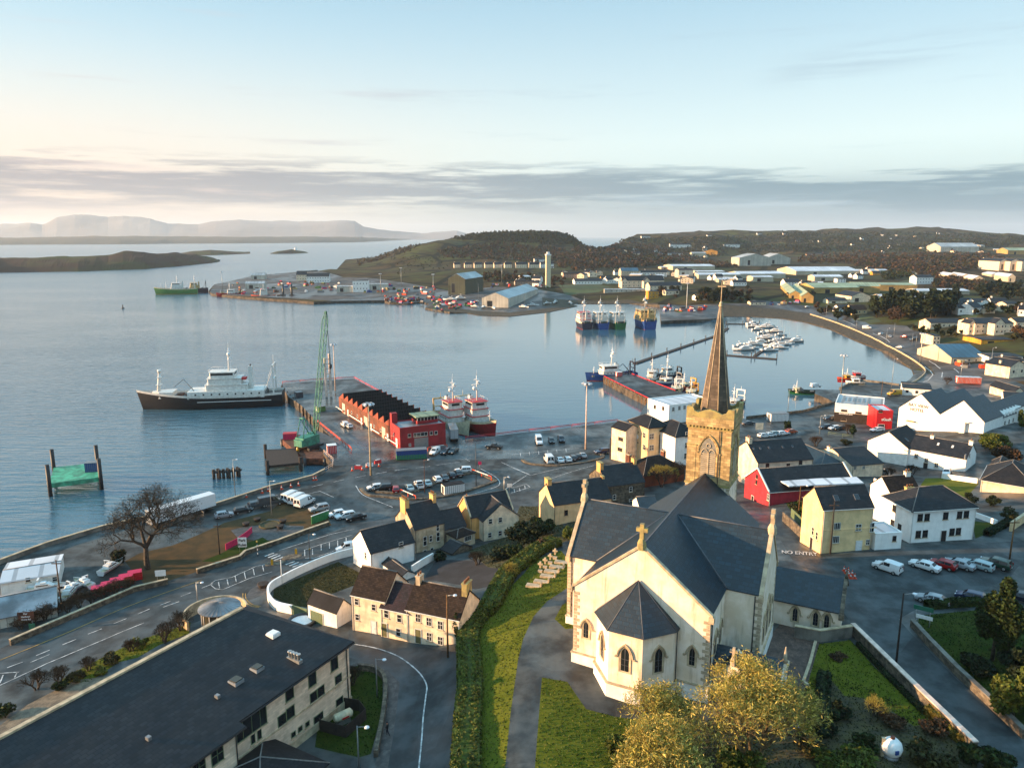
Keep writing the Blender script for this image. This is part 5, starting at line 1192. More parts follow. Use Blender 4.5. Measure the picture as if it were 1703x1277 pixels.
# vehicles
for _n,_c in(('paint_white','#d4d6d6'),('paint_silver','#8d9499'),('paint_black','#0e1013'),('paint_blue','#16284a'),('paint_navy','#0d1526'),('paint_red','#8e0d12'),('paint_green','#16362a'),('paint_grey','#3c4145'),('paint_orange','#b04a1a'),('paint_pale','#8fa3a6'),('paint_yellow','#b58a1c')):
 mat(_n,_c,.3,.03,3,coat=.6)
mat('tyre','#0c0c0d',.9,.1);mat('car_glass',(.012,.016,.02),.05,0);mat('lamp_glass','#c9ccd0',.15,0);mat('tail_red','#7a0c0c',.25,0);mat('trim','#17181a',.6,.1)
def car_mesh(kind):
 """returns (root parts list) as prototypes; x forward"""
 K={'hatch':(4.0,.86,[(-2.0,.62,.62,0),(-1.95,.80,.98,.9),(-1.45,.85,1.44,.70),(-.3,.87,1.47,.68),(.45,.87,1.42,.66),(1.05,.86,.95,.80),(1.7,.84,.84,.80),(1.98,.74,.68,.74)]),'saloon':(4.6,.88,[(-2.3,.64,.68,0),(-2.25,.82,.92,.82),(-1.65,.86,.98,.80),(-1.05,.88,1.40,.66),(.05,.88,1.42,.66),(.55,.88,1.36,.66),(1.2,.87,.95,.80),(2.0,.84,.82,.78),(2.28,.74,.66,.72)]),'suv':(4.6,.93,[(-2.3,.72,.72,0),(-2.25,.90,1.05,.9),(-1.95,.93,1.62,.74),(-.3,.93,1.70,.74),(.35,.93,1.64,.72),(1.0,.92,1.08,.86),(1.95,.90,.98,.84),(2.28,.80,.76,.78)]),'estate':(4.6,.88,[(-2.3,.64,.68,0),(-2.22,.84,.98,.86),(-1.95,.88,1.38,.70),(-.3,.88,1.45,.68),(.4,.88,1.38,.66),(1.15,.87,.95,.80),(2.0,.84,.82,.78),(2.28,.74,.66,.72)]),'small_van':(4.3,.88,[(-2.15,.88,1.15,0),(-2.14,.88,1.78,.78),(-.3,.90,1.84,.78),(.35,.90,1.78,.74),(1.0,.88,1.12,.84),(1.75,.86,.95,.82),(2.12,.76,.76,.76)]),'van':(5.6,1.0,[(-2.8,1.0,1.3,0),(-2.79,1.0,2.35,.90),(.3,1.0,2.45,.90),(1.0,1.0,2.35,.86),(1.75,.98,1.35,.92),(2.5,.94,1.12,.88),(2.78,.84,.85,.82)]),'pickup':(5.1,.92,[(-2.55,.9,1.0,0),(-2.54,.9,1.05,.90),(-.75,.92,1.05,.90),(-.7,.92,1.75,.74),(.25,.92,1.78,.74),(.95,.92,1.12,.86),(2.1,.90,1.02,.84),(2.52,.82,.8,.8)])}[kind]
 L,hw,st=K;st=[(x,w,z,(r if r else w))for x,w,z,r in st]
 zlo=.30 if kind not in('van','suv','pickup')else.38;belt={'van':1.25,'suv':1.05,'small_van':1.1,'pickup':1.08}.get(kind,.92)
 b=MB();rings=[]
 for x,w,z,r in st:
  zb=min(belt,z-.01);i=len(b.v);rings.append(i)
  b.v+=[(x,-w*.93,zlo),(x,-w,zlo+.22),(x,-w,zb-.02),(x,-r,z-.05),(x,-r*.82,z),(x,r*.82,z),(x,r,z-.05),(x,w,zb-.02),(x,w,zlo+.22),(x,w*.93,zlo)]
 n=10
 for a,c in zip(rings[:-1],rings[1:]):
  for k in range(n-1):b.face((a+k,c+k,c+k+1,a+k+1)[::-1],0,False)
  b.face((a+n-1,c+n-1,c,a)[::-1],1)
 b.face([rings[0]+k for k in range(n)][::-1],0);b.face([rings[-1]+k for k in range(n)],0)
 g=MB();gl=[]
 z2=lambda x:np.interp(x,[s[0]for s in st],[s[2]for s in st]);w2=lambda x:np.interp(x,[s[0]for s in st],[s[1]for s in st]);r2=lambda x:np.interp(x,[s[0]for s in st],[s[3]for s in st])
 tall=[s for s in st if s[2]>belt+.25]
 xa,xb=tall[0][0],tall[-1][0]
 fi=[i for i,s in enumerate(st)if s is tall[-1]][0];ri=[i for i,s in enumerate(st)if s is tall[0]][0]
 def quadslope(s0,s1,t0,t1,k):
  P=[]
  for t,sg in((t0,-1),(t0,1),(t1,1),(t1,-1)):
   x=s0[0]+(s1[0]-s0[0])*t;z=s0[2]+(s1[2]-s0[2])*t;r=(s0[3]+(s1[3]-s0[3])*t)*k
   P.append((x,sg*r,z+.015))
  nx=1 if s1[0]>s0[0]else-1
  P=[(x+.012*nx,y,z)for x,y,z in P]
  g.poly(P if nx<0 else P[::-1])
 quadslope(st[fi],st[fi+1],.10,.92,.84)
 if ri>0 and kind not in('van','small_van'):quadslope(st[ri],st[ri-1],.10,.80,.82)
 else:
  for sg in(-1,1):g.poly([(xa-.02,sg*.12,1.25),(xa-.02,sg*.12,z2(xa)-.3),(xa-.02,sg*hw*.72,z2(xa)-.3),(xa-.02,sg*hw*.78,1.25)][::sg])
 x_from=xa+.1 if kind not in('van','small_van')else xb-1.0
 xs=[x_from,xb-.1,xb+.45]
 segs=[(x_from,(x_from+xb)/2-.04),((x_from+xb)/2+.04,xb-.05)]if kind not in('van','small_van')else[(x_from,xb-.05)]
 for sg in(-1,1):
  for a,c in segs:
   P=[]
   for x,f in((a,.12),(c,.12),(c,.86),(a,.86)):
    zt=z2(x)-.05;zb_=belt-.02;w,r=w2(x),r2(x);P.append((x,sg*((w+(r-w)*f)+.012),zb_+(zt-zb_)*f))
   g.poly(P if sg<0 else P[::-1])
  c=segs[-1][1]+.06;xe=st[fi+1][0]-.12
  P=[]
  for x,f in((c,.12),(xe,.12),(c,.80)):zt=z2(x)-.05;w,r=w2(x),r2(x);P.append((x,sg*(w+(r-w)*f+.012),(belt-.02)+(zt-belt)*f))
  g.poly(P if sg<0 else P[::-1])
 wl=[]
 wr=.33 if kind not in('van','suv','pickup')else.37
 for x in(-L*.31,L*.32):
  for sg in(-1,1):
   w=MB();y=sg*(hw-.10);w.tube((x,y-.11,wr),(x,y+.11,wr),wr,wr,14,0);w.tube((x,y+sg*.112-.004,wr),(x,y+sg*.112+.004,wr),wr*.62,wr*.55,10,1);wl.append(w)
 h=MB();t=MB();zf=st[-2][2]-.12
 hl,tl=[],[]
 for sg in(-1,1):
  h=MB();h.box(st[-1][0]-.16,st[-1][0]+.015,sg*hw*.62-.16,sg*hw*.62+.16,zf-.10,zf+.03);hl.append(h)
  t=MB();zt=belt-.12;t.box(st[0][0]-.02,st[0][0]+.12,sg*hw*.80-.1,sg*hw*.80+.1,zt-.14,zt+(.3 if kind in('van','small_van','suv')else.04));tl.append(t)
 return b,g,wl,hl,tl,zlo,L,hw,st
PROTO={}
def make_car(kind,paint,name):
 b,g,wl,hl,tl,zlo,L,hw,st=car_mesh(kind)
 r=empty(name,(0,0,0),0,'','')
 bo=b.build('body',[m_['paint_white'],m_['trim']],r)
 bm=MB();bm.box(st[-1][0]-.05,st[-1][0]+.05,-hw*.8,hw*.8,zlo,zlo+.16);bm.box(st[0][0]-.05,st[0][0]+.05,-hw*.8,hw*.8,zlo,zlo+.16)
 bm.split('bumper',m_['trim'],r,.1);pl=MB();pl.box(st[0][0]-.06,st[0][0]-.051,-.26,.26,zlo+.22,zlo+.33);pl.build('number_plate',m_['paint_yellow' if False else 'white'],r)
 g.build('glazing',m_['car_glass'],r)
 for w in wl:w.build('wheel',[m_['tyre'],m_['galv']],r)
 for h in hl:h.build('headlight',m_['lamp_glass'],r)
 for t in tl:t.build('tail_light',m_['tail_red'],r)
 for sg in(-1,1):
  mi=MB();xm=[s for s in st if s[2]>1.2][-1][0]+.35;mi.box(xm,xm+.12,min(sg*hw,sg*(hw+.16)),max(sg*hw,sg*(hw+.16)),.95,1.08);mi.build('mirror',m_['trim'],r)
 if kind=='pickup':
  bed=MB();bed.box(-2.4,-.85,-.78,.78,1.052,1.06);bed.build('load_bed',m_['trim'],r)
 return r
USEDP=set()
def car(kind,paint,px,ang,label,cat='car',name='parked_car',group=None,z=None,scale=None):
 """px: pixel of the car's ground centre, ang: heading in degrees in the world"""
 if kind not in PROTO:PROTO[kind]=make_car(kind,paint,name);first=True
 else:first=False
 P=G(*px)if z is None else Q(*px,z)
 src=PROTO[kind];rm={'paint_white':m_['paint_'+paint]}
 if first:
  o=src;o.location=tuple(P);o.rotation_euler=(0,0,math.radians(ang))
  for ch in o.children:
   for s in ch.material_slots:
    if s.material.name=='paint_white':s.link='OBJECT';s.material=rm['paint_white']
 else:
  o=copy_tree(src,P,math.radians(ang))
  for ch in o.children:
   if ch.name.startswith('body'):ch.material_slots[0].link='OBJECT';ch.material_slots[0].material=rm['paint_white']
 o.name=name
 dx,dy=math.cos(math.radians(ang)),math.sin(math.radians(ang));x,y=P[0],P[1]
 pf,pr=HZ(x+dx*1.3,y+dy*1.3),HZ(x-dx*1.3,y-dy*1.3);lf,rt=HZ(x-dy*.7,y+dx*.7),HZ(x+dy*.7,y-dx*.7)
 if z is None:o.location.z=(pf+pr)/2+.03;o.rotation_euler=(math.atan2(lf-rt,1.4),-math.atan2(pf-pr,2.6),math.radians(ang))if abs(pf-pr)<.8 and abs(lf-rt)<.5 else(0,0,math.radians(ang))
 tag(o,label,cat,group)
 return o
GC='cars parked on the church plaza';GQ='cars parked along the quay';GI='cars parked on the traffic islands';GR='vehicles round the inner harbour'
car('small_van','white',S7(627,222),130,'small white van alone on the church plaza beside the traffic cones','van','parked_van')
for k,(px,kd,pt,lb)in enumerate(((S7(828,212),'saloon','white','white saloon at the left end of the plaza row'),(S7(925,205),'hatch','red','bright red hatchback second from the left in the plaza row'),(S7(1012,203),'saloon','silver','silver grey saloon in the middle of the plaza row'),(S7(1112,208),'estate','pale','pale blue green estate car second from the right in the plaza row'),(S7(1205,202),'suv','green','dark green four by four at the right end of the plaza row by the wall'))):
 car(kd,pt,px,132,lb,group=GC)
car('saloon','silver',S7(872,395),140,'silver saloon behind the clipped hedge below the plaza',group=GC);car('hatch','blue',S7(1075,380),140,'blue grey hatchback behind the hedge beside the tall conifer',group=GC);car('hatch','navy',S7(1350,385),140,'dark hatchback at the right edge half hidden by the conifer',group=GC)
car('van','white',S3(318,192),65,'leftmost of the three white vans by the park','van','parked_van','white vans by the park');car('van','white',S3(360,206),65,'middle one of the three white vans by the park','van','parked_van','white vans by the park');car('van','white',S3(397,222),65,'rightmost of the three white vans by the park','van','parked_van','white vans by the park')
car('suv','silver',S3(484,258),215,'silver car parked on the grass edge above the green hoarding',group=GQ)
car('hatch','white',S3(592,290),212,'white hatchback next to the green hoarding',group=GQ);car('estate','white',S3(645,300),212,'white estate between the hatchback and the black saloon by the park',group=GQ);car('saloon','black',S3(710,310),212,'black saloon at the right end of the row by the park',group=GQ)
car('hatch','black',S3(15,268),30,'black hatchback in the lay-by above the playground',group=GQ);car('suv','grey',S3(112,235),30,'dark grey four by four in the lay-by above the playground',group=GQ);car('van','grey',S3(188,222),30,'dark van at the right end of the lay-by above the playground','van','parked_van',GQ);car('hatch','silver',S1(1400,225),30,'silver hatchback in the lay-by behind the bare tree',group=GQ)
car('small_van','white',S3(655,505),200,'pale van waiting beside the white house wall','van','parked_van')
car('hatch','white',S3(828,125),200,'white hatchback at the left tip of the long traffic island',group=GI);car('suv','black',S3(878,130),200,'black people carrier beside the left tip of the long traffic island',group=GI);car('hatch','red',S3(957,138),100,'small red car beside the barrier on the long traffic island',group=GI)
for k,(x,y,kd,pt,lb)in enumerate(((1040,128,'saloon','pale','pale saloon first in the island row'),(1100,112,'pickup','white','white pickup second in the island row'),(1150,98,'saloon','pale','pale blue saloon third in the island row'),(1212,75,'hatch','white','white hatchback fourth in the island row'),(1255,64,'saloon','grey','grey saloon fifth in the island row'),(1300,50,'hatch','navy','dark blue hatchback sixth in the island row'),(1340,38,'saloon','black','black saloon seventh in the island row'))):
 car(kd,pt,S3(x,y),110,lb+' from the left',group=GI)
car('suv','white',S3(1372,22),190,'white four by four at the right end of the long island by the barrier',group=GI)
car('small_van','white',R6(1063,958),250,'white van backed up to the red harbour building','van','parked_van');car('hatch','navy',R6(1128,955),250,'dark hatchback beside the white van at the red building',group=GR);car('saloon','black',R6(1180,950),250,'dark saloon furthest right in front of the red building',group=GR)
car('pickup','black',R6(1433,925),165,'black pickup standing alone on the wet quay','pickup','parked_pickup');car('small_van','white',R6(500,785),120,'small white van parked along the orange shed wall','van','parked_van');car('hatch','white',R6(528,793),120,'white car next to the small van by the orange shed',group=GR)
car('van','white',R7(182,545),275,'white van with its nose to the quay road','van','parked_van');car('hatch','black',R7(265,538),275,'black car beside the white quay van',group=GR);car('suv','navy',R7(330,530),275,'dark four by four, right one of the pair beside the quay van',group=GR)
for x,y,kd,pt,lb in((248,668,'van','white','low white van at the left end of the curved island'),(322,667,'saloon','white','white saloon second on the curved island'),(372,661,'estate','white','white estate third on the curved island'),(408,652,'hatch','grey','grey hatchback fourth on the curved island'),(438,644,'hatch','black','black hatchback fifth on the curved island'),(470,636,'saloon','silver','silver saloon at the right end of the curved island')):
 car(kd,pt,R7(x,y),100,lb,'van' if kd=='van' else 'car','parked_van' if kd=='van' else 'parked_car',GI)
car('suv','blue',R7(600,612),200,'blue four by four parked against the apartment block',group=GR)
for x,y,kd,pt,lb in((238,432,'hatch','white','white hatchback nearest the steeple on the inner quay'),(270,428,'saloon','white','second white car from the steeple on the inner quay'),(300,420,'hatch','pale','pale hatchback in the inner quay row'),(345,418,'estate','white','white estate in the inner quay row before the orange car'),(392,408,'hatch','orange','orange car at the end of the inner quay row'),(585,382,'hatch','navy','dark car under the stone front of the harbour bar'),(636,388,'hatch','white','white car beside the harbour bar shrubs'),(664,390,'hatch','black','black car tucked beside the brown shrub by the harbour bar'),(876,398,'estate','white','white estate in front of the red shop'),(150,360,'saloon','grey','grey car on the road behind the steeple'),(610,335,'suv','navy','dark four by four on the road left of the harbour bar'),(972,195,'van','yellow','tan lorry parked by the flat roofed quay store')):
 car(kd,pt,R8(x,y),20 if x<500 else 195,lb,'van' if kd=='van' else 'car','parked_van' if kd=='van' else 'parked_car',GR)
car('hatch','white',R4(828,925),115,'white car driving on the ring road bend',group=GR);car('van','white',R4(1630,1085),20,'white van outside the far right garages','van','parked_van');car('small_van','white',R8(530,150),10,'white van parked on the small slipway pier','van','parked_van')
def trailer(px,ang,label,L=13.6,col='paint_white',box=True):
 r=empty('lorry_trailer',(*G(*px)[:2],0),math.radians(ang),label,'lorry');r.location.z=HZ(r.location.x,r.location.y)
 b=MB();b.box(-L/2,L/2,-1.27,1.27,1.15,4.0);b.build('box_body',m_[col],r);c=MB();c.box(-L/2,L/2,-1.1,1.1,.85,1.149);c.build('chassis',m_['metal_dark'],r)
 d=MB();d.box(-L/2-.04,-L/2-.002,-1.2,-.03,1.2,3.95);d.box(-L/2-.04,-L/2-.002,.03,1.2,1.2,3.95);d.split('rear_door',m_['paint_silver'],r,.01)
 for x in(-L/2+1.4,-L/2+2.7,-L/2+4.0):
  for sg in(-1,1):w=MB();w.tube((x,sg*1.0-.15,.5),(x,sg*1.0+.15,.5),.5,.5,14);w.build('wheel',m_['tyre'],r)
 lg=MB();lg.box(L/2-3,L/2-2.8,-.9,.9,0,.85);lg.build('landing_leg',m_['metal_grey'],r);return r
trailer(S1(1140,232),52,'long white lorry trailer parked on the quay behind the bare tree',15)
trailer(R6(1178,862),100,'grey lorry trailer parked end on beside the trawlers',9,'paint_grey')
def container(px,ang,label,w=8.5,d=2.6,h=2.6,c1='blue',c2='green'):
 P=G(*px);r=empty('shipping_container',(P[0],P[1],HZ(P[0],P[1])),math.radians(ang),label,'container')
 b=MB();b.box(-w/2,w/2,-d/2,d/2,.15,h*.55);b.build('lower_body',m_[c2],r);b=MB();b.box(-w/2,w/2,-d/2,d/2,h*.55+.002,h+.1);b.build('upper_body',m_[c1],r)
 b=MB();b.box(-w/2-.08,w/2+.08,-d/2-.08,d/2+.08,h+.102,h+.2);b.build('roof',m_['metal_grey'],r)
 b=MB();k=-w/2+.3
 while k<w/2:b.box(k,k+.12,-d/2-.05,-d/2-.002,.3,h);k+=.45
 b.build('ribs',m_[c1],r);return r
container(R6(918,985),12,'blue and green site cabin in front of the red harbour building')
# ships
def hull_mesh(L,B,D,sheer=1.2,bow=1.0,stern=.85,n=20,zk=-.9,flare=.35):
 """hull lofted along x (bow at +L/2); returns MB with bands 0 topside 1 boot 2 bulwark"""
 b=MB();K=9;rows=[]
 for i in range(n+1):
  u=i/n;x=-L/2+L*u
  f=stern+(1-stern)*min(1,u/.25)if u<.25 else(1 if u<.55 else max(0,1-((u-.55)/.45)**2.0))
  zt=D+sheer*max(0,(u-.45)/.55)**2+.25*sheer*max(0,(.2-u)/.2)
  lv=[(zk,.55),(0,.80),(.35,.86),(zt*.55,.93),(zt-.9,1.0),(zt-.05,1.02)]
  row=[]
  for z,w in lv:
   fw=max(0,f)**(1.0 if z>zt*.5 else 1.45)if u>.5 else f
   xs=x+(flare*(z/max(zt,.1))*2.2*max(0,(u-.7)/.3)if u>.7 else 0)*(L/22)
   row.append((xs,B/2*w*max(fw,.012),z))
  rows.append(row)
 m=len(rows[0])
 for sg in(-1,1):
  i0=len(b.v)
  for r in rows:b.v+=[(x,sg*y,z)for x,y,z in r]
  for i in range(n):
   for k in range(m-1):
    a=i0+i*m+k;q=(a,a+m,a+m+1,a+1);b.face(q if sg<0 else q[::-1],(1,1,0,0,2)[k],True)
 r0=rows[0];P=[(x,-y,z)for x,y,z in r0]+[(x,y,z)for x,y,z in reversed(r0)];b.poly(P[::-1],0)
 d=MB();top=[(r[4][0],r[4][1],r[4][2])for r in rows]
 for a,c in zip(top[:-1],top[1:]):d.poly([(a[0],-a[1]+.02,a[2]),(c[0],-c[1]+.02,c[2]),(c[0],c[1]-.02,c[2]),(a[0],a[1]-.02,a[2])])
 inn=MB()
 for sg in(-1,1):
  for a,c in zip(rows[:-1],rows[1:]):
   q=[(a[4][0],sg*(a[4][1]-.06),a[4][2]),(c[4][0],sg*(c[4][1]-.06),c[4][2]),(c[5][0],sg*(c[5][1]-.06),c[5][2]),(a[5][0],sg*(a[5][1]-.06),a[5][2])];inn.poly(q if sg>0 else q[::-1])
 return b,d,inn,rows
def ship(px,ang,L,B,D,label,cols,house_=(-.1,.32),decks=2,masts=((.15,9),),gantry=None,group=None,z0=0,name='fishing_trawler',cat='trawler',funnel=True,craneb=None,drum=True,bowmast=True,sheer=None,houseu=None,radomes=2,topband=None,lifeboat=False,wide=.78,loc=None):
 hc,bc,kc,sc=cols
 P=Q(*px,z0)if loc is None else loc;r=empty(name,(P[0],P[1],z0),math.radians(ang),label,cat,group)
 h,d,inn,rows=hull_mesh(L,B,D,sheer if sheer is not None else L*.05)
 hu=h.build('hull',[m_[hc],m_[bc],m_[kc]],r);d.build('deck',m_['ship_deck'],hu);inn.build('bulwark',m_[kc],hu)
 zd=rows[len(rows)//2-2][4][2];uc=(house_[0])*L;hl=house_[1]*L
 b=MB();z=zd
 for k in range(decks):
  s=1-k*.13;hw=B/2*(wide-.05*k);x0,x1=uc-hl/2*s+k*hl*.06,uc+hl/2*s+k*hl*.02;hh=2.3 if L>18 else 1.9
  b.prism([(x0,-hw),(x1-.5,-hw),(x1,-hw*.6),(x1,hw*.6),(x1-.5,hw),(x0,hw)],z+.002,z+hh);z+=hh
  b.prism([(x0-.2,-hw-.25),(x1,-hw-.25),(x1+.25,-hw*.6),(x1+.25,hw*.6),(x1,hw+.25),(x0-.2,hw+.25)],z+.002,z+.12,1);z+=.12
 w=b.build('wheelhouse',[m_[sc],m_[topband or sc]],r)
 k=decks-1;zb=z-.12-hh
 g=MB();
 for sg in(-1,1):g.box(x0+.4,x1-.7,min(sg*hw,sg*(hw+.03)),max(sg*hw,sg*(hw+.03)),zb+hh*.5,zb+hh*.85)
 g.box(x1-.01,x1+.03,-hw*.55,hw*.55,zb+hh*.5,zb+hh*.85);g.box(x0-.03,x0-.002,-hw*.7,hw*.7,zb+hh*.5,zb+hh*.85)
 for q in g.split('window',m_['pane_dark'],w,.005):pass
 g=MB()
 for kk in range(int(hl*.8/1.6)):
  for sg in(-1,1):
   X=uc-hl*.4+kk*1.6;Y=sg*B/2*wide;g.box(X,X+.5,min(Y,Y+sg*.03),max(Y,Y+sg*.03),zd+1.2,zd+1.7)
 if g.v and decks>1:g.build('portholes',m_['pane_dark'],w)
 rl=MB()
 for sg in(-1,1):rl.path([(x0,sg*hw,z+.9),(x1,sg*hw,z+.9)],.035,4)
 rl.path([(x1,-hw,z+.9),(x1,hw,z+.9)],.035,4)
 for sg in(-1,1):
  for q in range(5):X=x0+(x1-x0)*q/4;rl.tube((X,sg*hw,z),(X,sg*hw,z+.9),.03,.03,4)
 rl.build('railing',m_['white'],w)
 for mu,mh in masts:
  X=mu*L;zz=z if abs(X-uc)<hl/2 else zd;mm=MB();t=.012*mh+.05
  mm.tube((X,0,zz-.3),(X-.04*mh,0,zz+mh),t*2.2,t,8)
  for q,s in((.45,.16),(.65,.22),(.85,.12)):mm.tube((X-.04*mh*q,-mh*s,zz+mh*q),(X-.04*mh*q,mh*s,zz+mh*q),t*.7,t*.7,5);mm.box(X-.04*mh*q-mh*.05,X-.04*mh*q+mh*.05,-mh*s*.5,mh*s*.5,zz+mh*q,zz+mh*q+.06)
  mm.tube((X-.04*mh,0,zz+mh),(X-.04*mh,0,zz+mh*1.25),t*.4,.02,4)
  mo=mm.build('mast',m_['white'],r)
  if radomes and abs(X-uc)<hl/2+1:
   for q in range(radomes):rd_=MB();rd_.ball((X-.3-(q%2)*.1,(q-(radomes-1)/2)*1.8,zz+mh*(.45+.22*(q%2))+.45),.06*mh+.12,sz=1.1);rd_.build('radome',m_['white'],mo)
 if bowmast:
  X=L*.36;zz=D+(sheer if sheer is not None else L*.05)*.5;q=MB();q.tube((X,0,zz-.6),(X-.1,0,zz+L*.13),.16,.08,6);q.box(X-.5,X+.3,-.5,.5,zz+L*.06,zz+L*.065);q.tube((X,-.7,zz+L*.1),(X,.7,zz+L*.1),.05,.05,4);q.build('foremast',m_['white'],r)
 if funnel:q=MB();X=uc-hl*.42;q.prism([(X-.9,-.7),(X+.7,-.7),(X+.7,.7),(X-.9,.7)],zd,z+L*.03);q.tube((X,0,z+L*.03),(X-.3,0,z+L*.045),.25,.25,8,1);q.build('funnel',[m_[sc],m_['black']],r)
 if gantry:
  X=-L*.44;gh,gc=gantry;q=MB()
  for sg in(-1,1):q.box(X-.25,X+.25,sg*B*.36-.22,sg*B*.36+.22,zd,zd+gh)
  q.box(X-.25,X+.25,-B*.36-.22,B*.36+.22,zd+gh+.002,zd+gh+.45);q.box(X-.2,X+.2,-B*.34,B*.34,zd+gh*.55,zd+gh*.55+.25);q.tube((X,0,zd+gh),(X,0,zd+gh*1.35),.12,.06,6)
  for sg in(-1,1):q.tube((X,sg*B*.36,zd+gh),(X+L*.09,sg*B*.36,zd+.1),.09,.09,5)
  q.build('stern_gantry',m_[gc],r)
 if drum:q=MB();X=uc-hl/2-L*.07;q.tube((X,-B*.25,zd+1.0),(X,B*.25,zd+1.0),.75,.75,12);q.tube((X,-B*.27,zd+1.0),(X,-B*.25,zd+1.0),1.1,1.1,14,1);q.tube((X,B*.25,zd+1.0),(X,B*.27,zd+1.0),1.1,1.1,14,1);q.build('net_drum',[m_['net_green'],m_['metal_grey']],r)
 if craneb:
  X,l_,cc=craneb;X*=L;q=MB();q.tube((X,B*.2,zd),(X,B*.2,zd+2.2),.3,.25,8);q.tube((X,B*.2,zd+2.2),(X+l_*.5,B*.1,zd+2.2+l_*.6),.2,.14,6);q.tube((X+l_*.5,B*.1,zd+2.2+l_*.6),(X+l_*1.0,0,zd+2.2+l_*.2),.14,.1,6);q.build('deck_crane',m_[cc],r)
 if lifeboat:q=MB();q.ball((uc-.5,-B/2*.8,zd+3.2),.8,n=8,sz=.7);
 if lifeboat:
  for i,v in enumerate(q.v):q.v[i]=((v[0]-uc)*2.2+uc,v[1],v[2])
  q.build('lifeboat',m_['orange'],r)
 rg=random.Random(int(abs(P[0]*7+P[1])))
 gx=MB()
 for q in range(7):
  X=rg.uniform(-.42,.40)*L
  if abs(X-uc)<hl/2+.6:continue
  s=rg.uniform(.3,.8);Y=rg.uniform(-.25,.25)*B;gx.box(X-s,X+s,Y-s,Y+s,zd+.0,zd+s*rg.uniform(.8,1.6),rg.choice((0,1,2)))
 if gx.v:gx.split('deck_gear',[m_['rust'],m_['net_green'],m_['metal_grey']],r,.02)
 return r
for _n,_c,_v in(('ship_white','#cfcdc6',.08),('ship_black','#0b0d14',.2),('ship_blue','#17407f',.12),('ship_green','#135a2b',.15),('ship_lime','#3c7a34',.15),('ship_red','#8f1418',.15),('boot_red','#8a2a1c',.2),('ship_deck','#4a3f37',.3),('net_green','#23332a',.3),('ship_navy','#1a1c33',.15),('ship_tan','#b49a68',.15),('ship_cream','#c8bd9d',.12),('ship_yellow','#b88c1e',.12)):
 mat(_n,_c,.5,_v,1.2,streak=.25)
ship(None,190,52,11,5.2,'long black hulled trawler with white upperworks lying off the crane pier',('ship_black','ship_black','ship_white','ship_white'),(-.12,.36),4,((-.12,9.0),),(11.5,'ship_white'),bowmast=False,sheer=2.4,radomes=2,lifeboat=True,craneb=(.12,8,'metal_grey'),loc=(*Q(357,676,0)[:2],0))
bt=bpy.data.objects['fishing_trawler']
q=MB()
for k in range(9):
 for sg in(-1,1):q.box(-18+k*2.9,-17.4+k*2.9,sg*5.2-.04,sg*5.2+.04,5.5,6.1)
q.build('portholes',m_['pane_dark'],bt);q=MB();q.box(-12.6,-9.4,-1.5,1.5,10.5,11.3);q.build('funnel_band',m_['red'],bt)
q=MB()
for X in(12,9,5):q.box(X-1.0,X+.8,-2.2,2.0,4.0,5.6)
q.split('hatch_gear',m_['rust'],bt,.05)
q=MB();q.tube((20,0,5),(19,0,14),.7,.45,8);q.box(18.6,20.4,-1.6,1.6,9.2,9.4);q.box(18.4,20.0,-1.2,1.2,12.0,12.2);q.tube((19,0,14),(19,0,15.1),.7,.7,8);q.build('foremast',m_['ship_white'],bt)
q=MB();q.prism([(14,-3.6),(19,-3.0),(22,-1.1),(22,1.1),(19,3.0),(14,3.6)],4.4,6.8);q.build('forecastle',m_['ship_white'],bt)
q=MB()
for sg in(-1,1):q.box(-22,5,sg*5.52-.03,sg*5.52+.03,2.9,3.1)
q.split('hull_stripe',m_['white'],bt)
q=MB();q.box(-19.5,8.5,-5.15,5.15,4.2,6.9);q.build('shelter_deck',m_['ship_white'],bt)
ship(None,-62,27,8.2,3.6,'red hulled trawler with tall mast, right one of the pair by the pier',('ship_red','ship_red','ship_cream','ship_white'),(-.05,.34),3,((0,8.5),),(6.5,'ship_cream'),radomes=2,topband='red',sheer=2.6,loc=(*Q(*R6(1330,800),0)[:2],0))
ship(None,-62,25,7.6,3.4,'white and red trawler, left one of the pair moored by the pier',('ship_cream','ship_red','ship_cream','ship_white'),(-.05,.34),3,((0,7.5),),(6.0,'ship_tan'),radomes=2,topband='red',sheer=2.4,loc=(*Q(*R6(1180,800),0)[:2],0))
for i,(x,hc,lab,top)in enumerate(((108,'ship_navy','dark navy trawler seen stern on, leftmost of the quay trio','red'),(222,'ship_blue','blue hulled trawler in the middle of the quay trio',None),(340,'ship_green','green hulled trawler, right one of the quay trio',None))):
 ship(None,97,30,9.2,5.0,lab,(hc,'boot_red' if i==0 else hc,'ship_cream','ship_white'),(-.14,.55),3,((-.1,9.5),),(7.5,'ship_white'),'trawlers moored stern on at the far quay',wide=.98,radomes=2,topband=top,loc=(Q(*R3(x,783),0)[0]-1.5,Q(*R3(x,783),0)[1]+15,0),name='fishing_trawler')
ship(None,97,34,11,6.5,'large blue trawler with tan stern moored at the end of the far quay',('ship_blue','boot_red','ship_tan','ship_tan'),(-.12,.6),3,((-.08,10),),(8.5,'ship_tan'),wide=1.0,radomes=2,loc=(Q(*R3(547,785),0)[0]-2,Q(*R3(547,785),0)[1]+18,0))
ship(None,196,24,7.2,3.0,'blue trawler with red waterline at the end of the wooden pier',('ship_blue','boot_red','ship_blue','ship_white'),(.05,.36),2,((.0,8),),(5.5,'ship_navy'),loc=(*Q(*R3(275,1128),0)[:2],0),craneb=(-.33,5,'ship_navy'))
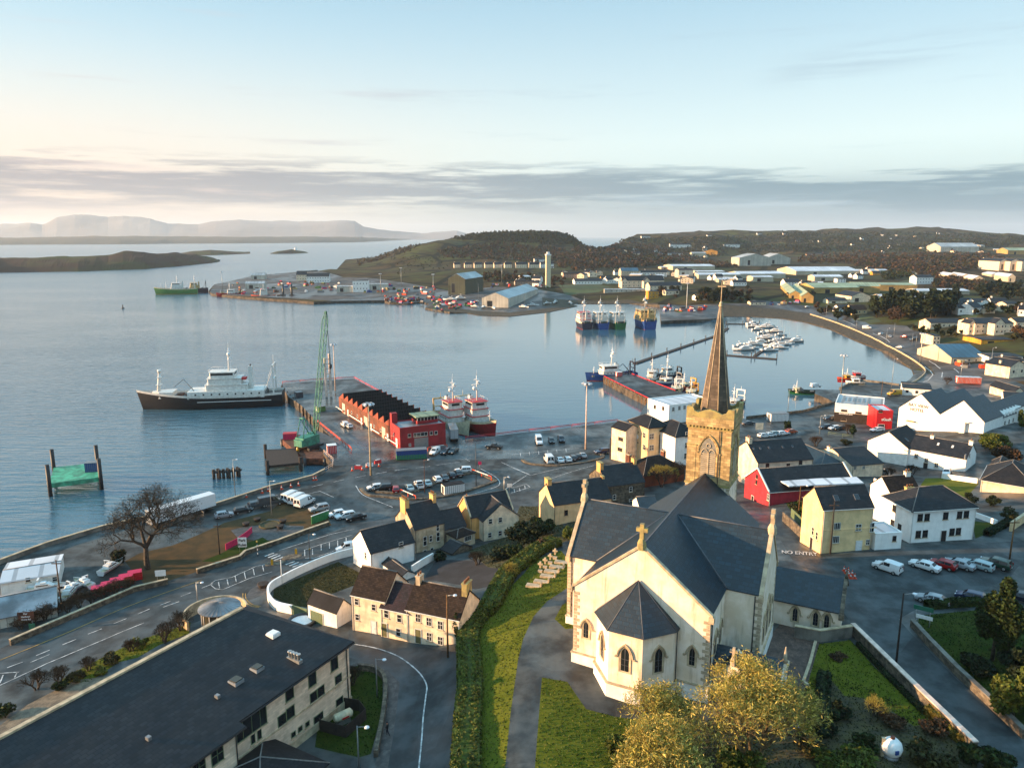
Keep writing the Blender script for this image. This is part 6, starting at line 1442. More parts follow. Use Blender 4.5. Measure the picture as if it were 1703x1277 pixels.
ship(None,250,14,4.6,2.2,'green and white fishing boat beside the wooden pier',('ship_lime','ship_lime','ship_white','ship_white'),(.15,.34),2,((.1,5.5),),(3.2,'metal_grey'),loc=(*Q(*R3(560,1140),0)[:2],0),name='fishing_boat',cat='fishing boat',radomes=1)
ship(None,200,15,4.8,2.0,'dark hulled fishing boat rafted behind the green one',('ship_navy','boot_red','ship_navy','ship_white'),(.0,.34),2,((.0,6.0),),(3.6,'metal_dark'),loc=(*Q(*R3(660,1118),0)[:2],0),name='fishing_boat',cat='fishing boat',radomes=1)
ship(None,250,14,4.6,2.0,'cream fishing boat with a tangle of gantries at the wooden pier',('ship_green','boot_red','ship_cream','ship_cream'),(.1,.3),1,((.1,5),),(4.0,'white'),loc=(*Q(1125,655,0)[:2],0),name='fishing_boat',cat='fishing boat',radomes=1,craneb=(-.2,3,'white'))
ship(None,245,12,4.4,1.9,'yellow rigged fishing boat nearest the steeple',('ship_red','boot_red','ship_yellow','ship_cream'),(.1,.3),1,((.1,5),),(3.6,'ship_yellow'),loc=(*Q(1150,660,0)[:2],0),name='fishing_boat',cat='fishing boat',radomes=1,craneb=(-.2,3,'ship_yellow'))
ship(None,205,13,4.6,2.0,'blue fishing boat rafted outside the cream one',('ship_blue','boot_red','ship_white','ship_white'),(.1,.3),1,((.1,5),),(3.6,'metal_grey'),loc=(*Q(1112,640,0)[:2],0),name='fishing_boat',cat='fishing boat',radomes=1)
ship(None,215,11,4.0,1.8,'red fishing boat between the cream and yellow rigged ones',('ship_red','boot_red','orange','ship_cream'),(.1,.3),1,((.1,4.5),),(3.4,'ship_yellow'),loc=(*Q(1140,648,0)[:2],0),name='fishing_boat',cat='fishing boat',radomes=0)
ship(None,230,12,4.4,1.9,'small boat with white frame gantry right of the steeple',('ship_navy','boot_red','ship_white','ship_white'),(.1,.3),1,((.1,5),),(4.6,'white'),loc=(*Q(1222,676,0)[:2],0),name='fishing_boat',cat='fishing boat',radomes=1)
ship(None,172,12,4,1.5,'small green open boat at the end of the slipway pier',('ship_green','ship_green','net_green','ship_cream'),(.25,.14),1,((.25,3),),None,loc=(*Q(*R8(462,186),0)[:2],0),name='fishing_boat',cat='fishing boat',radomes=0,funnel=False)
ship(None,180,8,3,1.2,'small red and orange boat in the inner basin',('red','ship_red','orange','ship_yellow'),(.0,.3),1,((.0,3),),None,loc=(*Q(*R8(700,150),0)[:2],3.2),z0=3.2,name='work_boat',cat='boat',radomes=0,funnel=False,bowmast=False,drum=False)
ship(None,170,7.5,2.8,1.2,'small white motor boat on the slipway quay',('white','ship_cream','white','white'),(.0,.4),1,(),None,loc=(*Q(*R8(748,172),0)[:2],3.3),z0=3.2,name='work_boat',cat='boat',radomes=0,funnel=False,bowmast=False,drum=False)
ship(None,182,7.5,2.8,1.2,'small red and white boat behind the white one on the slipway quay',('red','ship_red','white','red'),(.0,.4),1,(),None,loc=(*Q(*R8(755,138),0)[:2],3.3),z0=3.2,name='work_boat',cat='boat',radomes=0,funnel=False,bowmast=False,drum=False)
def shipD(px,ang,L,*a,**k):return ship(None,ang,L,*a,loc=(*Q(*px,0)[:2],0),**k)
shipD(R1(835,480),196,44,10,6,'green and yellow trawler moored at the tip of the far peninsula',('ship_lime','ship_yellow','ship_cream','ship_white'),(-.02,.3),3,((-.02,9),(.25,9)),(7,'ship_white'))
shipD(R1(905,474),200,36,9,5,'dark trawler rafted behind the green and yellow one',('ship_navy','boot_red','ship_navy','ship_tan'),(-.1,.3),3,((-.1,9),),(9,'metal_dark'))
shipD(R1(1085,492),200,26,7,3.4,'red hulled trawler alone on the far peninsula quay',('ship_red','ship_red','ship_red','ship_white'),(-.05,.3),2,((-.0,8),),(5,'rust'))
shipD(R1(1245,500),190,24,7,3,'orange red workboat with white house by the jack-up barge',('orange','ship_red','orange','ship_white'),(.0,.3),3,((-.0,6),),None,name='work_boat',cat='workboat')
shipD(R1(1365,500),180,34,10,2.2,'red barge with tall dark spud legs at the far quay',('ship_red','ship_red','ship_red','rust'),(.3,.1),1,(),None,name='barge',cat='barge',sheer=.1,funnel=False,bowmast=False,drum=False)
bg_=[o for o in bpy.data.objects if o.name.startswith('barge')][0]
q=MB()
for x in(-3,6):q.tube((x,0,-1),(x,0,15),1.1,1.1,8);q.box(x-2,x+2,-2,2,2.2,4)
q.split('spud_leg',m_['metal_dark'],bg_,.1)
def yacht(L,mast,label):
 r=empty('motor_yacht',(0,0,0),0,label,'yacht');h,d,inn,rows=hull_mesh(L,L*.3,L*.12,L*.03,stern=.9,n=12,zk=-.3);h.build('hull',[m_['white'],m_['paint_navy'],m_['white']],r);d.build('deck',m_['ship_cream'],r)
 z=L*.10;b=MB();b.extr([(-L*.28,-L*.1,z),(L*.22,-L*.1,z),(L*.08,-L*.1,z+L*.1),(-L*.25,-L*.1,z+L*.11)],(0,L*.2,0));c=b.build('cabin',m_['white'],r)
 w=MB()
 for sg in(-1,1):w.box(-L*.22,L*.08,min(sg*L*.1,sg*L*.104),max(sg*L*.1,sg*L*.104),z+L*.045,z+L*.075)
 w.split('window',m_['pane_dark'],c,.01)
 if mast:
  q=MB();q.tube((L*.05,0,z),(L*.05,0,z+L*1.25),.08,.05,6);q.tube((L*.05,0,z+L*.18),(-L*.36,0,z+L*.17),.07,.07,5);q.tube((-L*.34,0,z+L*.2),(L*.04,0,z+L*.2),.16,.12,6,1);q.build('mast',[m_['galv'],m_['paint_blue']],r)
 else:
  q=MB();q.box(-L*.12,L*.02,-L*.08,L*.08,z+L*.11,z+L*.14);q.tube((-L*.16,-L*.09,z+L*.1),(-L*.18,-L*.09,z+L*.24),.05,.04,4);q.tube((-L*.16,L*.09,z+L*.1),(-L*.18,L*.09,z+L*.24),.05,.04,4);q.box(-L*.2,-L*.15,-L*.1,L*.1,z+L*.24,z+L*.25);q.build('flybridge',m_['white'],r)
 return r
mbp=yacht(12,False,'large white motor cruiser at the near end of the marina pontoon');syp=yacht(10.5,True,'white sailing yacht with tall mast on the right side of the marina')
RGI=random.Random(5)
spots=[(1190,925),(1235,915),(1180,905),(1260,890),(1300,878),(1370,930),(1420,905),(1460,890),(1500,880),(1370,838),(1345,848),(1330,808),(1290,785),(1270,765),(1262,748),(1400,800),(1380,770),(1450,822),(1425,868),(1540,868),(1560,855),(1480,848),(1320,770),(1350,760),(1395,900),(1450,912)]
sail={7,8,17,20}
words=['near left corner','near left end, second out','outermost on the near left','left finger, third along','left finger, fourth along','near right, dark hulled neighbour side','right finger, first along','right finger, second along','right finger, third along','centre left, larger one','centre left, behind the larger one','upper left, third from the top','upper left, second from the top','top left end','top of the left row','upper right, lower one','upper right, top one','middle right, with mast','centre of the pontoon','far right edge, nearer one','far right edge, outer one','right, between the masts','top, inside berth','top, behind the inside berth','near right, inside berth','near right, outer berth']
for i,(x,y)in enumerate(spots):
 P=Q(*R3(x,y),0);src=syp if i in sail else mbp;s=RGI.uniform(.62,1.0);used=(i==0 or i==7)
 lb=('white sailing yacht' if i in sail else 'white motor boat')+' in the marina, '+words[i]
 if used:o=src;o.location=tuple(P);o.rotation_euler=(0,0,math.radians(185 if x<1330 else 355));tag(o,lb,'yacht','boats in the marina')
 else:o=copy_tree(src,P,math.radians(RGI.choice((0,180))+RGI.uniform(-12,12)),lb,scale=s);o['group']='boats in the marina'
def pontoon(name,label,pts,w,piles=(),z=.5,m='timber_dark',ph=3.0):
 P=[Q(*p,z)for p in pts];r=empty(name,(P[0][0],P[0][1],0),0,label,'pontoon');b=MB()
 L=[Vector((p[0]-P[0][0],p[1]-P[0][1],0))for p in P]
 for a,c in zip(L[:-1],L[1:]):
  d=(c-a).normalized();n=Vector((-d.y,d.x,0))*w/2;b.prism([tuple((a-n)[:2]),tuple((c-n)[:2]),tuple((c+n)[:2]),tuple((a+n)[:2])],-.2,z)
 b.build('deck',m_[m],r);nn=piles if isinstance(piles,int)else 0
 for k in range(nn):
  f=k/max(1,nn-1);T_=sum((c-a).length for a,c in zip(L[:-1],L[1:]))*f
  for a,c in zip(L[:-1],L[1:]):
   l=(c-a).length
   if T_<=l+1e-6:break
   T_-=l
  q=a+(c-a).normalized()*min(T_,l);p=MB();p.tube((q.x,q.y,-2),(q.x,q.y,ph),.28,.28,8);p.tube((q.x,q.y,ph),(q.x,q.y,ph+.25),.3,.05,8,1);p.build('pile',[m_['metal_dark'],m_['galv']],r)
 return r
pontoon('breakwater_pontoon','long dark floating breakwater with piles running toward the steeple',[R3(440,1012),R3(1020,815),R3(1080,770)],2.6,9)
pontoon('marina_pontoon','short pontoon arm across the top of the marina',[R3(1070,740),R3(1300,742)],2,3);pontoon('marina_pontoon','main marina pontoon running between the yachts',[R3(1270,750),R3(1370,800),R3(1350,900),R3(1270,960)],2,4);pontoon('marina_pontoon','near pontoon arm closing the bottom of the marina',[R3(1075,955),R3(1420,982)],2,3)
# markings, walls, poles and other street things
mat('paint_line','#b9bab8',.7,.25,1.5);mat('paint_line_y','#a5813a',.7,.2,1.5);mat('pink','#c21f52',.6,.1);mat('copper_green','#2f7d68',.6,.2,1.0);mat('deck_green','#3f9a76',.6,.25,.5);mat('cap_white','#d0b8a8',.7,.12,1.0);mat('sign_green','#1d5f4a',.5,.05);mat('skin','#a9745a',.6,.05)
def drape(pts,lift=.05):return[Vector((p[0],p[1],HZ(p[0],p[1])+lift))for p in pts]
def resample(P,st=1.0):
 o=[P[0]]
 for a,b in zip(P[:-1],P[1:]):
  n=max(1,int((b-a).length/st));o+=[a.lerp(b,k/n)for k in range(1,n+1)]
 return o
def smooth_px(pts,n=5):
 o=[]
 for i in range(len(pts)-1):
  p0,p1,p2,p3=pts[max(0,i-1)],pts[i],pts[i+1],pts[min(len(pts)-1,i+2)]
  for k in range(n):
   t=k/n;o.append(tuple(.5*(2*b+(c-a)*t+(2*a-5*b+4*c-d)*t*t+(3*b-a-3*c+d)*t**3)for a,b,c,d in zip(p0,p1,p2,p3)))
 return o+[pts[-1]]
def line(mb,pts,w=.12,sm=False,m=0):
 if sm:pts=smooth_px(pts)
 P=resample([Vector((*G(*p)[:2],0))for p in pts]);L,R_=[],[]
 for i,p in enumerate(P):
  d=(P[min(i+1,len(P)-1)]-P[max(i-1,0)]).normalized();n=Vector((-d.y,d.x,0))*w/2
  for l,q in((L,p+n),(R_,p-n)):q.z=HZ(q.x,q.y)+.05;l.append(q)
 for i in range(len(P)-1):mb.poly([R_[i],R_[i+1],L[i+1],L[i]],m)
def marks(name,segs,w=.12,m='paint_line',sm=False):
 mb=MB()
 for s in segs:line(mb,s,w,sm)
 struct(mb.build(name,m_[m]))
marks('road_edge_line',[CR(S1,(0,1118),(400,955),(800,782),(1260,618)),CR(S3,(15,765),(18,800),(60,840),(115,850)),CR(S3,(30,765),(35,800),(75,835),(125,845))],.16,'paint_line_y',True)
marks('lane_markings',[CR(S1,*p)for p in(((45,1165),(140,1130)),((225,1090),(310,1055)),((390,1022),(475,988)),((550,955),(635,922)),((710,890),(790,858)),((860,830),(935,798)),((1000,775),(1065,750)),((1130,720),(1195,695)),((1260,668),(1330,640)),((0,1275),(290,1140),(500,1052),(900,885)),((190,1132),(310,1082)),((1020,787),(1120,752)),((0,1200),(120,1192)),((20,1210),(0,1260)),((105,1198),(92,1225)))],.16)
marks('hatching',[CR(S1,(1318,640),(1345,620),(1450,600),(1600,532),(1700,512)),CR(S1,(1318,650),(1345,672),(1390,678),(1560,606),(1700,566))]+[CR(S1,(x-4,y-18),(x+4,y+20))for x,y in((1368,648),(1422,630),(1472,610),(1530,588),(1585,566),(1643,542))]+[CR(S3,*p)for p in(((390,500),(490,465),(690,405)),((400,548),(450,548),(560,510),(690,445)),((240,500),(350,465),(560,400),(700,370)),((470,590),(560,555),(680,510)))]+[CR(S3,(x,y-18),(x+1,y+18))for x,y in((395,518),(443,510),(496,482),(547,470),(598,458),(650,440))],.15)
marks('zebra_crossing',[CR(S3,*p)for p in(((150,537),(205,517)),((170,545),(228,523)),((190,553),(248,530)),((208,562),(265,540)),((278,588),(335,568)),((300,596),(358,574)),((320,604),(382,581)),((342,612),(408,588)))],.42)
marks('lane_markings',[CR(R6,*p)for p in(((20,1230),(85,1213)),((160,1195),(225,1178)),((295,1163),(363,1147)),((430,1133),(497,1118)),((565,1106),(632,1092)),((695,1082),(762,1070)),((812,1062),(900,1050)),((945,1045),(1035,1035)),((1070,1028),(1220,1008)),((1230,975),(1282,1003)),((240,1215),(345,1190),(432,1228)),((1480,1010),(1653,1085)),((1640,1090),(1500,1180)))]+[CR(R7,*p)for p in(((0,620),(450,575)),((0,870),(125,832),(100,812),(0,838)),((0,700),(130,755),(360,700)),((270,775),(545,690)))]+[CR(R7,(x,y),(x+3,y+22))for x,y in((20,845),(55,838),(90,822),(60,606),(120,600),(180,594),(240,589),(300,584),(360,578))],.17)
marks('road_edge_line',[CR(R6,(570,1155),(610,1210),(700,1250),(800,1290)),CR(R6,(1350,1050),(1440,1100),(1470,1140),(1430,1170),(1270,1215))],.2,'paint_line',True)
marks('lane_centre_line',[CR(S4,(0,390),(150,415),(280,460),(370,520),(430,580),(460,640),(455,700),(440,820),(430,960),(413,1130))],.17,'paint_line',True)
marks('lane_markings',[CR(R4,*p)for p in(((1005,1055),(1045,1085),(1062,1115),(1030,1150),(950,1180)),((1035,1015),(1080,1040),(1115,1070)),((1130,1095),(1125,1130)),((1210,1070),(1245,1100)),((430,730),(520,770)),((640,820),(760,885)))],.35)
marks('parking_lines',[CR(S7,(x,y),(x+60,y+40))for x,y in((560,180),(745,175),(850,160),(945,155),(1040,150))],.12)
def flat_text(s,px,dirpx,size,m='paint_line'):
 A,B=G(*px),G(*dirpx);a=math.atan2(B[1]-A[1],B[0]-A[0]);h=(HZ(*A[:2])+HZ(*B[:2]))/2
 cu=bpy.data.curves.new('t','FONT');cu.body=s;cu.size=1;cu.align_x='CENTER';cu.align_y='CENTER';cu.offset=.015;t=bpy.data.objects.new('t',cu);COL.objects.link(t)
 me=bpy.data.meshes.new_from_object(t.evaluated_get(bpy.context.evaluated_depsgraph_get()));bpy.data.objects.remove(t);me.transform(Matrix.Diagonal((size[0],size[1],1,1)))
 M=Matrix.Translation(((A[0]+B[0])/2,(A[1]+B[1])/2,0))@Matrix.Rotation(a,4,'Z');me.transform(M)
 for v in me.vertices:v.co.z=HZ(v.co.x,v.co.y)+.09
 me.materials.clear();me.materials.append(m_[m]);o=bpy.data.objects.new('road_lettering',me);COL.objects.link(o);struct(o)
flat_text('NO ENTRY',R8(375,1080),R8(500,1088),(1.15,2.3))
def wall(name,label,pts,h,t,m,cap=None,cat='wall',sm=False,lo=-.6,captol=.06,capm=.12):
 if sm:pts=smooth_px(pts)
 P=[Vector((*G(*p)[:2],0))for p in pts];P=resample(P,2.5);o=P[0].copy();o.z=HZ(o.x,o.y);r=empty(name,o,0,label,cat);b=MB();c=MB();n=len(P);S=[]
 for i,p in enumerate(P):
  d=(P[min(i+1,n-1)]-P[max(i-1,0)]).normalized();S.append((p-o,Vector((-d.y,d.x,0)),HZ(p.x,p.y)-o.z))
 def strip(mb,w,z0,z1):
  i0=len(mb.v)
  for p,nn,g in S:
   for s,z in((-1,z0),(1,z0),(1,z1),(-1,z1)):q=p+nn*s*w/2;mb.v.append((q.x,q.y,g+z))
  for i in range(n-1):
   a=i0+i*4
   for k in range(4):mb.face((a+k,a+(k+1)%4,a+4+(k+1)%4,a+4+k)[::-1])
  mb.face((i0,i0+1,i0+2,i0+3));e=i0+(n-1)*4;mb.face((e+3,e+2,e+1,e))
 strip(b,t,lo,h);b.build('wall_body',m_[m],r)
 if cap:strip(c,t+captol*2,h+.004,h+capm);c.build('coping',m_[cap],r)
 return r
wall('sea_wall','long low sea wall along the left waterfront road',[(-150,985),(0,938),(80,908),(170,881),(250,863),(349,846),(450,813),*CR(R6,(150,1150),(300,1110),(375,1072))],.9,.45,'concrete','stone_trim')
wall('park_wall','low brown stone wall between the lower road and the yards',CR(S1,(65,1025),(400,880),(840,690),(1050,640)),.9,.4,'rubble','stone_trim');wall('park_wall','low brown stone wall in front of the playground park',[*CR(S1,(1230,575),(1500,490)),*CR(S3,(30,525),(240,455),(400,395),(545,345))],.8,.4,'rubble','stone_trim')
wall('garden_wall','white wall curving round the sunken garden at the junction',CR(S3,(690,530),(560,565),(400,630),(270,695),(190,745),(172,800),(215,862),(320,890)),1.5,.35,'plaster_bright',sm=True);wall('garden_gate_wall','straight wall with olive gates beside the low garage',CR(S3,(322,890),(412,915)),1.5,.2,'frame_green')
wall('church_boundary_wall','long rubble wall with pale pink coping descending along the church road',CR(S7,(440,560),(655,775),(830,950),(1095,1210)),1.5,.5,'rubble','cap_white',capm=.14)
wall('roadside_wall','dark stone wall on the right side of the church road',CR(S7,(760,520),(850,620),(1000,775),(1361,1120)),1.0,.5,'rubble','concrete');wall('ramp_wall','stepped rubble retaining wall under the sacristy',CR(S7,(130,575),(265,600),(435,575)),1.6,.4,'concrete','stone_trim');wall('terrace_kerb','pale kerb edging the brick terrace beside the church',CR(S7,(245,605),(215,720),(180,820),(205,840)),.3,.35,'stone_trim')
wall('lane_wall','stone wall beside the narrow lane under the yellow house',CR(R8,(345,900),(420,970),(495,1040)),1.8,.3,'rubble');wall('picket_fence','green painted board fence behind the lane wall',CR(R8,(390,875),(495,985)),1.7,.08,'frame_green',cat='fence')
wall('plaza_wall','sunlit stone wall at the right edge of the plaza',CR(R8,(1625,960),(1703,905)),1.6,.4,'plaster_tan','stone_trim');wall('garden_wall','white wall beside the dark house behind the pub',CR(R8,(858,690),(950,730)),1.3,.25,'plaster_bright');wall('garden_wall','white wall on the right side of the large white house',CR(R8,(1430,880),(1550,925)),1.0,.25,'plaster_bright')
wall('garden_wall','pale wall between the hotel garden and the white house',CR(R8,(1240,660),(1440,690)),1.2,.25,'plaster_white');wall('yard_wall','white capped wall in the yard behind the terrace',CR(S3,(1055,640),(1185,560)),1.4,.3,'plaster_white');wall('office_kerb_wall','dark curved retaining wall round the office lawn',CR(S4,(60,545),(150,555),(205,600),(218,680),(200,850),(160,1060)),.9,.5,'rubble',sm=True)
wall('ring_road_wall','orange lit stone parapet curving along the ring road',CR(R4,(200,690),(380,748),(600,838),(850,968),(970,1045),(1010,1095),(960,1150),(900,1180)),.8,.35,'stone_trim',sm=True);wall('quay_parapet','low wall along the inner quay behind the steeple',CR(R8,(140,326),(280,312),(460,290),(560,262),(640,240)),.9,.4,'rubble')
wall('garden_fence','dark paling fence ring round the oil tank',CR(S2,(1400,590),(1430,545),(1500,522),(1590,535),(1620,575),(1530,655),(1420,625),(1400,590)),1.5,.1,'timber_dark',cat='fence');wall('pink_fence','bright pink playground fence rising up the slope',CR(S1,(1410,430),(1480,395),(1550,345),(1575,320)),1.3,.1,'pink',cat='fence')
wall('hoarding','green and blue painted hoarding at the end of the park',CR(S3,(438,340),(545,300)),1.8,.12,'green','white',cat='hoarding');wall('island_kerb','brick kerb bank of the long traffic island',CR(S8,(0,345),(60,395),(200,410),(420,430),(700,400),(1030,300),(1040,275),(870,225),(600,300),(380,380),(120,370)),.35,.8,'rubble',sm=True);wall('island_kerb','curved brick kerb of the small traffic island',CR(R7,(75,655),(130,680),(300,692),(480,672),(600,640),(590,615)),.35,.9,'rubble',sm=True)
wall('basin_wall','dark wall round the inner boat basin',CR(R8,(665,160),(775,112),(1000,140)),.8,.5,'concrete')
def rail(name,label,pts,h,m,z=None,post=2.5,r_=.07,cat='railing'):
 P=[Vector(Q(*p,z))if z is not None else Vector(G(*p))for p in pts];P=resample(P,post);o=P[0].copy();r=empty(name,o,0,label,cat);b=MB();b.path([p-o+Vector((0,0,h))for p in P],r_,5);b.path([p-o+Vector((0,0,h*.55))for p in P],r_*.7,4);b.build('rail',m_[m],r);c=MB()
 for p in P:q=p-o;c.tube(q-Vector((0,0,.2)),q+Vector((0,0,h)),r_*.8,r_*.8,4)
 c.split('post',m_[m],r,.01);return r
rail('quay_rail','red railing along the outer edges of the crane pier',[R6(112,520),R6(330,502),R6(560,489),R6(750,592),R6(935,692)],1.0,'red',3,7,.12);rail('quay_rail','red railing along the main quay edge right of the trawlers',[R6(1255,868),R6(1440,847),R6(1653,820),R7(400,437),R7(700,402)],.9,'red',3,7,.12);rail('quay_rail','orange barrier rail beside the crane works',[R6(332,765),R6(545,938)],1.0,'orange',3,3,.12);rail('walkway_rail','white railings on the curved gangway by the crane works',[R6(370,955),R6(430,1005),R6(425,1040),R6(375,1070)],1.1,'cap_white',3,2,.06)
rail('quay_rail','red rail along the left edge of the wooden pier',[R7(612,106),R7(905,253)],.5,'red',3,6,.14);rail('quay_rail','red rail along the right edge of the wooden pier',[R7(795,90),R7(950,150),R7(1080,200)],.5,'red',3,6,.14);rail('garden_railing','pale green railing round the shrubs by the harbour bar',CR(R8,(600,420),(680,432),(735,440)),1.1,'frame_green')
for nm,lab,pts,n in(('pier_pile','timber fender pile under the wooden pier edge',(R7(608,107),R7(905,257)),15),('pier_pile','timber fender pile under the crane pier edge',(R6(105,535),R6(330,765)),12)):
 A,B=Q(*pts[0],3),Q(*pts[1],3)
 for k in range(n):
  f=k/(n-1);p=A+(B-A)*f;q=MB();d=Vector(B[:2]-A[:2]).normalized();nn=Vector((d.y,-d.x))*-.45 if True else 0
  q.tube((0,0,-3.5),(0,0,.35),.3,.3,7);q.box(-.4,.4,-.4,.4,-.9,-.6);o=q.build(nm,m_['timber_dark' if n==12 else 'post_wood'],None,None,(p[0]+(d.y*-.35),p[1]+d.x*.35 if False else p[1]-.35,3));tag(o,lab,'pile',lab.replace('pile','piles'))
def pole(px,h,kind,label,m='galv',z=None):
 P=G(*px)if z is None else Q(*px,z);z_=HZ(P[0],P[1])if z is None else z;nm={'flood':'floodlight_mast','lamp':'street_lamp','wood':'utility_pole','post':'post'}[kind];r=empty(nm,(P[0],P[1],z_),0,label,{'flood':'floodlight','lamp':'street lamp','wood':'pole','post':'post'}[kind])
 b=MB();R_={'flood':.28,'lamp':.10,'wood':.15,'post':.1}[kind];b.tube((0,0,-.3),(0,0,h),R_,R_*.6,8);b.build('pole',m_[m],r)
 if kind=='flood':
  c=MB();c.tube((0,0,h),(0,0,h+.3),1.0,1.0,12);hd=c.build('head_frame',m_['metal_grey'],r)
  for k in range(6):a=k*math.pi/3;l=MB();l.box(-.3,.3,-.3,.3,-.25,.25,M=Matrix.Translation((1.25*math.cos(a),1.25*math.sin(a),h-.05))@Matrix.Rotation(a,4,'Z')@Matrix.Rotation(.5,4,'Y'));l.build('floodlight',m_['lamp_glass'],hd)
 elif kind=='lamp' or(kind=='wood' and 'lamp' in label):
  c=MB();c.tube((0,0,h-.15),(.9,-.3,h+.1),.05,.05,5);a=c.build('arm',m_[m if kind=='lamp' else 'galv'],r);l=MB();l.ball((1.15,-.38,h+.1),.3,n=8,sz=.45);l.build('lamp_head',m_['lamp_glass'],a)
 elif kind=='wood':c=MB();c.box(-.8,.8,-.06,.06,h-.7,h-.55);c.build('crossarm',m_['timber'],r)
 return r
for a in(((617,790),19.2,'flood','tall floodlight mast on the left tip of the traffic island','stone_trim'),((974,747),19.8,'flood','tall floodlight mast on the quay left of the apartments','cap_white'),(R6(443,562),19,'flood','floodlight mast at the far end of the crane pier','cap_white'),(S4(585,470),9.2,'wood','wooden pole with lamp in front of the ivy gable of the terrace','post_wood'),((1490,1105),9.6,'wood','tall dark pole with lamp on the church road','timber_dark'),(S4(168,705),5.4,'lamp','lamp on the office lawn nearest the lane','metal_grey'),(S4(60,1125),5.2,'lamp','lamp at the bottom edge by the office annex','metal_grey'),(R6(1001,1200),8.5,'lamp','brown street lamp in front of the long traffic island','rust'),(R6(1495,1210),4.5,'lamp','short grey lamp at the right tip of the traffic island','galv'),(S3(256,705),4.6,'post','white sign post on the pavement by the white curved wall','white'),(S3(430,600),6.5,'lamp','dark street lamp at the pedestrian refuge','metal_dark'),(R5(1315,1085),9,'lamp','street lamp on the sea wall above the three mooring dolphins','galv'),(S1(388,805),9,'wood','weathered pole between the grey sheds and the hedge','timber'),(S1(1372,455),6.5,'wood','old pole in the park left of the pink fence','timber_dark'),(S1(1237,775),4.2,'lamp','globe lamp beside the round pavilion','galv'),(R8(432,880),6.5,'lamp','street lamp rising from the shrubs beside the yellow house','post_wood'),(R8(612,1085),9.2,'wood','dark pole in front of the yellow house','timber_dark'),(R8(1622,1115),7,'wood','yellow lit pole at the right end of the plaza','post_wood'),(R8(552,412),6,'lamp','lamp by the shrubs on the inner quay','galv'),(R8(372,305),9,'lamp','street lamp by the white kiosk on the inner quay','galv'),(R8(672,195),16,'flood','floodlight mast on the slipway pier','galv'),(R8(900,195),6.5,'post','yellow post beside the harbour bar roof','post_wood'),(R8(957,150),12,'lamp','tall street lamp behind the harbour bar','galv'),(S3(193,295),8.5,'lamp','street lamp beside the playground circle','galv'),(R6(1322,1155),11,'post','black flag pole on the long traffic island','metal_dark'),(S8(1130,375),4.0,'lamp','short lamp with signs beside the quay road house','galv'),(R4(732,905),10,'lamp','street lamp on the ring road opposite the car park entrance','galv'),(R4(787,852),9,'post','pale post in the ring road car park','galv'),(R4(521,812),9,'lamp','street lamp at the middle of the ring road parapet','galv'),(R4(311,718),11,'lamp','street lamp at the far end of the ring road','galv'),(R4(972,1030),15,'flood','floodlight mast at the ring road bend','galv'),(R4(915,905),7,'post','left one of two thin posts by the car park','galv'),(R4(942,915),7,'post','right one of two thin posts by the car park','galv'),(R4(1255,1155),9,'lamp','lamp with red sign at the ring road junction','galv'),(R4(1465,1090),11,'lamp','street lamp before the white garages','galv'),(R2(250,442),22,'flood','leftmost floodlight mast on the far quay','galv'),(R2(366,395),22,'flood','floodlight mast behind the far quay sheds','galv'),(R2(548,462),24,'flood','floodlight mast left of the green boat shed','galv'),(R2(935,372),22,'flood','floodlight mast below the far terraces','galv'),(R2(802,470),16,'post','thin mast left of the yellow boat shed','galv'),(R3(796,640),22,'flood','floodlight mast on the marina quay','white'),(R1(1052,465),22,'flood','floodlight mast at the tip of the far peninsula','galv')):
 pole(*a)
def sign(px,h,w,hh,label,m,ang=-20,txt=None,tm='white',name='road_sign',posts=2,z=None):
 P=G(*px);r=empty(name,(P[0],P[1],HZ(P[0],P[1])),math.radians(ang),label,'sign');b=MB();b.box(-w/2,w/2,-.04,.04,h-hh,h);b.build('panel',m_[m],r);c=MB()
 for x in((-w*.35,w*.35)if posts==2 else(0,)):c.tube((x,.09,-.2),(x,.09,h-.05),.05,.05,6)
 c.split('post',m_['galv'],r,.02)
 if txt:
  for k,t in enumerate(txt):text_on(r,((0,-.04),(1,0),(0,-1)),0,h-hh*(k+.6)/(len(txt)+.1),hh/len(txt)*.75,t,tm,t=.03)
 return r
sign(S1(172,925),3.0,2.4,1.5,'brown tourist road sign with white lettering left of the lower road','rust',10,['Pier','Harbour','Shore Rd']);sign(S1(204,940),1.4,.9,1.2,'small green sign under the brown tourist sign','sign_green',10,posts=1);sign(S1(1517,440),3.0,1.7,2.0,'white notice board in front of the pink fence','white',5,['Park','Rules'],'metal_dark');sign(S1(1008,640),2.6,1.8,1.1,'white board sign by the trees on the lower road','white',10)
sign(S7(815,500),2.4,2.4,.6,'upper board of the green and white sign at the corner lawn','sign_green',-35);sign(S7(822,520),1.6,2.0,.5,'lower board of the green and white sign at the corner lawn','white',-35);sign(R8(212,405),3.2,2.4,2.2,'cream direction board beside the steeple on the quay road','plaster_cream',0);sign(R6(1345,1060),2.5,.9,.9,'small pink keep left sign on the island tip','pink',0,posts=1);sign(S8(1170,370),2.2,1.2,.9,'small white board by the quay road house','white',0,posts=1);sign(R8(577,1070),2.6,.8,.8,'round red rimmed no entry sign by the yellow house','red',0,posts=1)
for px,lb in((S1(1611,470),'striped beacon pole with orange globe at the park side of the crossing'),(S3(430,588),'striped beacon pole at the house side of the crossing')):
 P=G(*px);r=empty('crossing_beacon',(P[0],P[1],HZ(P[0],P[1])),0,lb,'beacon');b=MB()
 for k in range(7):b.tube((0,0,k*.42),(0,0,k*.42+.415),.06,.06,8,k%2)
 b.build('pole',[m_['black'],m_['white']],r);b=MB();b.ball((0,0,3.15),.2,n=10);b.build('globe',m_['paint_yellow'],r)
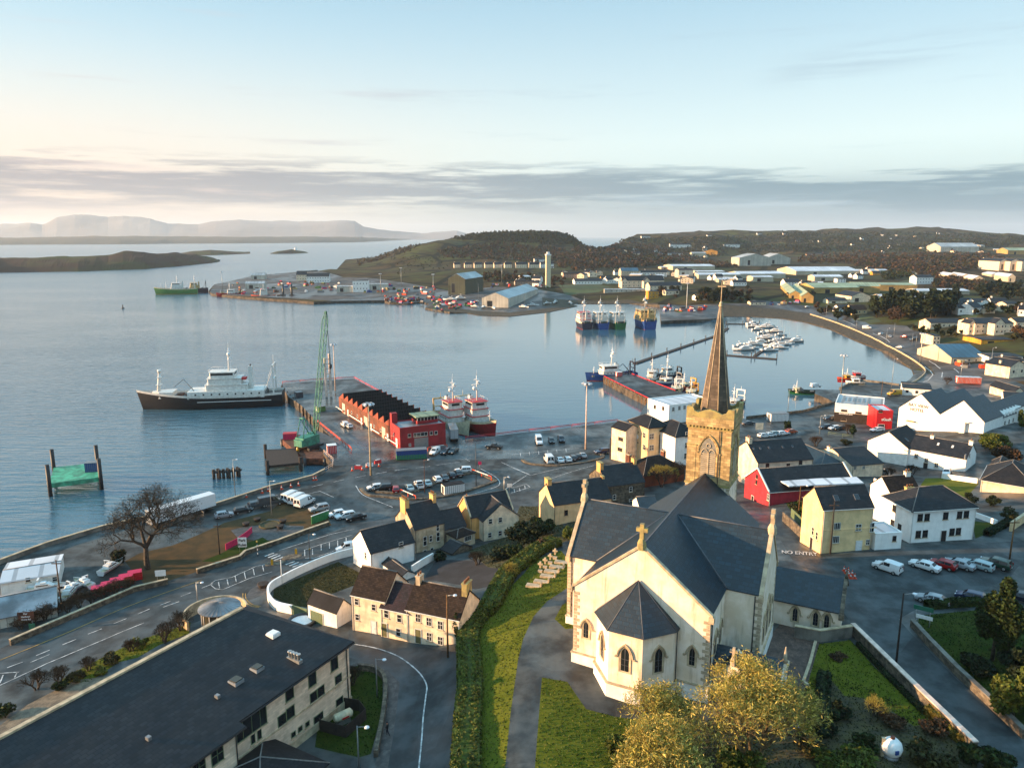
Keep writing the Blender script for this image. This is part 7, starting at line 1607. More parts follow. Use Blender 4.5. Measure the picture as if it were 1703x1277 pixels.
for px,lb in((S3(195,590),'yellow traffic bollard on the left crossing refuge'),(S3(343,525),'pale yellow bollard on the right crossing refuge')):
 P=G(*px);b=MB();b.box(-.2,.2,-.12,.12,0,1.0);b.box(-.14,.14,-.1,.1,1.001,1.15);o=b.build('bollard',m_['paint_yellow'],None,None,(P[0],P[1],HZ(P[0],P[1])+.1));tag(o,lb,'bollard')
for px,lb in((S3(215,578),'left'),(S3(318,540),'right')):
 P=G(*px);b=MB();b.lathe([(1.5,-.1),(1.5,.12)],14,m=0,smooth=False)
 for i,v in enumerate(b.v):b.v[i]=(v[0]*1.3,v[1]*.8,v[2])
 o=b.build('kerb_island',m_['rubble'],None,None,(P[0],P[1],HZ(P[0],P[1])));o.rotation_euler.z=.5;struct(o)
cone=MB();cone.box(-.24,.24,-.24,.24,0,.05);cone.tube((0,0,.05),(0,0,.3),.19,.13,8);cone.tube((0,0,.3),(0,0,.5),.13,.085,8,1);cone.tube((0,0,.5),(0,0,.75),.085,.03,8);cone=cone.build('traffic_cone',[m_['orange'],m_['white']]);tag(cone,'red and white traffic cone in the plaza cluster','cone','cones on the plaza')
CONES=[(S7(*p),'cones on the plaza','red and white traffic cone in the plaza cluster')for p in((398,222),(408,235),(420,228),(424,248),(433,262),(441,245),(455,262),(420,240))]+[(R6(*p),'cones along the sea wall','orange cone standing along the sea wall road')for p in((22,1190),(107,1178),(165,1165),(213,1155),(306,1122),(322,1120),(548,1062),(610,1058),(640,1040),(715,1035))]+[(R5(1376,1098),'cones along the sea wall','orange cone standing along the sea wall road'),(R5(1466,1075),'cones along the sea wall','orange cone standing along the sea wall road')]
for i,(px,g,l)in enumerate(CONES):
 P=G(*px);o=cone if i==0 else cone.copy()
 if i:COL.objects.link(o)
 s=1.5 if 'sea' in g else 1.15;o.scale=(s,s,s);o.location=(P[0],P[1],HZ(P[0],P[1]));tag(o,l,'cone',g)
for i,(px,lb)in enumerate(((R6(585,1050),'left'),(R6(655,1035),'middle'),(R6(708,1015),'right'))):
 P=G(*px);b=MB();b.extr([(-1,-.3,0),(-1,.3,0),(-1,.1,.9),(-1,-.1,.9)],(2,0,0),i%2);b.box(-.6,.6,-.12,.12,.901,1.1,1);o=b.build('plastic_barrier',[m_['red'],m_['white']],None,None,(P[0],P[1],HZ(P[0],P[1])));o.rotation_euler.z=.3*i;tag(o,'red and white plastic barrier by the crane works, '+lb+' of three','barrier')
for pts,lb in((((S3(985,150)),S3(1080,190)),'red and white barrier arm at the left end of the island car park'),((S3(1425,25),S3(1545,70)),'red and white barrier arm at the right end of the island car park'),((R6(1020,940),R6(1140,920)),'red ended white guard rail before the parked cars at the red building')):
 A,B=Vector(G(*pts[0])),Vector(G(*pts[1]));r=empty('barrier_arm',A,math.atan2(B.y-A.y,B.x-A.x),lb,'barrier');L=(B-A).length;b=MB()
 for k in range(6):b.box(L*k/6,L*(k+1)/6-.005,-.06,.06,1.0,1.18,(1,0,0,0,0,1)[k])
 b.build('arm',[m_['white'],m_['orange']],r);c=MB()
 for k in range(3):c.box(L*k/2-.08,L*k/2+.08,-.08,.08,-.1,.999)
 c.split('post',m_['orange'],r,.02)
def crane():
 P=Q(*R6(285,905),3.0);r=empty('crawler_crane',(P[0],P[1],2.4),math.radians(60),'tall green lattice boom crane standing on the works platform','crane')
 b=MB()
 for s in(-1,1):b.box(-3,3,s*2.2-.45,s*2.2+.45,0,1.1)
 b.split('track',m_['metal_dark'],r);b=MB();b.prism([(-4.2,-1.7),(2.4,-1.7),(2.4,1.7),(-4.2,1.7)],1.3,3.9);b.box(1.2,2.8,.5,2.2,1.6,4.1);b.box(-4.9,-4.21,-1.6,1.6,1.4,3.4);b.box(-1.4,1.4,-1.4,1.4,.6,1.299);b.build('cab',m_['copper_green'],r);b=MB();b.box(2.81,2.85,.65,2.05,2.6,3.9);b.build('window',m_['glass'],r)
 Mi=r.matrix_basis.inverted();d=ray(*R6(383,66));tip=Mi@Vector(np.array([0,0,CZ])+d*(P[1]+6)/d[1]);foot=Vector((2.2,0,3.0));ax=(tip-foot).normalized();sd=Vector((0,1,0));sd=(sd-ax*sd.dot(ax)).normalized();up=ax.cross(sd);L=(tip-foot).length;bm=MB();n=26
 def cn(f):w=.62*min(1,f*8+.15,(1-f)*9+.25);c=foot+ax*L*f;return[c+sd*w*a+up*w*b_ for a,b_ in((-1,-1),(1,-1),(1,1),(-1,1))]
 prev=cn(0)
 for k in range(1,n+1):
  cur=cn(k/n)
  for j in range(4):bm.tube(prev[j],cur[j],.11,.11,4,cap=False);bm.tube(prev[j],cur[(j+1)%4]if k%2 else cur[j-1],.06,.06,3,cap=False);bm.tube(cur[j],cur[(j+1)%4],.05,.05,3,cap=False)
  prev=cur
 bm.build('boom',m_['copper_green'],r);a=MB();A=Vector((-2.5,0,9.5))
 for s in(-1,1):a.tube((1,s*1.3,3.9),A+Vector((0,s*.9,0)),.16,.13,5);a.tube((-3.8,s*1.3,3.9),A+Vector((0,s*.9,0)),.14,.12,5)
 a.tube(A-Vector((0,1,0)),A+Vector((0,1,0)),.2,.2,5);a.build('a_frame',m_['copper_green'],r);h=MB();e=tip+Vector((.8,0,-16));h.tube(tip,e,.05,.05,4);h.tube(tip+Vector((.3,.2,0)),e+Vector((.1,0,0)),.04,.04,4);h.lathe([(.15,-1.6),(.45,-1.2),(.5,-.4),(.2,0)],8,tuple(e));h.tube(e-Vector((0,0,1.6)),e-Vector((0,0,3)),.12,.05,5);h.build('hook_block',m_['metal_dark'],r)
crane()
def slab(name,label,px4,z,th,m,cat='platform',legs=True,leg_m='timber_dark',up=0):
 P=[Q(*p,z)for p in px4];c=sum(P)/len(P);r=empty(name,(c[0],c[1],0),0,label,cat);L=[(p[0]-c[0],p[1]-c[1])for p in P];b=MB();b.prism(L,z-th,z,0)
 if abs(sum(L[i][0]*L[(i+1)%len(L)][1]-L[(i+1)%len(L)][0]*L[i][1]for i in range(len(L))))and sum(L[i][0]*L[(i+1)%len(L)][1]-L[(i+1)%len(L)][0]*L[i][1]for i in range(len(L)))<0:b.f=[f[::-1]for f in b.f]
 b.build('deck',m_[m],r)
 if legs:
  for x,y in L:q=MB();q.tube((x*1.0,y*1.0,-2),(x*1.0,y*1.0,z+up),.5,.5,8);q.build('pile',m_[leg_m],r)
 return r
slab('works_platform','dark timber jetty platform standing in the water left of the crane',CR(R6,(5,930),(195,922),(225,1010),(18,1032)),2.6,.7,'timber_dark',up=1.6);slab('work_barge','rusty work barge under the crane with red tanks',CR(R6,(108,865),(215,838),(345,935),(470,1000),(375,985),(250,985)),2.2,1.8,'rust','barge',True,'metal_dark');slab('work_deck','dark steel deck between the barge and the pier',CR(R6,(300,800),(420,850),(620,965),(470,1020),(330,900)),2.9,.6,'quay',up=0)
PL=slab('floating_platform','green floating platform held between tall black piles near the shore',CR(R5,(275,1022),(562,985),(545,905),(300,930)),3.4,1.2,'deck_green',legs=True,leg_m='black',up=5.0)
def block(name,label,px,z,dim,ang,m,cat,roof=None):
 P=Q(*px,z);r=MB();a,b,c=dim;r.box(-a/2,a/2,-b/2,b/2,0,c,0);r.box(-a/2-.06,a/2+.06,-b/2-.06,b/2+.06,c+.002,c+.12,1);r.box(-a/2-.03,-a/2-.001,-b/4,b/4,.1,c*.85,1)
 k=-a/2+.25
 while k<a/2-.1:r.box(k,k+.07,-b/2-.04,-b/2-.001,.1,c-.1,1);k+=.5
 o=r.build(name,[m_[m],m_[roof or 'metal_grey']],None,None,(P[0],P[1],z));o.rotation_euler.z=math.radians(ang);tag(o,label,cat);return o
block('storage_box','blue steel box on the green floating platform',R5(518,950),3.4,(3.0,2.4,2.4),12,'blue','box');block('container','red container on the crane works deck',R6(420,950),3,(2.6,2.2,2.4),20,'red','container','white');block('tank','red fuel tank box on the work barge',R6(160,862),2.3,(4.0,2.4,1.8),10,'pink','tank','red');block('generator','green generator on the pier near the crane foot',R6(350,690),3,(3,2,1.8),50,'ship_lime','generator');block('storage_box','dark machine box on the crane pier left edge',R6(215,605),3,(2.6,2.2,2.2),40,'paint_navy','box')
block('kiosk','white kiosk on the long traffic island',S8(725,370),3.1,(5.2,2.4,2.2),25,'white','kiosk','roof_felt');block('kiosk','white quay kiosk beside the inner harbour wall',R8(315,335),3.1,(6.5,3,2.6),10,'white','kiosk');block('storage_box','red and white tank on the tip of the wooden pier',R7(710,100),3.1,(2.6,1.6,1.8),20,'red','box','white');block('storage_box','rusty container in the yard behind the ring road junction',(1610,637),4,(9,3,2.6),-12,'orange','container','roof_white')
for k,(x,y)in enumerate(((1213,995),(1267,992),(1322,985))):
 P=Q(*R5(x,y),0);r=empty('mooring_dolphin',(P[0],P[1],0),0,'black mooring dolphin of paired posts in the water, %s of three'%('leftmost','middle','rightmost')[k],'dolphin')
 for s in((-.8,0),(.8,0),(0,.9)):q=MB();q.tube((s[0],s[1],-2),(s[0],s[1],2.6),.42,.42,8);q.build('post',m_['timber_dark'],r)
 q=MB();q.box(-1.2,1.2,-.3,1.2,1.6,2.0);q.build('cap_beam',m_['black'],r)
r=empty('piling_frame',(*Q(*R6(402,600),3)[:2],3),.5,'white twin column piling frame standing at the far end of the shed','frame')
q=MB()
for s in(-.9,.9):q.box(s-.4,s+.4,-.4,.4,0,17 if s>0 else 15.5)
for k in range(8):q.box(-.5,.5,-.15,.15,1.5+k*1.9,1.8+k*1.9)
q.build('column',m_['cap_white'],r)
P=Q(*R1(580,548),0);q=MB();q.lathe([(1.3,-.4),(1.4,.5),(.5,.9),(.35,2.6),(.6,2.7),(.1,3.6)],10);o=q.build('buoy',m_['black'],None,None,(P[0],P[1],0));tag(o,'dark channel buoy alone on the open water','buoy')
P=Q(*R1(1382,281),3);q=MB();q.lathe([(6,0),(5,9)],10,smooth=False);q.box(-12,-5,-4,4,0,5);o=q.build('lighthouse',m_['white'],None,None,(P[0],P[1]+40,8));tag(o,'tiny white lighthouse on the rocky islet','lighthouse')
def grave(px,label,cross):
 P=G(*px);r=empty('gravestone' if cross else 'grave_slab',(P[0],P[1],HZ(P[0],P[1])),math.radians(-18),label,'grave','graves by the hedge')
 if cross:q=MB();q.box(-.35,.35,-.25,.25,0,.4);q.build('plinth',m_['quoin'],r);cross_finial(r,0,0,.35,1.5,'x','stone_trim',False)
 else:q=MB();q.box(-1.25,1.25,-.5,.5,-.1,.22);q.build('slab',m_['quoin'],r);q=MB();q.box(1.0,1.2,-.35,.35,.221,.8);q.build('headstone',m_['stone_trim'],r)
for i,(x,y)in enumerate(((1585,925),(1545,962),(1505,997),(1475,1035),(1425,1078),(1365,1110))):grave(S8(x,y),'flat grave slab on the lawn, number '+('one','two','three','four','five','six')[i]+' counting down from the church corner',False)
for i,(x,y)in enumerate(((1412,1000),(1450,968),(1490,935),(1528,895))):grave(S8(x,y),'standing stone cross beside the hedge, '+('nearest','second nearest','third','farthest')[i]+' in its line',True)
for k,(x,y,s)in enumerate(((620,705,0),(680,680,1),(735,655,0),(790,632,1),(845,608,0))):
 P=G(*S1(x,y));r=empty('stacked_boxes',(P[0],P[1],HZ(P[0],P[1])),.45,'red fish box stack behind the hedge, %s from the left'%('first','second','third','fourth','fifth')[k],'fish boxes','red fish box stacks')
 for j in range(4):q=MB();q.box(-1.2+(j%2)*.03,1.2,-.9,.9,j*.36,j*.36+.33);q.box(-1.15,1.15,-.85,.85,j*.36+.331,j*.36+.355,1);q.build('box',[m_['red'],m_['pink']],r)
for k,(px,w)in enumerate(((S3(35,348),1),(S3(105,320),1),(S3(262,330),1),(S3(140,725),1.3),(S3(222,690),1.2),(S3(300,655),1.2),(S3(245,365),1))):
 P=G(*px);r=empty('planter',(P[0],P[1],HZ(P[0],P[1])),0,('dark planter by the playground circle, ' if k<3 or k==6 else 'round planter on the pavement by the white wall, ')+('left','upper left','upper right','lowest','middle','top','right')[k],'planter');q=MB();q.lathe([(.55*w,0),(.8*w,.7),(.7*w,.72)],12);q.build('tub',m_['timber_dark'],r)
q=MB();P=G(*S3(180,345));q.lathe([(2.3,-.1),(2.3,.3),(2.0,.31),(1.9,.15)],20);o=q.build('round_flowerbed',m_['soil'],None,None,(P[0],P[1],HZ(P[0],P[1])));tag(o,'round raised flowerbed in the middle of the playground circle','flowerbed')
P=G(*S3(380,950));r=empty('ring_planter',(P[0],P[1],HZ(P[0],P[1])),0,'black round stone ring filled with white gravel at the junction','planter');q=MB();q.lathe([(2.2,-.2),(2.2,.7),(1.8,.71),(1.8,.3)],24,smooth=False);q.build('ring',m_['metal_dark'],r);q=MB();q.lathe([(1.79,.3),(1.79,.45)],24,smooth=False);q.build('gravel',m_['white'],r)
P=G(*S2(1520,590));r=empty('oil_tank',(P[0],P[1],HZ(P[0],P[1])+.5),.7,'pale green oil tank inside the paling fence','tank');q=MB();q.tube((-1.0,0,.55),(1.0,0,.55),.55,.55,14);q.tube((-1.2,0,.55),(-1.0,0,.55),.3,.55,14);q.tube((1.0,0,.55),(1.2,0,.55),.55,.3,14);q.build('tank_body',m_['frame_green' if False else 'ship_cream'],r);q=MB();q.box(-.8,.8,-.4,.4,-.5,.05);q.build('cradle',m_['concrete'],r);q=MB();q.box(-.4,.5,-.59,-.56,.4,.6);q.build('label_strip',m_['red'],r)
P=G(*S7(648,1215));r=empty('gas_tank',(P[0],P[1],HZ(P[0],P[1])),.3,'round white gas tank among the bottom right shrubs','tank');q=MB();q.ball((0,0,1.1),1.05,n=16,sz=1.0);q.build('tank_body',m_['white'],r);q=MB();q.tube((0,0,2.1),(0,0,2.35),.22,.22,8);q.build('valve',m_['rust'],r);q=MB();q.box(-.5,-.1,-1.08,-.95,1.0,1.4);q.build('label_plate',m_['blue'],r);q=MB();q.lathe([(.8,-.2),(.7,.3)],10);q.build('foot_ring',m_['metal_grey'],r)
P=G(*S7(600,1210));q=MB();q.box(-.14,.14,-.14,.14,-.2,2.0);q.box(-.17,.17,-.17,.17,2.001,2.08);o=q.build('post',m_['stone_trim'],None,None,(P[0],P[1],HZ(P[0],P[1])));tag(o,'short square post beside the round white tank','post')
def person():
 P=G(*S4(230,930));z=HZ(P[0],P[1])
 J=[(0,0,.95,.15),(0,.02,1.15,.15),(0,.03,1.38,.17),(0,.03,1.50,.07),(0,.05,1.58,.08),(0,.06,1.70,.11),(0,.06,1.78,.08),(.19,.03,1.42,.06),(.25,-.08,1.17,.05),(.22,.05,.95,.04),(-.19,.03,1.42,.06),(-.25,.12,1.17,.05),(-.23,.28,1.0,.04),(.09,0,.88,.10),(.1,.18,.50,.07),(.1,.10,.10,.045),(.1,.26,.05,.045),(-.09,0,.88,.10),(-.1,-.08,.50,.07),(-.1,-.30,.14,.045),(-.1,-.18,.05,.045)]
 E_=[(0,1),(1,2),(2,3),(3,4),(4,5),(5,6),(2,7),(7,8),(8,9),(2,10),(10,11),(11,12),(0,13),(13,14),(14,15),(15,16),(0,17),(17,18),(18,19),(19,20)]
 me=bpy.data.meshes.new('person');me.from_pydata([j[:3]for j in J],E_,[]);o=bpy.data.objects.new('person',me);COL.objects.link(o);o.modifiers.new('s','SKIN')
 for i,j in enumerate(J):me.skin_vertices[0].data[i].radius=(j[3],j[3])
 me.skin_vertices[0].data[0].use_root=True;sd=o.modifiers.new('d','SUBSURF');sd.levels=sd.render_levels=1
 m2=bpy.data.meshes.new_from_object(o.evaluated_get(bpy.context.evaluated_depsgraph_get()));o.modifiers.clear();o.data=m2;m2.materials.clear()
 for q in('black','skin','paint_navy'):m2.materials.append(m_[q])
 for f in m2.polygons:f.material_index=1 if f.center.z>1.5 or(f.center.z<1.06 and abs(f.center.x)>.19)else(2 if f.center.z<.9 else 0);f.use_smooth=True
 o.location=(P[0],P[1],z);o.rotation_euler.z=1.4;tag(o,'person in dark coat walking up the lane pavement','person')
 h=MB();h.ball((0,.03,1.74),.12,n=8);h.build('hair',m_['black'],o)
person()
P=G(*R6(208,945));q=MB();q.lathe([(.45,0),(.5,.2),(.45,1.1),(.2,1.3)],10);o=q.build('drum',m_['paint_yellow'],None,None,(*Q(*R6(209,940),2.2)[:2],2.2));tag(o,'yellow drum on the work barge','drum')
# buildings across the harbour and on the hills behind
mat('wall_pale','#b9ad95',.85,.1,.05);mat('wall_pink','#a08674',.85,.1,.05);mat('win_band','#2a2f33',.3,.1)
HALF={'w':('plaster_white','slate_black'),'c':('plaster_cream','slate_black'),'s':('wall_sheet','roof_sheet'),'i':('wall_pale','roof_white'),'y':('wall_yellow','slate_black'),'b':('wall_pale','roof_blue'),'p':('wall_pink','roof_felt'),'g':('wall_green','roof_sheet'),'o':('wall_ochre','roof_green'),'t':('plaster_tan','slate_brown'),'f':('wall_sheet','roof_felt')}
def far(c,x0,x1,yb,ye,yr,k,label,yaw=8,dep=None,x2=None,ridge='x',name='house',win=None,ch=0,cat=None,group=None):
 p0,p1=c(x0,yb),c(x1,yb);P=G(*p0);th=math.radians(yaw);u=(math.cos(th),math.sin(th));d=ray(*p1);W_=max(4,float((P[0]*d[1]-P[1]*d[0])/(d[0]*u[1]-d[1]*u[0])))
 m=P[1]/FOC/(c(1,0)[0]-c(0,0)[0])**-1;H=max(2.4,(yb-ye)*m);R_=max(.4,(ye-yr)*m*(.85 if ridge=='y' else 1)-(0 if ridge=='y' else(dep or 9)/2*(CZ-P[2]-H)/P[1]))
 D_=dep or 9
 if x2 is not None:C_=P[:2]+W_*np.array(u);n=(-u[1],u[0]);d=ray(c(x2,0)[0],460);D_=abs(float((C_[0]*d[1]-C_[1]*d[0])/(d[0]*n[1]-d[1]*n[0])))
 D_=min(D_,130);R_=min(R_,(W_ if ridge=='y' else D_)*.45);zb=min(P[2],HZ(P[0]+u[0]*W_,P[1]+u[1]*W_));r=empty(name,(P[0],P[1],zb),th,label,cat or name.replace('_',' '),group);H+=P[2]-zb
 wl,rf=HALF[k];wn_=[]
 if win is None:win=name!='shed' and name!='warehouse'
 if win:
  n=max(2,min(9,int(W_/3.2)));rows=(.32,.75)if H>4.6 else(.55,)
  for v in rows:
   for i in range(n):wn_.append(('F',(i+.5)/n,v,1.1,1.2,'plain'))
 elif W_>8:wn_.append(('F',.3,.4,min(5,W_*.2),H*.62,'plain','metal_grey'))
 cm=[((.15,.5,.8,.8,1.0,0),(.85,.5,.8,.8,1.0,0))[q]for q in range(ch)]
 return house_body(r,W_,D_,H,R_,ridge,False,wl,rf,wn_,(),cm,(),.25,None,.2,'frame_white','pane_dark','plain',sill=None)
for i,(x0,x1)in enumerate(((665,700),(725,768),(780,825),(840,885),(892,935),(952,992),(1015,1078),(1092,1150))):far(R2,x0,x1,292,272,256,'c','small pale house in the row under the round hill, '+('first','second','third','fourth','fifth','sixth','seventh','eighth')[i]+' from the left',12,8,ch=1,group='row of small houses under the round hill')
TB=[(R2,0,95,430,398,392,'s','low pale sheet shed at the left end of the far quay',5,14,None,'x','shed'),(R2,92,180,430,365,364,'w','pale two storey flat roofed office on the far quay',5,12,None,'x','office'),(R2,182,290,418,385,380,'s','grey flat store right of the far quay office',5,14,None,'x','shed'),(R2,632,728,440,355,320,'g','tall dark green boat shed with curved grey roof',-18,None,830,'y','shed'),(R2,822,972,512,462,425,'s','long pale boat shed with open yellow lit doorway on the spit',-14,None,1285,'y','shed'),(R2,1120,1190,264,245,236,'w','white house highest in the row below the wooded hill',8,9),(R2,1155,1230,292,270,258,'w','white house beside the tall white tower',8,9),(R2,1010,1145,392,370,362,'p','low reddish block left of the tall white tower',5,9),(R2,1285,1390,348,326,318,'p','long pink brown block right of the tall white tower',5,9),(R3,25,215,470,448,430,'w','long white bungalow with dark roof above the green field',8,14,None,'x','bungalow'),(R3,208,275,462,432,412,'y','small yellow gabled building by the white bungalow',8,9),(R3,275,350,464,440,420,'w','white gabled house between the yellow house and the school',-20,12,None,'y'),(R3,352,640,495,445,412,'c','long cream two storey building with dark roof above the marina quay',10,13,None,'x','school'),(R3,350,388,496,446,404,'c','left cream gable front of the long two storey building',10,6,None,'y','gable_wing'),(R3,500,545,497,447,408,'c','middle cream gable front of the long two storey building',10,6,None,'y','gable_wing'),(R3,542,762,522,480,455,'c','cream building with dark roof nearest the marina quay',10,13),(R3,532,602,572,520,516,'y','bright yellow box building by the marina quay',8,8,None,'x','store'),(R3,652,745,546,516,506,'c','low cream annex right of the yellow box building',10,9),(R3,230,530,530,505,500,'s','long low pale wall building in front of the school',6,4,None,'x','store'),(R3,345,465,415,378,356,'b','cream block with teal roof behind the school',8,14),(R3,482,660,415,388,374,'w','long white house row behind the school roof',8,10),(R3,622,700,366,352,346,'i','small white roofed shed above the house row',8,18,None,'x','shed'),(R3,702,992,372,345,332,'i','big white roofed factory left of the steeple tip',8,50,None,'x','warehouse'),(R3,742,840,425,372,362,'f','factory block with dark open doorway left of the steeple',8,16,None,'x','warehouse'),(R3,757,842,462,432,418,'c','small sunlit gabled house left of the steeple',-15,10,None,'y'),(R3,872,1062,402,382,374,'i','long white roofed shed directly left of the steeple',6,30,None,'x','warehouse'),(R3,880,1170,432,404,390,'i','second long white roofed shed beside the steeple',6,30,None,'x','warehouse'),(R3,1160,1380,342,288,256,'s','large pale double shed with dark door on the hillside, left half',6,40,None,'y','warehouse'),(R3,1345,1512,332,290,253,'s','large pale double shed on the hillside, right half',6,40,None,'y','warehouse'),(R3,1165,1480,428,398,380,'i','wide white roofed fish plant right of the steeple',6,45,None,'x','warehouse'),(R3,1255,1395,452,420,410,'i','lower white shed in front of the wide fish plant',6,20,None,'x','warehouse'),(R3,1117,1212,480,456,440,'w','small pale bungalow right of the steeple',6,9,None,'x','bungalow'),(R3,1477,1580,482,455,432,'w','white bungalow with dark roof below the fish plant',6,12,None,'x','bungalow'),(R3,422,470,272,255,244,'c','tiny cream house alone in the trees',6,8,None,'x'),(R3,682,830,216,196,184,'w','pale house row high on the wooded ridge',6,9),(R3,672,772,270,258,252,'w','low white house below the ridge row',6,8),(R3,832,930,272,252,248,'i','low white building right of the ridge houses',6,14),(R3,918,1010,262,242,226,'y','small yellow gabled house high among dark trees',-10,10,None,'y'),(R3,485,545,150,140,134,'w','white house on the skyline right of the sea gap',6,9),(R3,1285,1340,128,120,114,'w','white house on the skyline above the big double shed',6,9),(R3,1055,1165,205,196,190,'w','white strip of buildings left of the double shed',6,14),(R3,940,975,140,132,127,'w','single pale cottage on the skyline ridge',6,9),(R3,862,970,582,556,540,'w','white cottage by the shore left of the steeple',8,10,None,'x','cottage'),(R3,980,1022,572,560,546,'c','tiny cream gable by the shore beside the steeple',0,8,None,'y','cottage'),(R3,1238,1345,612,594,585,'c','low cream hut on the ring road shore',5,7,None,'x','store'),(R4,52,135,575,545,518,'o','left gable of the green and blue roofed works',-16,None,400,'y','warehouse'),(R4,136,222,602,562,526,'o','right gable of the green and blue roofed works',-16,None,480,'y','warehouse'),(R4,325,460,612,592,572,'c','low cream shed below the blue roofed works',4,10,None,'x','shed'),(R4,486,622,606,562,530,'c','broad cream gable shed beside the dark trees',8,26,None,'y','shed'),(R4,402,485,672,645,622,'w','white house with dark roof on the ring road',6,10),(R4,492,598,692,655,622,'t','square tan house with brown roof on the ring road',4,12,None,'x'),(R4,225,545,540,502,468,'o','long green roofed low factory, left wing',4,40,None,'x','warehouse'),(R4,500,690,532,490,462,'o','pillared middle wing of the green roofed factory',-12,36,None,'x','warehouse'),(R4,690,950,522,482,466,'o','right wing of the green roofed factory',-4,36,None,'x','warehouse'),(R4,100,545,412,385,354,'i','large white roofed fish factory behind the green one',4,70,None,'x','warehouse'),(R4,230,430,455,425,410,'i','white shed in front of the large fish factory',4,20,None,'x','warehouse'),(R4,390,450,466,440,436,'w','small white plant building above the green roofs',4,9,None,'x','store'),(R4,22,120,488,462,440,'w','white house with dark roof at the factory entrance',4,10),(R4,945,1062,478,430,412,'w','white three storey house with blue shadow on the green hill',6,14),(R4,960,1320,545,525,508,'i','very long white roofed building above the dark trees',3,24,None,'x','warehouse'),(R4,1092,1180,562,542,532,'c','cream building half hidden by the dark trees',3,10),(R4,1236,1350,642,602,574,'w','white terrace on the right, left part',3,9),(R4,1352,1455,650,602,578,'w','white terrace on the right, middle part',3,9),(R4,1458,1568,656,605,585,'w','white terrace on the right, right part',3,9),(R4,1572,1662,672,615,598,'c','cream end house of the right terrace',3,9),(R4,1042,1270,792,748,718,'c','cream cottage left of the twin gabled villa',4,12),(R4,1352,1622,832,752,712,'c','large cream villa with dark roof',2,16,None,'x','villa'),(R4,1312,1362,834,752,700,'c','left gable front of the large cream villa',2,8,None,'y','gable_wing'),(R4,1490,1562,836,752,705,'c','porch gable of the large cream villa',2,6,None,'y','gable_wing'),(R4,1645,1760,778,742,712,'c','cream house at the right edge above the villa',2,10),(R4,1190,1438,1035,990,890,'b','long tan walled museum under a wide dark blue roof',2,30,None,'x','museum'),(R4,1452,1690,1030,985,980,'w','low white garages right of the blue roofed museum',2,12,None,'x','garages'),(R4,1060,1100,905,840,830,'c','tall cream pillar block left of the museum',2,12,None,'x','store'),(R4,1400,1630,900,868,855,'y','yellow ribbed shed roof behind the museum',2,16,None,'x','shed'),(R4,1115,1385,252,215,188,'s','large pale factory high on the right hillside',3,60,None,'x','warehouse'),(R4,1588,1760,265,240,222,'o','tan factory at the right edge of the hillside',3,40,None,'x','warehouse'),(R4,1420,1525,300,290,284,'c','long low tan building below the hillside factories',3,14),(R4,1524,1598,382,318,298,'c','left tall cream gable of the triple cold store',3,50,None,'y','warehouse'),(R4,1600,1680,384,318,298,'c','middle tall cream gable of the triple cold store',3,50,None,'y','warehouse'),(R4,1682,1760,386,318,298,'c','right tall cream gable of the triple cold store',3,50,None,'y','warehouse'),(R4,1170,1242,438,415,398,'i','first white roofed shed of the lower right row',-14,None,1330,'y','warehouse'),(R4,1258,1332,448,422,402,'i','second white roofed shed of the lower right row',-14,None,1440,'y','warehouse'),(R4,1345,1420,470,438,415,'i','third white roofed shed of the lower right row',-14,None,1600,'y','warehouse'),(R4,1475,1560,425,408,394,'i','fourth white roofed shed behind the lower right row',-14,None,1640,'y','warehouse'),(R4,1590,1640,460,425,402,'i','fifth white roofed shed at the right edge',-14,None,1760,'y','warehouse'),(R4,640,692,412,398,384,'y','tiny yellow house in the brown woods',3,8),(R4,570,606,405,385,370,'w','small white shed at the edge of the brown woods',3,8,None,'x','store'),(R4,10,44,130,122,112,'w','white house on the right ridge skyline',3,8),(R4,100,150,182,174,168,'w','white farmhouse on the middle hillside',3,9),(R4,260,288,182,174,168,'w','small farmhouse right of the hillside farm',3,9),(R4,708,720,256,246,240,'w','single white cottage above the brown woods',3,7),(R4,180,330,275,264,258,'p','reddish row of sheds on the middle hillside',3,12,None,'x','shed'),(R4,920,950,420,400,388,'c','lone cream gable beside the green hill',0,9,None,'y'),(R1,1158,1250,457,432,420,'s','pale sheet shed on the far peninsula',10,16,None,'x','shed'),(R1,1186,1252,412,392,380,'s','grey roofed store at the back of the far peninsula',10,16,None,'x','shed'),(R1,1400,1450,418,390,372,'c','cream block left of the white peninsula offices',8,14,None,'x','office'),(R1,1448,1555,428,398,382,'w','white offices with dark roof on the far peninsula',8,14,None,'x','office'),(R8,1016,1180,192,150,148,'w','white flat roofed quay store behind the harbour bar',-25,14,None,'x','store'),(R8,1585,1703,250,205,165,'w','white walled house with small gables at the right edge',-30,12,None,'x'),(R8,1640,1703,215,200,165,'c','sunlit cream gable at the right edge above the hotel',0,14,None,'y')]
for t in TB:far(*t)
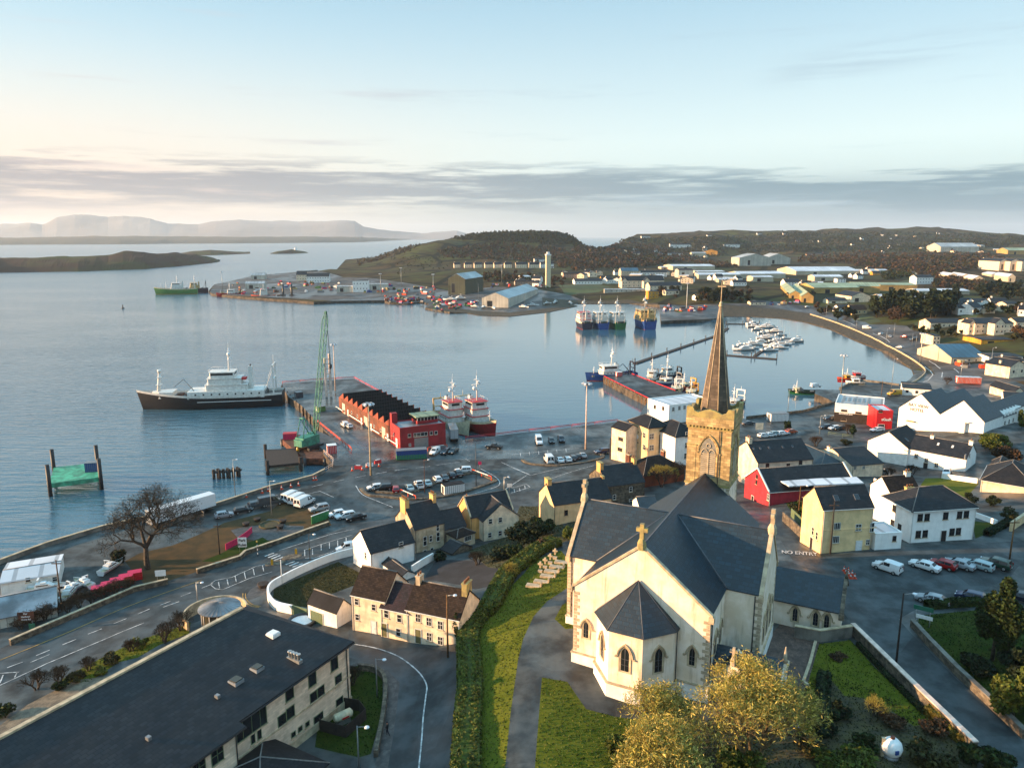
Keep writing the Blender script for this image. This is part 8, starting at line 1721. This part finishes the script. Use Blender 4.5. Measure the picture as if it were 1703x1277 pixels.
for i,(c,x,y,kd,pt)in enumerate(((R4,700,830,'hatch','white'),(R4,760,850,'saloon','silver'),(R4,860,850,'hatch','red'),(R4,930,870,'suv','grey'),(R3,700,640,'hatch','white'),(R3,850,655,'saloon','white'),(R3,900,640,'hatch','blue'),(R4,1290,1060,'hatch','silver'),(R4,1560,1060,'saloon','black'),(R8,1010,395,'hatch','blue'),(R8,860,625,'saloon','black'),(R8,890,640,'hatch','silver'),(R8,1270,640,'hatch','white'),(R8,800,640,'hatch','navy'),(R4,600,790,'van','white'),(R4,180,640,'hatch','white'))):car(kd,pt,c(x,y),30+i*47,'%s car %s'%(pt,('first in the ring road car park','second in the ring road car park','third in the ring road car park','nearest the posts of the ring road car park','left on the marina quay','middle on the marina quay','right on the marina quay','by the museum corner','before the white garages','beside the hotel gable','left behind the dark roofed house','right behind the dark roofed house','by the house with outside stairs','near the blue roofed hall','heading along the ring road','at the far end of the ring road')[i]),group='cars about the harbour town')
NW=('first','second','third','fourth','fifth','sixth','seventh','eighth','ninth','tenth','eleventh','twelfth','thirteenth','fourteenth')
hp=[far(R3,300,345,405,385,370,'w','white house left of the teal roofed block',8,9,ch=1),far(R3,690,735,412,392,380,'c','cream house right of the white house row',-15,10,None,'y',ch=1),far(R3,560,640,448,428,418,'i','white roofed shed between school and factory',8,16,None,'x','shed')]
RH=random.Random(21)
for c,x0,x1,y0,y1,n,ks,lb in((R3,400,840,395,470,13,(0,1,1,2),'in the cluster behind the school'),(R3,880,1160,435,480,6,(0,1,2),'between the steeple and the fish plant'),(R3,250,1000,190,285,9,(0,0,1),'in the trees on the wooded ridge'),(R4,480,760,380,450,8,(0,2),'at the edge of the brown woods'),(R4,1080,1500,205,262,12,(0,1,2),'round the hillside factories'),(R4,20,1100,125,260,12,(0,0,1),'scattered over the right hills'),(R4,1230,1690,655,720,8,(0,1,0),'in the gardens below the white terrace'),(R4,0,240,480,520,5,(2,0),'behind the blue roofed works'),(R4,1500,1700,1060,1150,4,(0,1),'beyond the ring road junction'),(R2,900,1120,345,400,5,(2,0),'left of the tall white tower'),(R2,1240,1560,320,385,6,(0,1),'right of the tall white tower'),(R4,700,1000,560,620,3,(2,),'above the dark grove')):
 for k in range(n):
  P=G(c(RH.uniform(x0,x1),0)[0],c(0,RH.uniform(y0,y1))[1]);q=RH.choice(ks);o=copy_tree(hp[q],(P[0],P[1],HZ(P[0],P[1])),math.radians(RH.uniform(-35,35)),'%s %s, %s of its cluster'%(('white house','cream gabled house','pale shed')[q],lb,NW[k]),scale=RH.uniform(.75,1.15));o['group']='buildings '+lb
P=G(*R2(1196,402));r=empty('tower',(P[0],P[1],HZ(P[0],P[1])),.2,'tall slender white tower above the boat shed','tower');q=MB();q.box(-2.6,2.6,-2.6,2.6,-1,36);q.build('shaft',m_['ship_cream'],r);q=MB();q.box(-3,3,-3,3,36.01,37.5);q.box(-1.5,1.5,-1.5,1.5,37.51,40);q.build('head',m_['white'],r)
yb_=house('boathouse','low white boathouse with rounded pale roof at the left edge','boathouse',S1(0,640),S1(365,560),S1(-60,600),5.6,3.2,.5,yaw=26,Ly=9,wall='plaster_white',roof='roof_white',over=.3,gut=None,wins=wn('F',S1,[(175,615),(343,610)],.8,.9))
house('workshop','grey corrugated shed with dark roof stripes behind the bare hedge','workshop',S1(-150,890),S1(330,735),None,5.2,3.4,1.6,yaw=30,Ly=9,wall='wall_sheet',roof='roof_flat',over=.2,gut=None)
for i,(px,s,an)in enumerate(((S1(520,660),.45,150),(S1(290,690),.5,20),(S1(440,720),.5,100),(S1(470,690),.45,60),(S1(700,560),.5,80))):P=G(*px);o=copy_tree(mbp,(P[0],P[1],HZ(P[0],P[1])+.5),math.radians(an),'small white boat laid up in the left yard, '+('nearest the spreading tree yard','beside the grey shed','behind the red boxes','left of the red boxes','by the tree')[i],scale=s)
for i,(x,y,s)in enumerate(((640,480,1.1),(690,475,1.2),(830,522,.8),(890,528,.8),(1062,522,1.0),(1112,512,.9),(1195,500,.7),(1240,492,.8),(1320,497,.7),(780,518,.7))):
 P=G(*R2(x,y));copy_tree(syp if i in(2,4)else mbp,(P[0],P[1],HZ(P[0],P[1])+.8),math.radians(170+37*i),'white boat laid up ashore round the pale boat shed, '+('first','second','third','fourth','fifth','sixth','seventh','eighth','ninth','tenth')[i]+' of the ten',scale=s)
bx=MB();bx.box(-2.2,2.2,-1.2,1.2,0,1.5);bx.box(-2.0,1.0,-1.0,1.0,1.501,2.6,1);bx=bx.build('gear_stack',[m_['red'],m_['rust']]);RG=random.Random(11);first=True;CM=['red','rust','pink','blue','orange','ship_tan','ship_green','metal_grey','white','timber_dark']
for c,x0,x1,y0,y1,n in((R2,275,600,455,492,46),(R2,540,800,490,535,38),(R2,150,560,395,450,34),(R1,1050,1650,425,482,60),(R2,850,1250,380,405,14),(R3,640,1000,620,665,18),(R3,1250,1600,590,612,10),(R6,400,900,870,960,0),(R8,1330,1560,20,45,6)):
 for k in range(n):
  P=G(c(RG.uniform(x0,x1),0)[0],c(0,RG.uniform(y0,y1))[1])
  if P[2]<1 or HZ(P[0],P[1])<1:continue
  o=bx if first else bx.copy()
  if not first:COL.objects.link(o)
  first=False;o.location=(P[0],P[1],HZ(P[0],P[1]));o.rotation_euler=(0,0,RG.uniform(0,3));s=RG.uniform(.5,1.2);o.scale=(s*RG.uniform(.6,1.6),s,s)
  for sl in o.material_slots:sl.link='OBJECT';sl.material=m_[RG.choice(CM)]
  lb='%s gear stack %s'%({'ship_tan':'tan','ship_green':'green','metal_grey':'grey','timber_dark':'dark timber','rust':'rusty brown'}.get(o.material_slots[0].material.name,o.material_slots[0].material.name),{275:'on the net storage quay',540:'on the spit before the pale boat shed',150:'behind the far quay offices',1050:'on the far peninsula',850:'on the field edge by the tower',640:'on the marina quay',1250:'by the ring road shore',1330:'near the ring road junction'}[x0]);tag(o,lb,'gear stack',lb+'s')
# vegetation
NPR=np.random.default_rng(4)
def cards(n,fn,s0,s1,up=.3,asp=1.6):
 """n small leaf quads; fn(n) -> centres (n,3)"""
 C_=fn(n);a=NPR.normal(size=(n,3));a[:,2]*=up+.4;a/=np.linalg.norm(a,axis=1)[:,None];b=NPR.normal(size=(n,3));b-=(a*b).sum(1)[:,None]*a;b/=np.linalg.norm(b,axis=1)[:,None];s=NPR.uniform(s0,s1,n)[:,None]/2
 return np.stack([C_-a*s*asp-b*s*.6,C_+a*s*asp*.2-b*s,C_+a*s*asp+b*s*.3,C_-a*s*.1+b*s],1)
def quads(name,Qs,mats_,parent=None,mi=None):
 n=len(Qs);me=bpy.data.meshes.new(name);me.vertices.add(n*4);me.vertices.foreach_set('co',Qs.reshape(-1));me.loops.add(n*4);me.loops.foreach_set('vertex_index',np.arange(n*4,dtype=np.int32));me.polygons.add(n);me.polygons.foreach_set('loop_start',np.arange(0,n*4,4,dtype=np.int32));me.polygons.foreach_set('loop_total',np.full(n,4,dtype=np.int32))
 for m in mats_:me.materials.append(m)
 me.polygons.foreach_set('material_index',(mi if mi is not None else NPR.integers(0,len(mats_),n)).astype(np.int32));me.update(calc_edges=True);o=bpy.data.objects.new(name,me);COL.objects.link(o);o.parent=parent;return o
def crownpts(rx,ry,rz,zc,lumps=9,shell=.55,seed=0):
 r=np.random.default_rng(seed);d=r.normal(size=(lumps,3));d/=np.linalg.norm(d,axis=1)[:,None];L=d*r.uniform(.35,.68,(lumps,1));R_=r.uniform(.26,.46,lumps)
 def f(n):
  k=NPR.integers(0,lumps,n);v=NPR.normal(size=(n,3));v/=np.linalg.norm(v,axis=1)[:,None];p=L[k]+v*(R_[k]*NPR.uniform(shell,1,n))[:,None];return p*(rx,ry,rz)+(0,0,zc)
 return f
LEAF={}
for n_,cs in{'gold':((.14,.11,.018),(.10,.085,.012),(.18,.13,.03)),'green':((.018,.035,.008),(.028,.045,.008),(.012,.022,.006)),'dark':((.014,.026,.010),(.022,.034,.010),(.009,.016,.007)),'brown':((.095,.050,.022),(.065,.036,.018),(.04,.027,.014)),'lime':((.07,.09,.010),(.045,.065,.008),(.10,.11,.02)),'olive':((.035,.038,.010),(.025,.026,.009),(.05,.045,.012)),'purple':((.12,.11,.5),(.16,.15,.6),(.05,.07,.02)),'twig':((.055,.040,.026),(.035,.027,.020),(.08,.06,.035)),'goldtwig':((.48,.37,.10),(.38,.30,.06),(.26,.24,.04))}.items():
 LEAF[n_]=[mat('leaf_%s_%d'%(n_,i),c,.8,.25,1.5,spec=.2)for i,c in enumerate(cs)]
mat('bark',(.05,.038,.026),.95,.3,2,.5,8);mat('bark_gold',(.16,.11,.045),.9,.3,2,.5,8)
def plant(px,kind,rx,rz,label,n=900,s=(.22,.45),name='shrub',cat='shrub',trunk=None,zc=None,ry=None,lumps=9,group=None,lift=0,seed=None):
 P=G(*px);r=empty(name,(P[0],P[1],HZ(P[0],P[1])+lift),0,label,cat,group);zc=zc if zc is not None else rz*.8
 quads('crown' if trunk else 'foliage',cards(n,crownpts(rx,ry or rx,rz,zc,lumps,.5,seed if seed is not None else int(px[0]*7+px[1])),*s),LEAF[kind],r)
 t=MB();h=zc*.8 if trunk else rz*.5;t.tube((0,0,-.3),(.05,0,h),trunk or.09,(trunk or.09)*.5,6)
 for k in range(4):a=k*1.6+px[0];t.tube((.03,0,h*.6),(rx*.5*math.cos(a),rx*.5*math.sin(a),zc+rz*.1),(trunk or.09)*.4,.02,4)
 t.build('trunk',m_['bark'],r);return r
def bare(px,H,spread,label,seed=1,r0=.3,tw='twig',bk='bark',depth=6,fork=3,name='bare_tree',up=.5,base=.3,stems=1,leaves=0,P=None,group=None):
 P=G(*px)if P is None else P;R_=random.Random(seed);root=empty(name,(P[0],P[1],HZ(P[0],P[1])),R_.uniform(0,6),label,'tree',group);t,l,w=MB(),MB(),[]
 def grow(p,d,L,r,k):
  q=p+d*L;mid=p.lerp(q,.5)+Vector((R_.uniform(-1,1),R_.uniform(-1,1),R_.uniform(-.3,.6)))*L*.09
  mb=t if k==0 else l
  if k<depth-1:mb.tube(p,mid,r,r*.85,5 if k<3 else 3,cap=False);mb.tube(mid,q,r*.85,r*.68,5 if k<3 else 3,cap=False)
  else:w.append((p,mid,q,r))
  if k>=depth:return
  for j in range(fork if k else fork+2):
   a=2*math.pi*(j+R_.random())/(fork if k else fork+2);s=spread*R_.uniform(.55,1.1);o=d.orthogonal().normalized();o=Matrix.Rotation(a,3,d)@o;nd=(d*(1-s*.35)+o*s+Vector((0,0,up*.25))).normalized();grow(q if j else q,nd,L*R_.uniform(.62,.84),r*.6,k+1)
 for s in range(stems):a=s*2.4;grow(Vector((0.15*math.cos(a)*(stems>1),.15*math.sin(a)*(stems>1),-.2)),Vector((math.cos(a)*.35*(stems>1),math.sin(a)*.35*(stems>1),1)).normalized(),H*base,r0,0)
 t.build('trunk',m_[bk],root);l.build('limbs',m_[bk],root)
 A=np.array([[tuple(a),tuple(b),tuple(c)]for a,b,c,r in w]);rr=np.array([max(r,.012)for*_,r in w])[:,None];Qs=[]
 for i0,i1 in((0,1),(1,2)):
  a,b=A[:,i0],A[:,i1];d=b-a;n=np.cross(d,NPR.normal(size=d.shape));n/=np.linalg.norm(n,axis=1)[:,None]+1e-9;m=np.cross(n,d);m/=np.linalg.norm(m,axis=1)[:,None]+1e-9
  for v in(n,m):Qs.append(np.stack([a-v*rr,b-v*rr*.6,b+v*rr*.6,a+v*rr],1))
 Qs=np.concatenate(Qs)
 if leaves:cen=A[NPR.integers(0,len(A),leaves),2];Qs=np.concatenate([Qs,cards(leaves,lambda n:cen+NPR.normal(size=(n,3))*.34,.045,.10,.3,5)])
 quads('twigs',Qs,LEAF[tw],root);return root
bare(S1(925,545),23,.85,'large spreading bare tree above the brown park by the shore road',4,.6,depth=7,fork=3,up=.35,base=.19,name='spreading_tree',leaves=6000)
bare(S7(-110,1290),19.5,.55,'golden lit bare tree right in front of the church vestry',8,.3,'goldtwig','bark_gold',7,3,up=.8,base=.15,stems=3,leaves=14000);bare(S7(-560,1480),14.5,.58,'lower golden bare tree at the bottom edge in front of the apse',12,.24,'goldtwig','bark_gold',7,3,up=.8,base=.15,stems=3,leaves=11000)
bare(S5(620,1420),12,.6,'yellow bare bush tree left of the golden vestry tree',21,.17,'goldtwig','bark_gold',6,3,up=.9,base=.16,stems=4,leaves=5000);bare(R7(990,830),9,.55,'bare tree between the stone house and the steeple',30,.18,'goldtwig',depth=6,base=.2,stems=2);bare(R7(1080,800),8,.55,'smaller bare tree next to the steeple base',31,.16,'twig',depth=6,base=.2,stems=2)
for i,(p,h,tw,lb)in enumerate(((S1(1030,1005),5,'twig','young bare tree on the verge left of the pavilion'),(S1(1130,930),5,'twig','slim bare tree on the verge nearest the pavilion'),(S1(820,1060),3,'brown','reddish bare bush on the verge'),(S1(550,1180),3.4,'twig','bare shrub tree beside the lower road'),(S1(370,1270),4.5,'twig','tall bare shrub at the lower left road'),(S1(230,1300),4.5,'twig','bare shrub at the left bottom of the road'),(S7(560,990),3.6,'goldtwig','golden willow bush in the middle of the garden lawn'),(S2(1560,420),4,'twig','small bare tree on the office lawn'),(R8(1075,640),4.5,'twig','round bare tree in front of the white house with stairs'),(R8(945,650),4,'brown','pinkish bare tree left of the white house with stairs'),(R8(530,480),5,'brown','brown bare shrubs by the inner quay lamp'),(R8(710,410),5,'brown','brown bare shrub before the harbour bar'),(R8(1270,130),5,'brown','dark bare bush at the ring road junction'),(S8(920,940),4,'twig','bare bush at the back yard edge'),(S8(1180,1040),4,'goldtwig','lit bare bush between yard and hedge'),(R4(1620,1065),9,'brown','round bare tree before the white garages'),(R4(1480,800),7,'goldtwig','golden bare tree in front of the villa'))):bare(p,h,.6,lb,40+i,.09+h*.012,tw,depth=5,base=.2,stems=3)
for i,x in enumerate(range(120,860,74)):bare(S1(x+10,925-(x-120)*.37),3.6+(i%3)*.6,.6,'bare hedgerow bush between the red boxes and the lower road, '+('first','second','third','fourth','fifth','sixth','seventh','eighth','ninth','tenth')[i]+' from the left',70+i,.1,'brown' if i%2 else 'twig',depth=5,base=.18,stems=4,group='hedgerow bushes',leaves=250)
for a in((S7(1190,700),'green',3.1,6.2,'tall dark conifer at the right edge of the corner lawn',12000,(.16,.36),'conifer','tree',.28,6.4),(S7(1110,760),'dark',2.4,1.6,'dark shrub mass under the tall conifer',2200,(.2,.4)),(S7(1310,790),'dark',2.6,2.4,'dark evergreen right of the tall conifer',2400,(.2,.4)),(S7(1300,1000),'lime',3.0,4.2,'bright lime green broadleaf tree at the right edge',6500,(.18,.36),'tree','tree',.2,3.4),(S7(1210,1290),'green',2.6,1.7,'green bush at the bottom right corner',2600,(.2,.4)),(S7(870,1260),'olive',2.6,1.2,'olive shrub right of the white tank',2200,(.15,.35)),(S7(500,1185),'green',1.5,1.2,'round bush left of the white tank',1400,(.15,.3)),(S7(400,1290),'lime',4.5,.9,'low mossy shrub bank along the bottom edge',3000,(.15,.35)),(S7(-150,1330),'lime',3,2.0,'leafy yellow green bush at the bottom under the golden trees',3000,(.18,.36)),(S5(420,1500),'lime',2.2,2.0,'leafy lime bush at the bottom edge in front of the apse',2600,(.18,.34)),(S7(370,1010),'dark',1.6,1.1,'dark shrub in the garden bed left of the golden willow',1400,(.15,.35)),(S7(300,1100),'dark',1.6,1.0,'low dark shrub behind the garden bed',1200,(.15,.35)),(S7(650,1040),'brown',1.6,.8,'rusty shrub under the golden willow',1000,(.15,.3)),(S7(880,1080),'brown',1.8,.8,'rusty bank shrub by the long wall',1100,(.15,.3)),(S7(200,1170),'olive',2.0,.9,'olive ground shrub beneath the golden tree',1200,(.15,.3)),(S7(140,1060),'purple',.5,.4,'clump of violet blue flowers by the golden tree',300,(.08,.16),'flowers','flowers'),(S7(1060,1230),'green',1.6,1.1,'green bush at the end of the long wall',1300,(.15,.3)),(S7(370,690),'brown',1.5,.25,'round brown heather patch on the garden lawn',700,(.1,.2)),(S8(1300,760),'dark',4.0,2.4,'large dark laurel in the scrub behind the cream wing',4200,(.2,.45)),(S8(1440,700),'green',3.0,2.4,'green bay bush below the yellow chimney cottage',3200,(.2,.4)),(S8(1080,900),'dark',3.2,1.7,'dark bush above the back yard',2200,(.2,.4)),(S8(1230,880),'green',2.4,1.5,'mid green bush above the back yard',1600,(.2,.4)),(S8(1420,830),'brown',2.4,1.2,'rusty bramble by the church hedge',1500,(.15,.3)),(S8(1640,740),'lime',1.8,1.4,'lit green bush at the top of the church hedge',1400,(.15,.3)),(S8(620,900),'dark',1.5,1.0,'dark ivy clump by the stone shed',900,(.15,.3)),(S4(640,380),'green',.9,2.4,'ivy mass hanging on the terrace gable',1500,(.12,.26)),(S4(700,240),'brown',1.6,1.3,'rusty bramble behind the ivy gable',1200,(.12,.26)),(S1(880,1035),'lime',1.5,.9,'sunlit hedge bush on the verge',900,(.12,.26)),(S1(700,1130),'olive',1.6,.9,'rounded heath bush on the verge',1000,(.12,.26)),(S1(620,1200),'lime',1.4,.7,'yellow green bush at the forecourt edge',800,(.12,.26)),(S1(480,1240),'olive',1.5,.8,'dark olive bush at the forecourt edge',900,(.12,.26)),(S1(380,1300),'green',1.4,.7,'green bush low on the left forecourt',800,(.12,.26)),(S2(0,560),'green',1.8,1.0,'bush at the left bottom edge of the forecourt',900,(.15,.3)),(S1(730,520),'dark',2.0,1.8,'dark evergreen under the spreading bare tree',1500,(.15,.35)),(R8(370,385),'green',1.6,2.2,'dark palm like shrub by the inner quay',900,(.2,.4)),(R8(425,850),'olive',2.2,1.6,'olive shrubs behind the lane wall',1800,(.15,.3)),(R8(470,870),'lime',1.6,1.4,'sunlit shrubs by the yellow house gable',1200,(.15,.3)),(R8(1520,500),'lime',5,3.0,'big yellow green bush right of the hotel',3600,(.25,.5)),(R8(1600,560),'brown',4.5,2.4,'rusty scrub bank right of the hotel',2600,(.25,.5)),(R8(1400,800),'dark',1.6,1.5,'dark round bush right of the large white house',1200,(.15,.3)),(R8(1530,815),'dark',1.8,1.4,'dark bush before the broad grey roof',1200,(.15,.3)),(R8(1620,890),'olive',2.4,1.3,'olive bush by the sunlit plaza wall',1600,(.15,.3)),(R8(960,690),'brown',2.2,.9,'brown low hedge in the middle garden',1300,(.15,.3)),(R8(700,470),'olive',2.4,1.0,'low shrubs by the green railing',1000,(.2,.35)),(R8(740,420),'green',1.2,2.4,'slim green shrub by the harbour bar',900,(.2,.35)),(R8(1690,380),'lime',2.0,3.6,'bright green tree at the right edge by the hotel wing',1600,(.2,.4))):plant(*a[:5],n=a[5],s=a[6],name=a[7]if len(a)>7 else 'shrub',cat=a[8]if len(a)>8 else 'shrub',trunk=a[9]if len(a)>9 else None,zc=a[10]if len(a)>10 else None)
def hedge(label,pts,w,h,kind,dens=60,s=(.14,.28),sm=False,z=None):
 if sm:pts=smooth_px(pts)
 P=resample([Vector((*G(*p)[:2],0))for p in pts],1.0);o=P[0].copy();o.z=HZ(o.x,o.y);r=empty('hedge',o,0,label,'hedge');Z=np.array([HZ(p.x,p.y)for p in P])-o.z;A=np.array([tuple(p-o)for p in P]);A[:,2]=Z;n=int(len(P)*dens)
 def f(k):
  i=NPR.integers(0,len(A)-1,k);t=NPR.random(k)[:,None];p=A[i]*(1-t)+A[i+1]*t;d=A[i+1]-A[i];nn=np.stack([-d[:,1],d[:,0],0*d[:,0]],1);nn/=np.linalg.norm(nn,axis=1)[:,None]+1e-9;th=NPR.uniform(0,math.pi,k);R2_=NPR.uniform(.86,1.04,k);cx=np.sign(np.cos(th))*np.abs(np.cos(th))**.5*w/2*R2_;cz=np.sin(th)**.5*h*R2_;bump_=np.array([.12*mnoise.noise(Vector((x*.5,y*.5,0)))for x,y in p[:,:2]]);return p+nn*cx[:,None]+np.stack([0*cz,0*cz,cz*(1+bump_)],1)
 quads('foliage',cards(n,f,*s),LEAF[kind],r);b=MB();W_=w*.88
 for i in range(len(A)-1):
  d=Vector(A[i+1]-A[i]);nn=Vector((-d.y,d.x,0)).normalized()*W_/2;a,c=Vector(A[i]),Vector(A[i+1]);up=Vector((0,0,h*.88));lo=Vector((0,0,-.2));b.poly([a-nn+up,c-nn+up,c+nn+up,a+nn+up]);b.poly([a+nn+lo,a+nn+up,c+nn+up,c+nn+lo]);b.poly([c-nn+lo,c-nn+up,a-nn+up,a-nn+lo])
 b.build('inner_growth',LEAF[kind][1],r);return r
hedge('long clipped hedge curving along the church lawn above the lane',[S8(1530,790),S8(1400,850),S8(1290,935),S8(1150,1050),S4(830,195),S4(745,275),S4(705,380),S4(712,520),S4(715,700),S4(700,900),S4(690,1200)],3.2,1.7,'lime',330,(.12,.26),True)
hedge('clipped dark hedge above the corner lawn',CR(S7,(835,425),(980,412),(1130,405)),1.2,1.2,'green',180);hedge('low dark hedge by the garden steps',CR(S7,(290,800),(280,1000),(270,1100)),1.5,1.3,'dark',200);hedge('dark hedge beside the house lawn',CR(R8,(1490,985),(1620,915)),1.2,1.1,'dark',150);hedge('weedy hedge along the foot of the big long wall',CR(S7,(470,620),(640,800),(830,990)),.6,.5,'dark',90)
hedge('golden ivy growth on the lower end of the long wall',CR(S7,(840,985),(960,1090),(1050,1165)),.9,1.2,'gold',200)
def proto(kind,H,n,s,sq=1.0):r=empty('tree',(0,0,0),0,'','tree');quads('crown',cards(n,crownpts(H*.42*sq,H*.42*sq,H*.42,H*.58,10,.4,int(H*10+n)),*s),LEAF[kind],r);t=MB();t.tube((0,0,-1),(0,0,H*.6),H*.025,H*.012,5);t.build('trunk',m_['bark'],r);return r
PT={'dark':proto('dark',13,420,(1.0,2.2)),'green':proto('olive',11,380,(.9,2.0)),'brown':proto('brown',10,420,(.5,1.3)),'pine':proto('dark',15,380,(.9,1.8),.55)};usedt=set()
def trees(c,x0,x1,y0,y1,n,kinds,label,smin=.6,smax=1.1):
 for k in range(n):
  P=G(c(RG.uniform(x0,x1),0)[0],c(0,RG.uniform(y0,y1))[1])
  if HZ(P[0],P[1])<1.5:continue
  kd=RG.choice(kinds);s=RG.uniform(smin,smax);L={'dark':'dark evergreen tree ','green':'olive green tree ','brown':'bare brown tree ','pine':'narrow dark conifer '}[kd]+label
  if kd not in usedt:usedt.add(kd);o=PT[kd];o.location=(P[0],P[1],HZ(P[0],P[1])-.3);o.rotation_euler.z=RG.uniform(0,6);o.scale=(s,s,s);tag(o,L,'tree','trees: '+L)
  else:o=copy_tree(PT[kd],(P[0],P[1],HZ(P[0],P[1])-.3),RG.uniform(0,6),L,scale=s);o['group']='trees: '+L
for a in((R4,640,1170,640,720,60,('dark','dark','green'),'in the dense grove above the ring road',.8,1.3),(R4,1170,1230,560,700,10,('pine','dark'),'beside the white terrace',.8,1.1),(R4,1380,1703,520,600,34,('dark','pine','green'),'in the belt behind the terraces',.8,1.2),(R3,850,1090,540,600,30,('brown','green','dark'),'by the shore left of the steeple',.7,1.1),(R3,1100,1230,500,600,14,('green','brown'),'by the shore right of the steeple',.5,.9),(R2,1200,1300,360,400,8,('brown',),'near the tall white tower',.6,1),(R3,600,740,520,575,12,('green','brown'),'round the yellow box building',.4,.8),(R4,390,520,690,740,7,('green','dark'),'round the white ring road house',.5,.8),(R4,240,400,620,690,10,('brown','green'),'below the cream shed',.4,.7),(R4,690,860,700,750,9,('brown',),'in front of the dark grove',.6,.9),(R4,1240,1703,660,700,14,('green','brown','dark'),'in the terrace gardens',.4,.7),(R4,930,1300,800,850,12,('green','dark'),'in the villa hedge',.3,.5),(R4,1630,1703,830,900,5,('green','brown'),'right of the villa',.5,.8),(R2,830,1200,330,372,26,('brown','brown','green'),'in the hollow below the round hill',.5,.9)):trees(*a)
def woods(name,areas,kinds,per=26):
 Qs,mi=[],[];ms=sum((LEAF[k]for k in kinds),[])
 for c,poly,n,h in areas:
  pl=CR(c,*poly);xs,ys=[p[0]for p in pl],[p[1]for p in pl];k=0;tries=0
  while k<n and tries<n*6:
   tries+=1;x,y=RG.uniform(min(xs),max(xs)),RG.uniform(min(ys),max(ys))
   if not inpoly(np.array([x]),np.array([y]),pl)[0]:continue
   P=G(x,y);z=HZ(P[0],P[1])
   if z<2.5 or P[1]<500:continue
   k+=1;H=h*RG.uniform(.5,1.15);Qs.append(cards(per,crownpts(H*.55,H*.55,H*.5,H*.45,5,.4,k),H*.16,H*.34)+np.array([P[0],P[1],z]));g=RG.randrange(len(kinds));mi.append(g*3+NPR.integers(0,3,per))
 o=quads(name,np.concatenate(Qs),ms,None,np.concatenate(mi));tag(o,{'winter_woods':'brown winter woodland covering the hills behind the town','evergreen_woods':'dark evergreen woods and gorse on the hills behind the town'}[name],'woodland',None,'stuff')
woods('winter_woods',[(R4,((150,280),(500,255),(900,262),(1500,270),(1703,330),(1500,360),(1180,395),(1100,430),(640,390),(430,330),(100,330)),1500,9),(R3,((0,215),(250,180),(560,200),(860,300),(700,330),(350,360),(0,380)),900,10),(R2,((560,200),(900,150),(1300,190),(1400,280),(1250,300),(1000,250),(640,240)),900,8),(R2,((10,290),(140,235),(300,190),(480,160),(420,200),(200,260),(60,300)),220,6),(R4,((1060,440),(1180,440),(1460,480),(1400,520),(1060,500)),260,7),(R3,((780,300),(1100,330),(1160,360),(900,350)),200,7),(R2,((840,330),(1240,350),(1230,370),(860,372)),130,5),(R4,((0,560),(60,500),(230,520),(220,600)),30,5)],('brown','twig','olive'))
woods('evergreen_woods',[(R2,((640,130),(760,95),(950,82),(1300,95),(1430,160),(1250,160),(900,145)),1300,7),(R3,((0,130),(110,195),(20,230)),120,8),(R3,((260,160),(480,155),(760,150),(1100,240),(1040,280),(640,330),(250,260)),900,8),(R3,((780,150),(1160,135),(1703,108),(1703,250),(1160,250)),900,7),(R4,((0,110),(450,115),(900,112),(1200,120),(1703,145),(1703,200),(1100,250),(300,250),(0,240)),2200,8),(R4,((700,400),(940,400),(930,430),(720,450)),130,7),(R2,((300,230),(620,225),(630,300),(350,330)),90,4)],('dark','olive','green'),22)
def grass():
 Qs,mi=[],[]
 for nm,m,poly in REG:
  if nm not in('church_lawn','garden_lawn','bank_lawn','office_lawn','verge','walled_lawn','scrub_ground','garden_soil'):continue
  A=np.array(poly);lo,hi=A.min(0),A.max(0);lo=np.maximum(lo,(-75,55));hi=np.minimum(hi,(75,200))
  if(hi<=lo).any():continue
  n=int(min(26000,(hi-lo).prod()*18));p=NPR.uniform(lo,hi,(n,2))+NPR.normal(size=(n,2))*.12;p=p[inpoly(p[:,0],p[:,1],poly)]
  if len(p)==0:continue
  den=np.array([mnoise.noise(Vector((x*.25,y*.25,1)))for x,y in p]);z=np.array([HZ(x,y)for x,y in p]);Qs.append(cards(len(p),lambda k:np.column_stack([p,z+.03]),.07,.19,2.0));k=0 if m in('lawn',)else(3 if m in('lawn_dark','verge')else 6);mi.append(k+NPR.integers(0,3,len(p)))
 o=quads('grass',np.concatenate(Qs),LEAF['lime']+LEAF['green']+LEAF['olive'],None,np.concatenate(mi));tag(o,'short grass and weeds growing on the lawns','grass',None,'stuff')
grass()
# air between here and the mountains
hz=MB();hz.box(-29000,29000,-27500,28500,-3,480);hz=hz.build('haze',mat('haze',(1,1,1)));hz['kind']='stuff';hz['label']='thin pale sea haze over the bay'
m=m_['haze'];nt=m.node_tree;nt.nodes.clear();pv=N('ShaderNodeVolumePrincipled');pv.inputs['Color'].default_value=(.74,.87,1,1);pv.inputs['Density'].default_value=.000045;pv.inputs['Anisotropy'].default_value=.2;mo=N('ShaderNodeOutputMaterial');LK(pv.outputs[0],mo.inputs['Volume'])
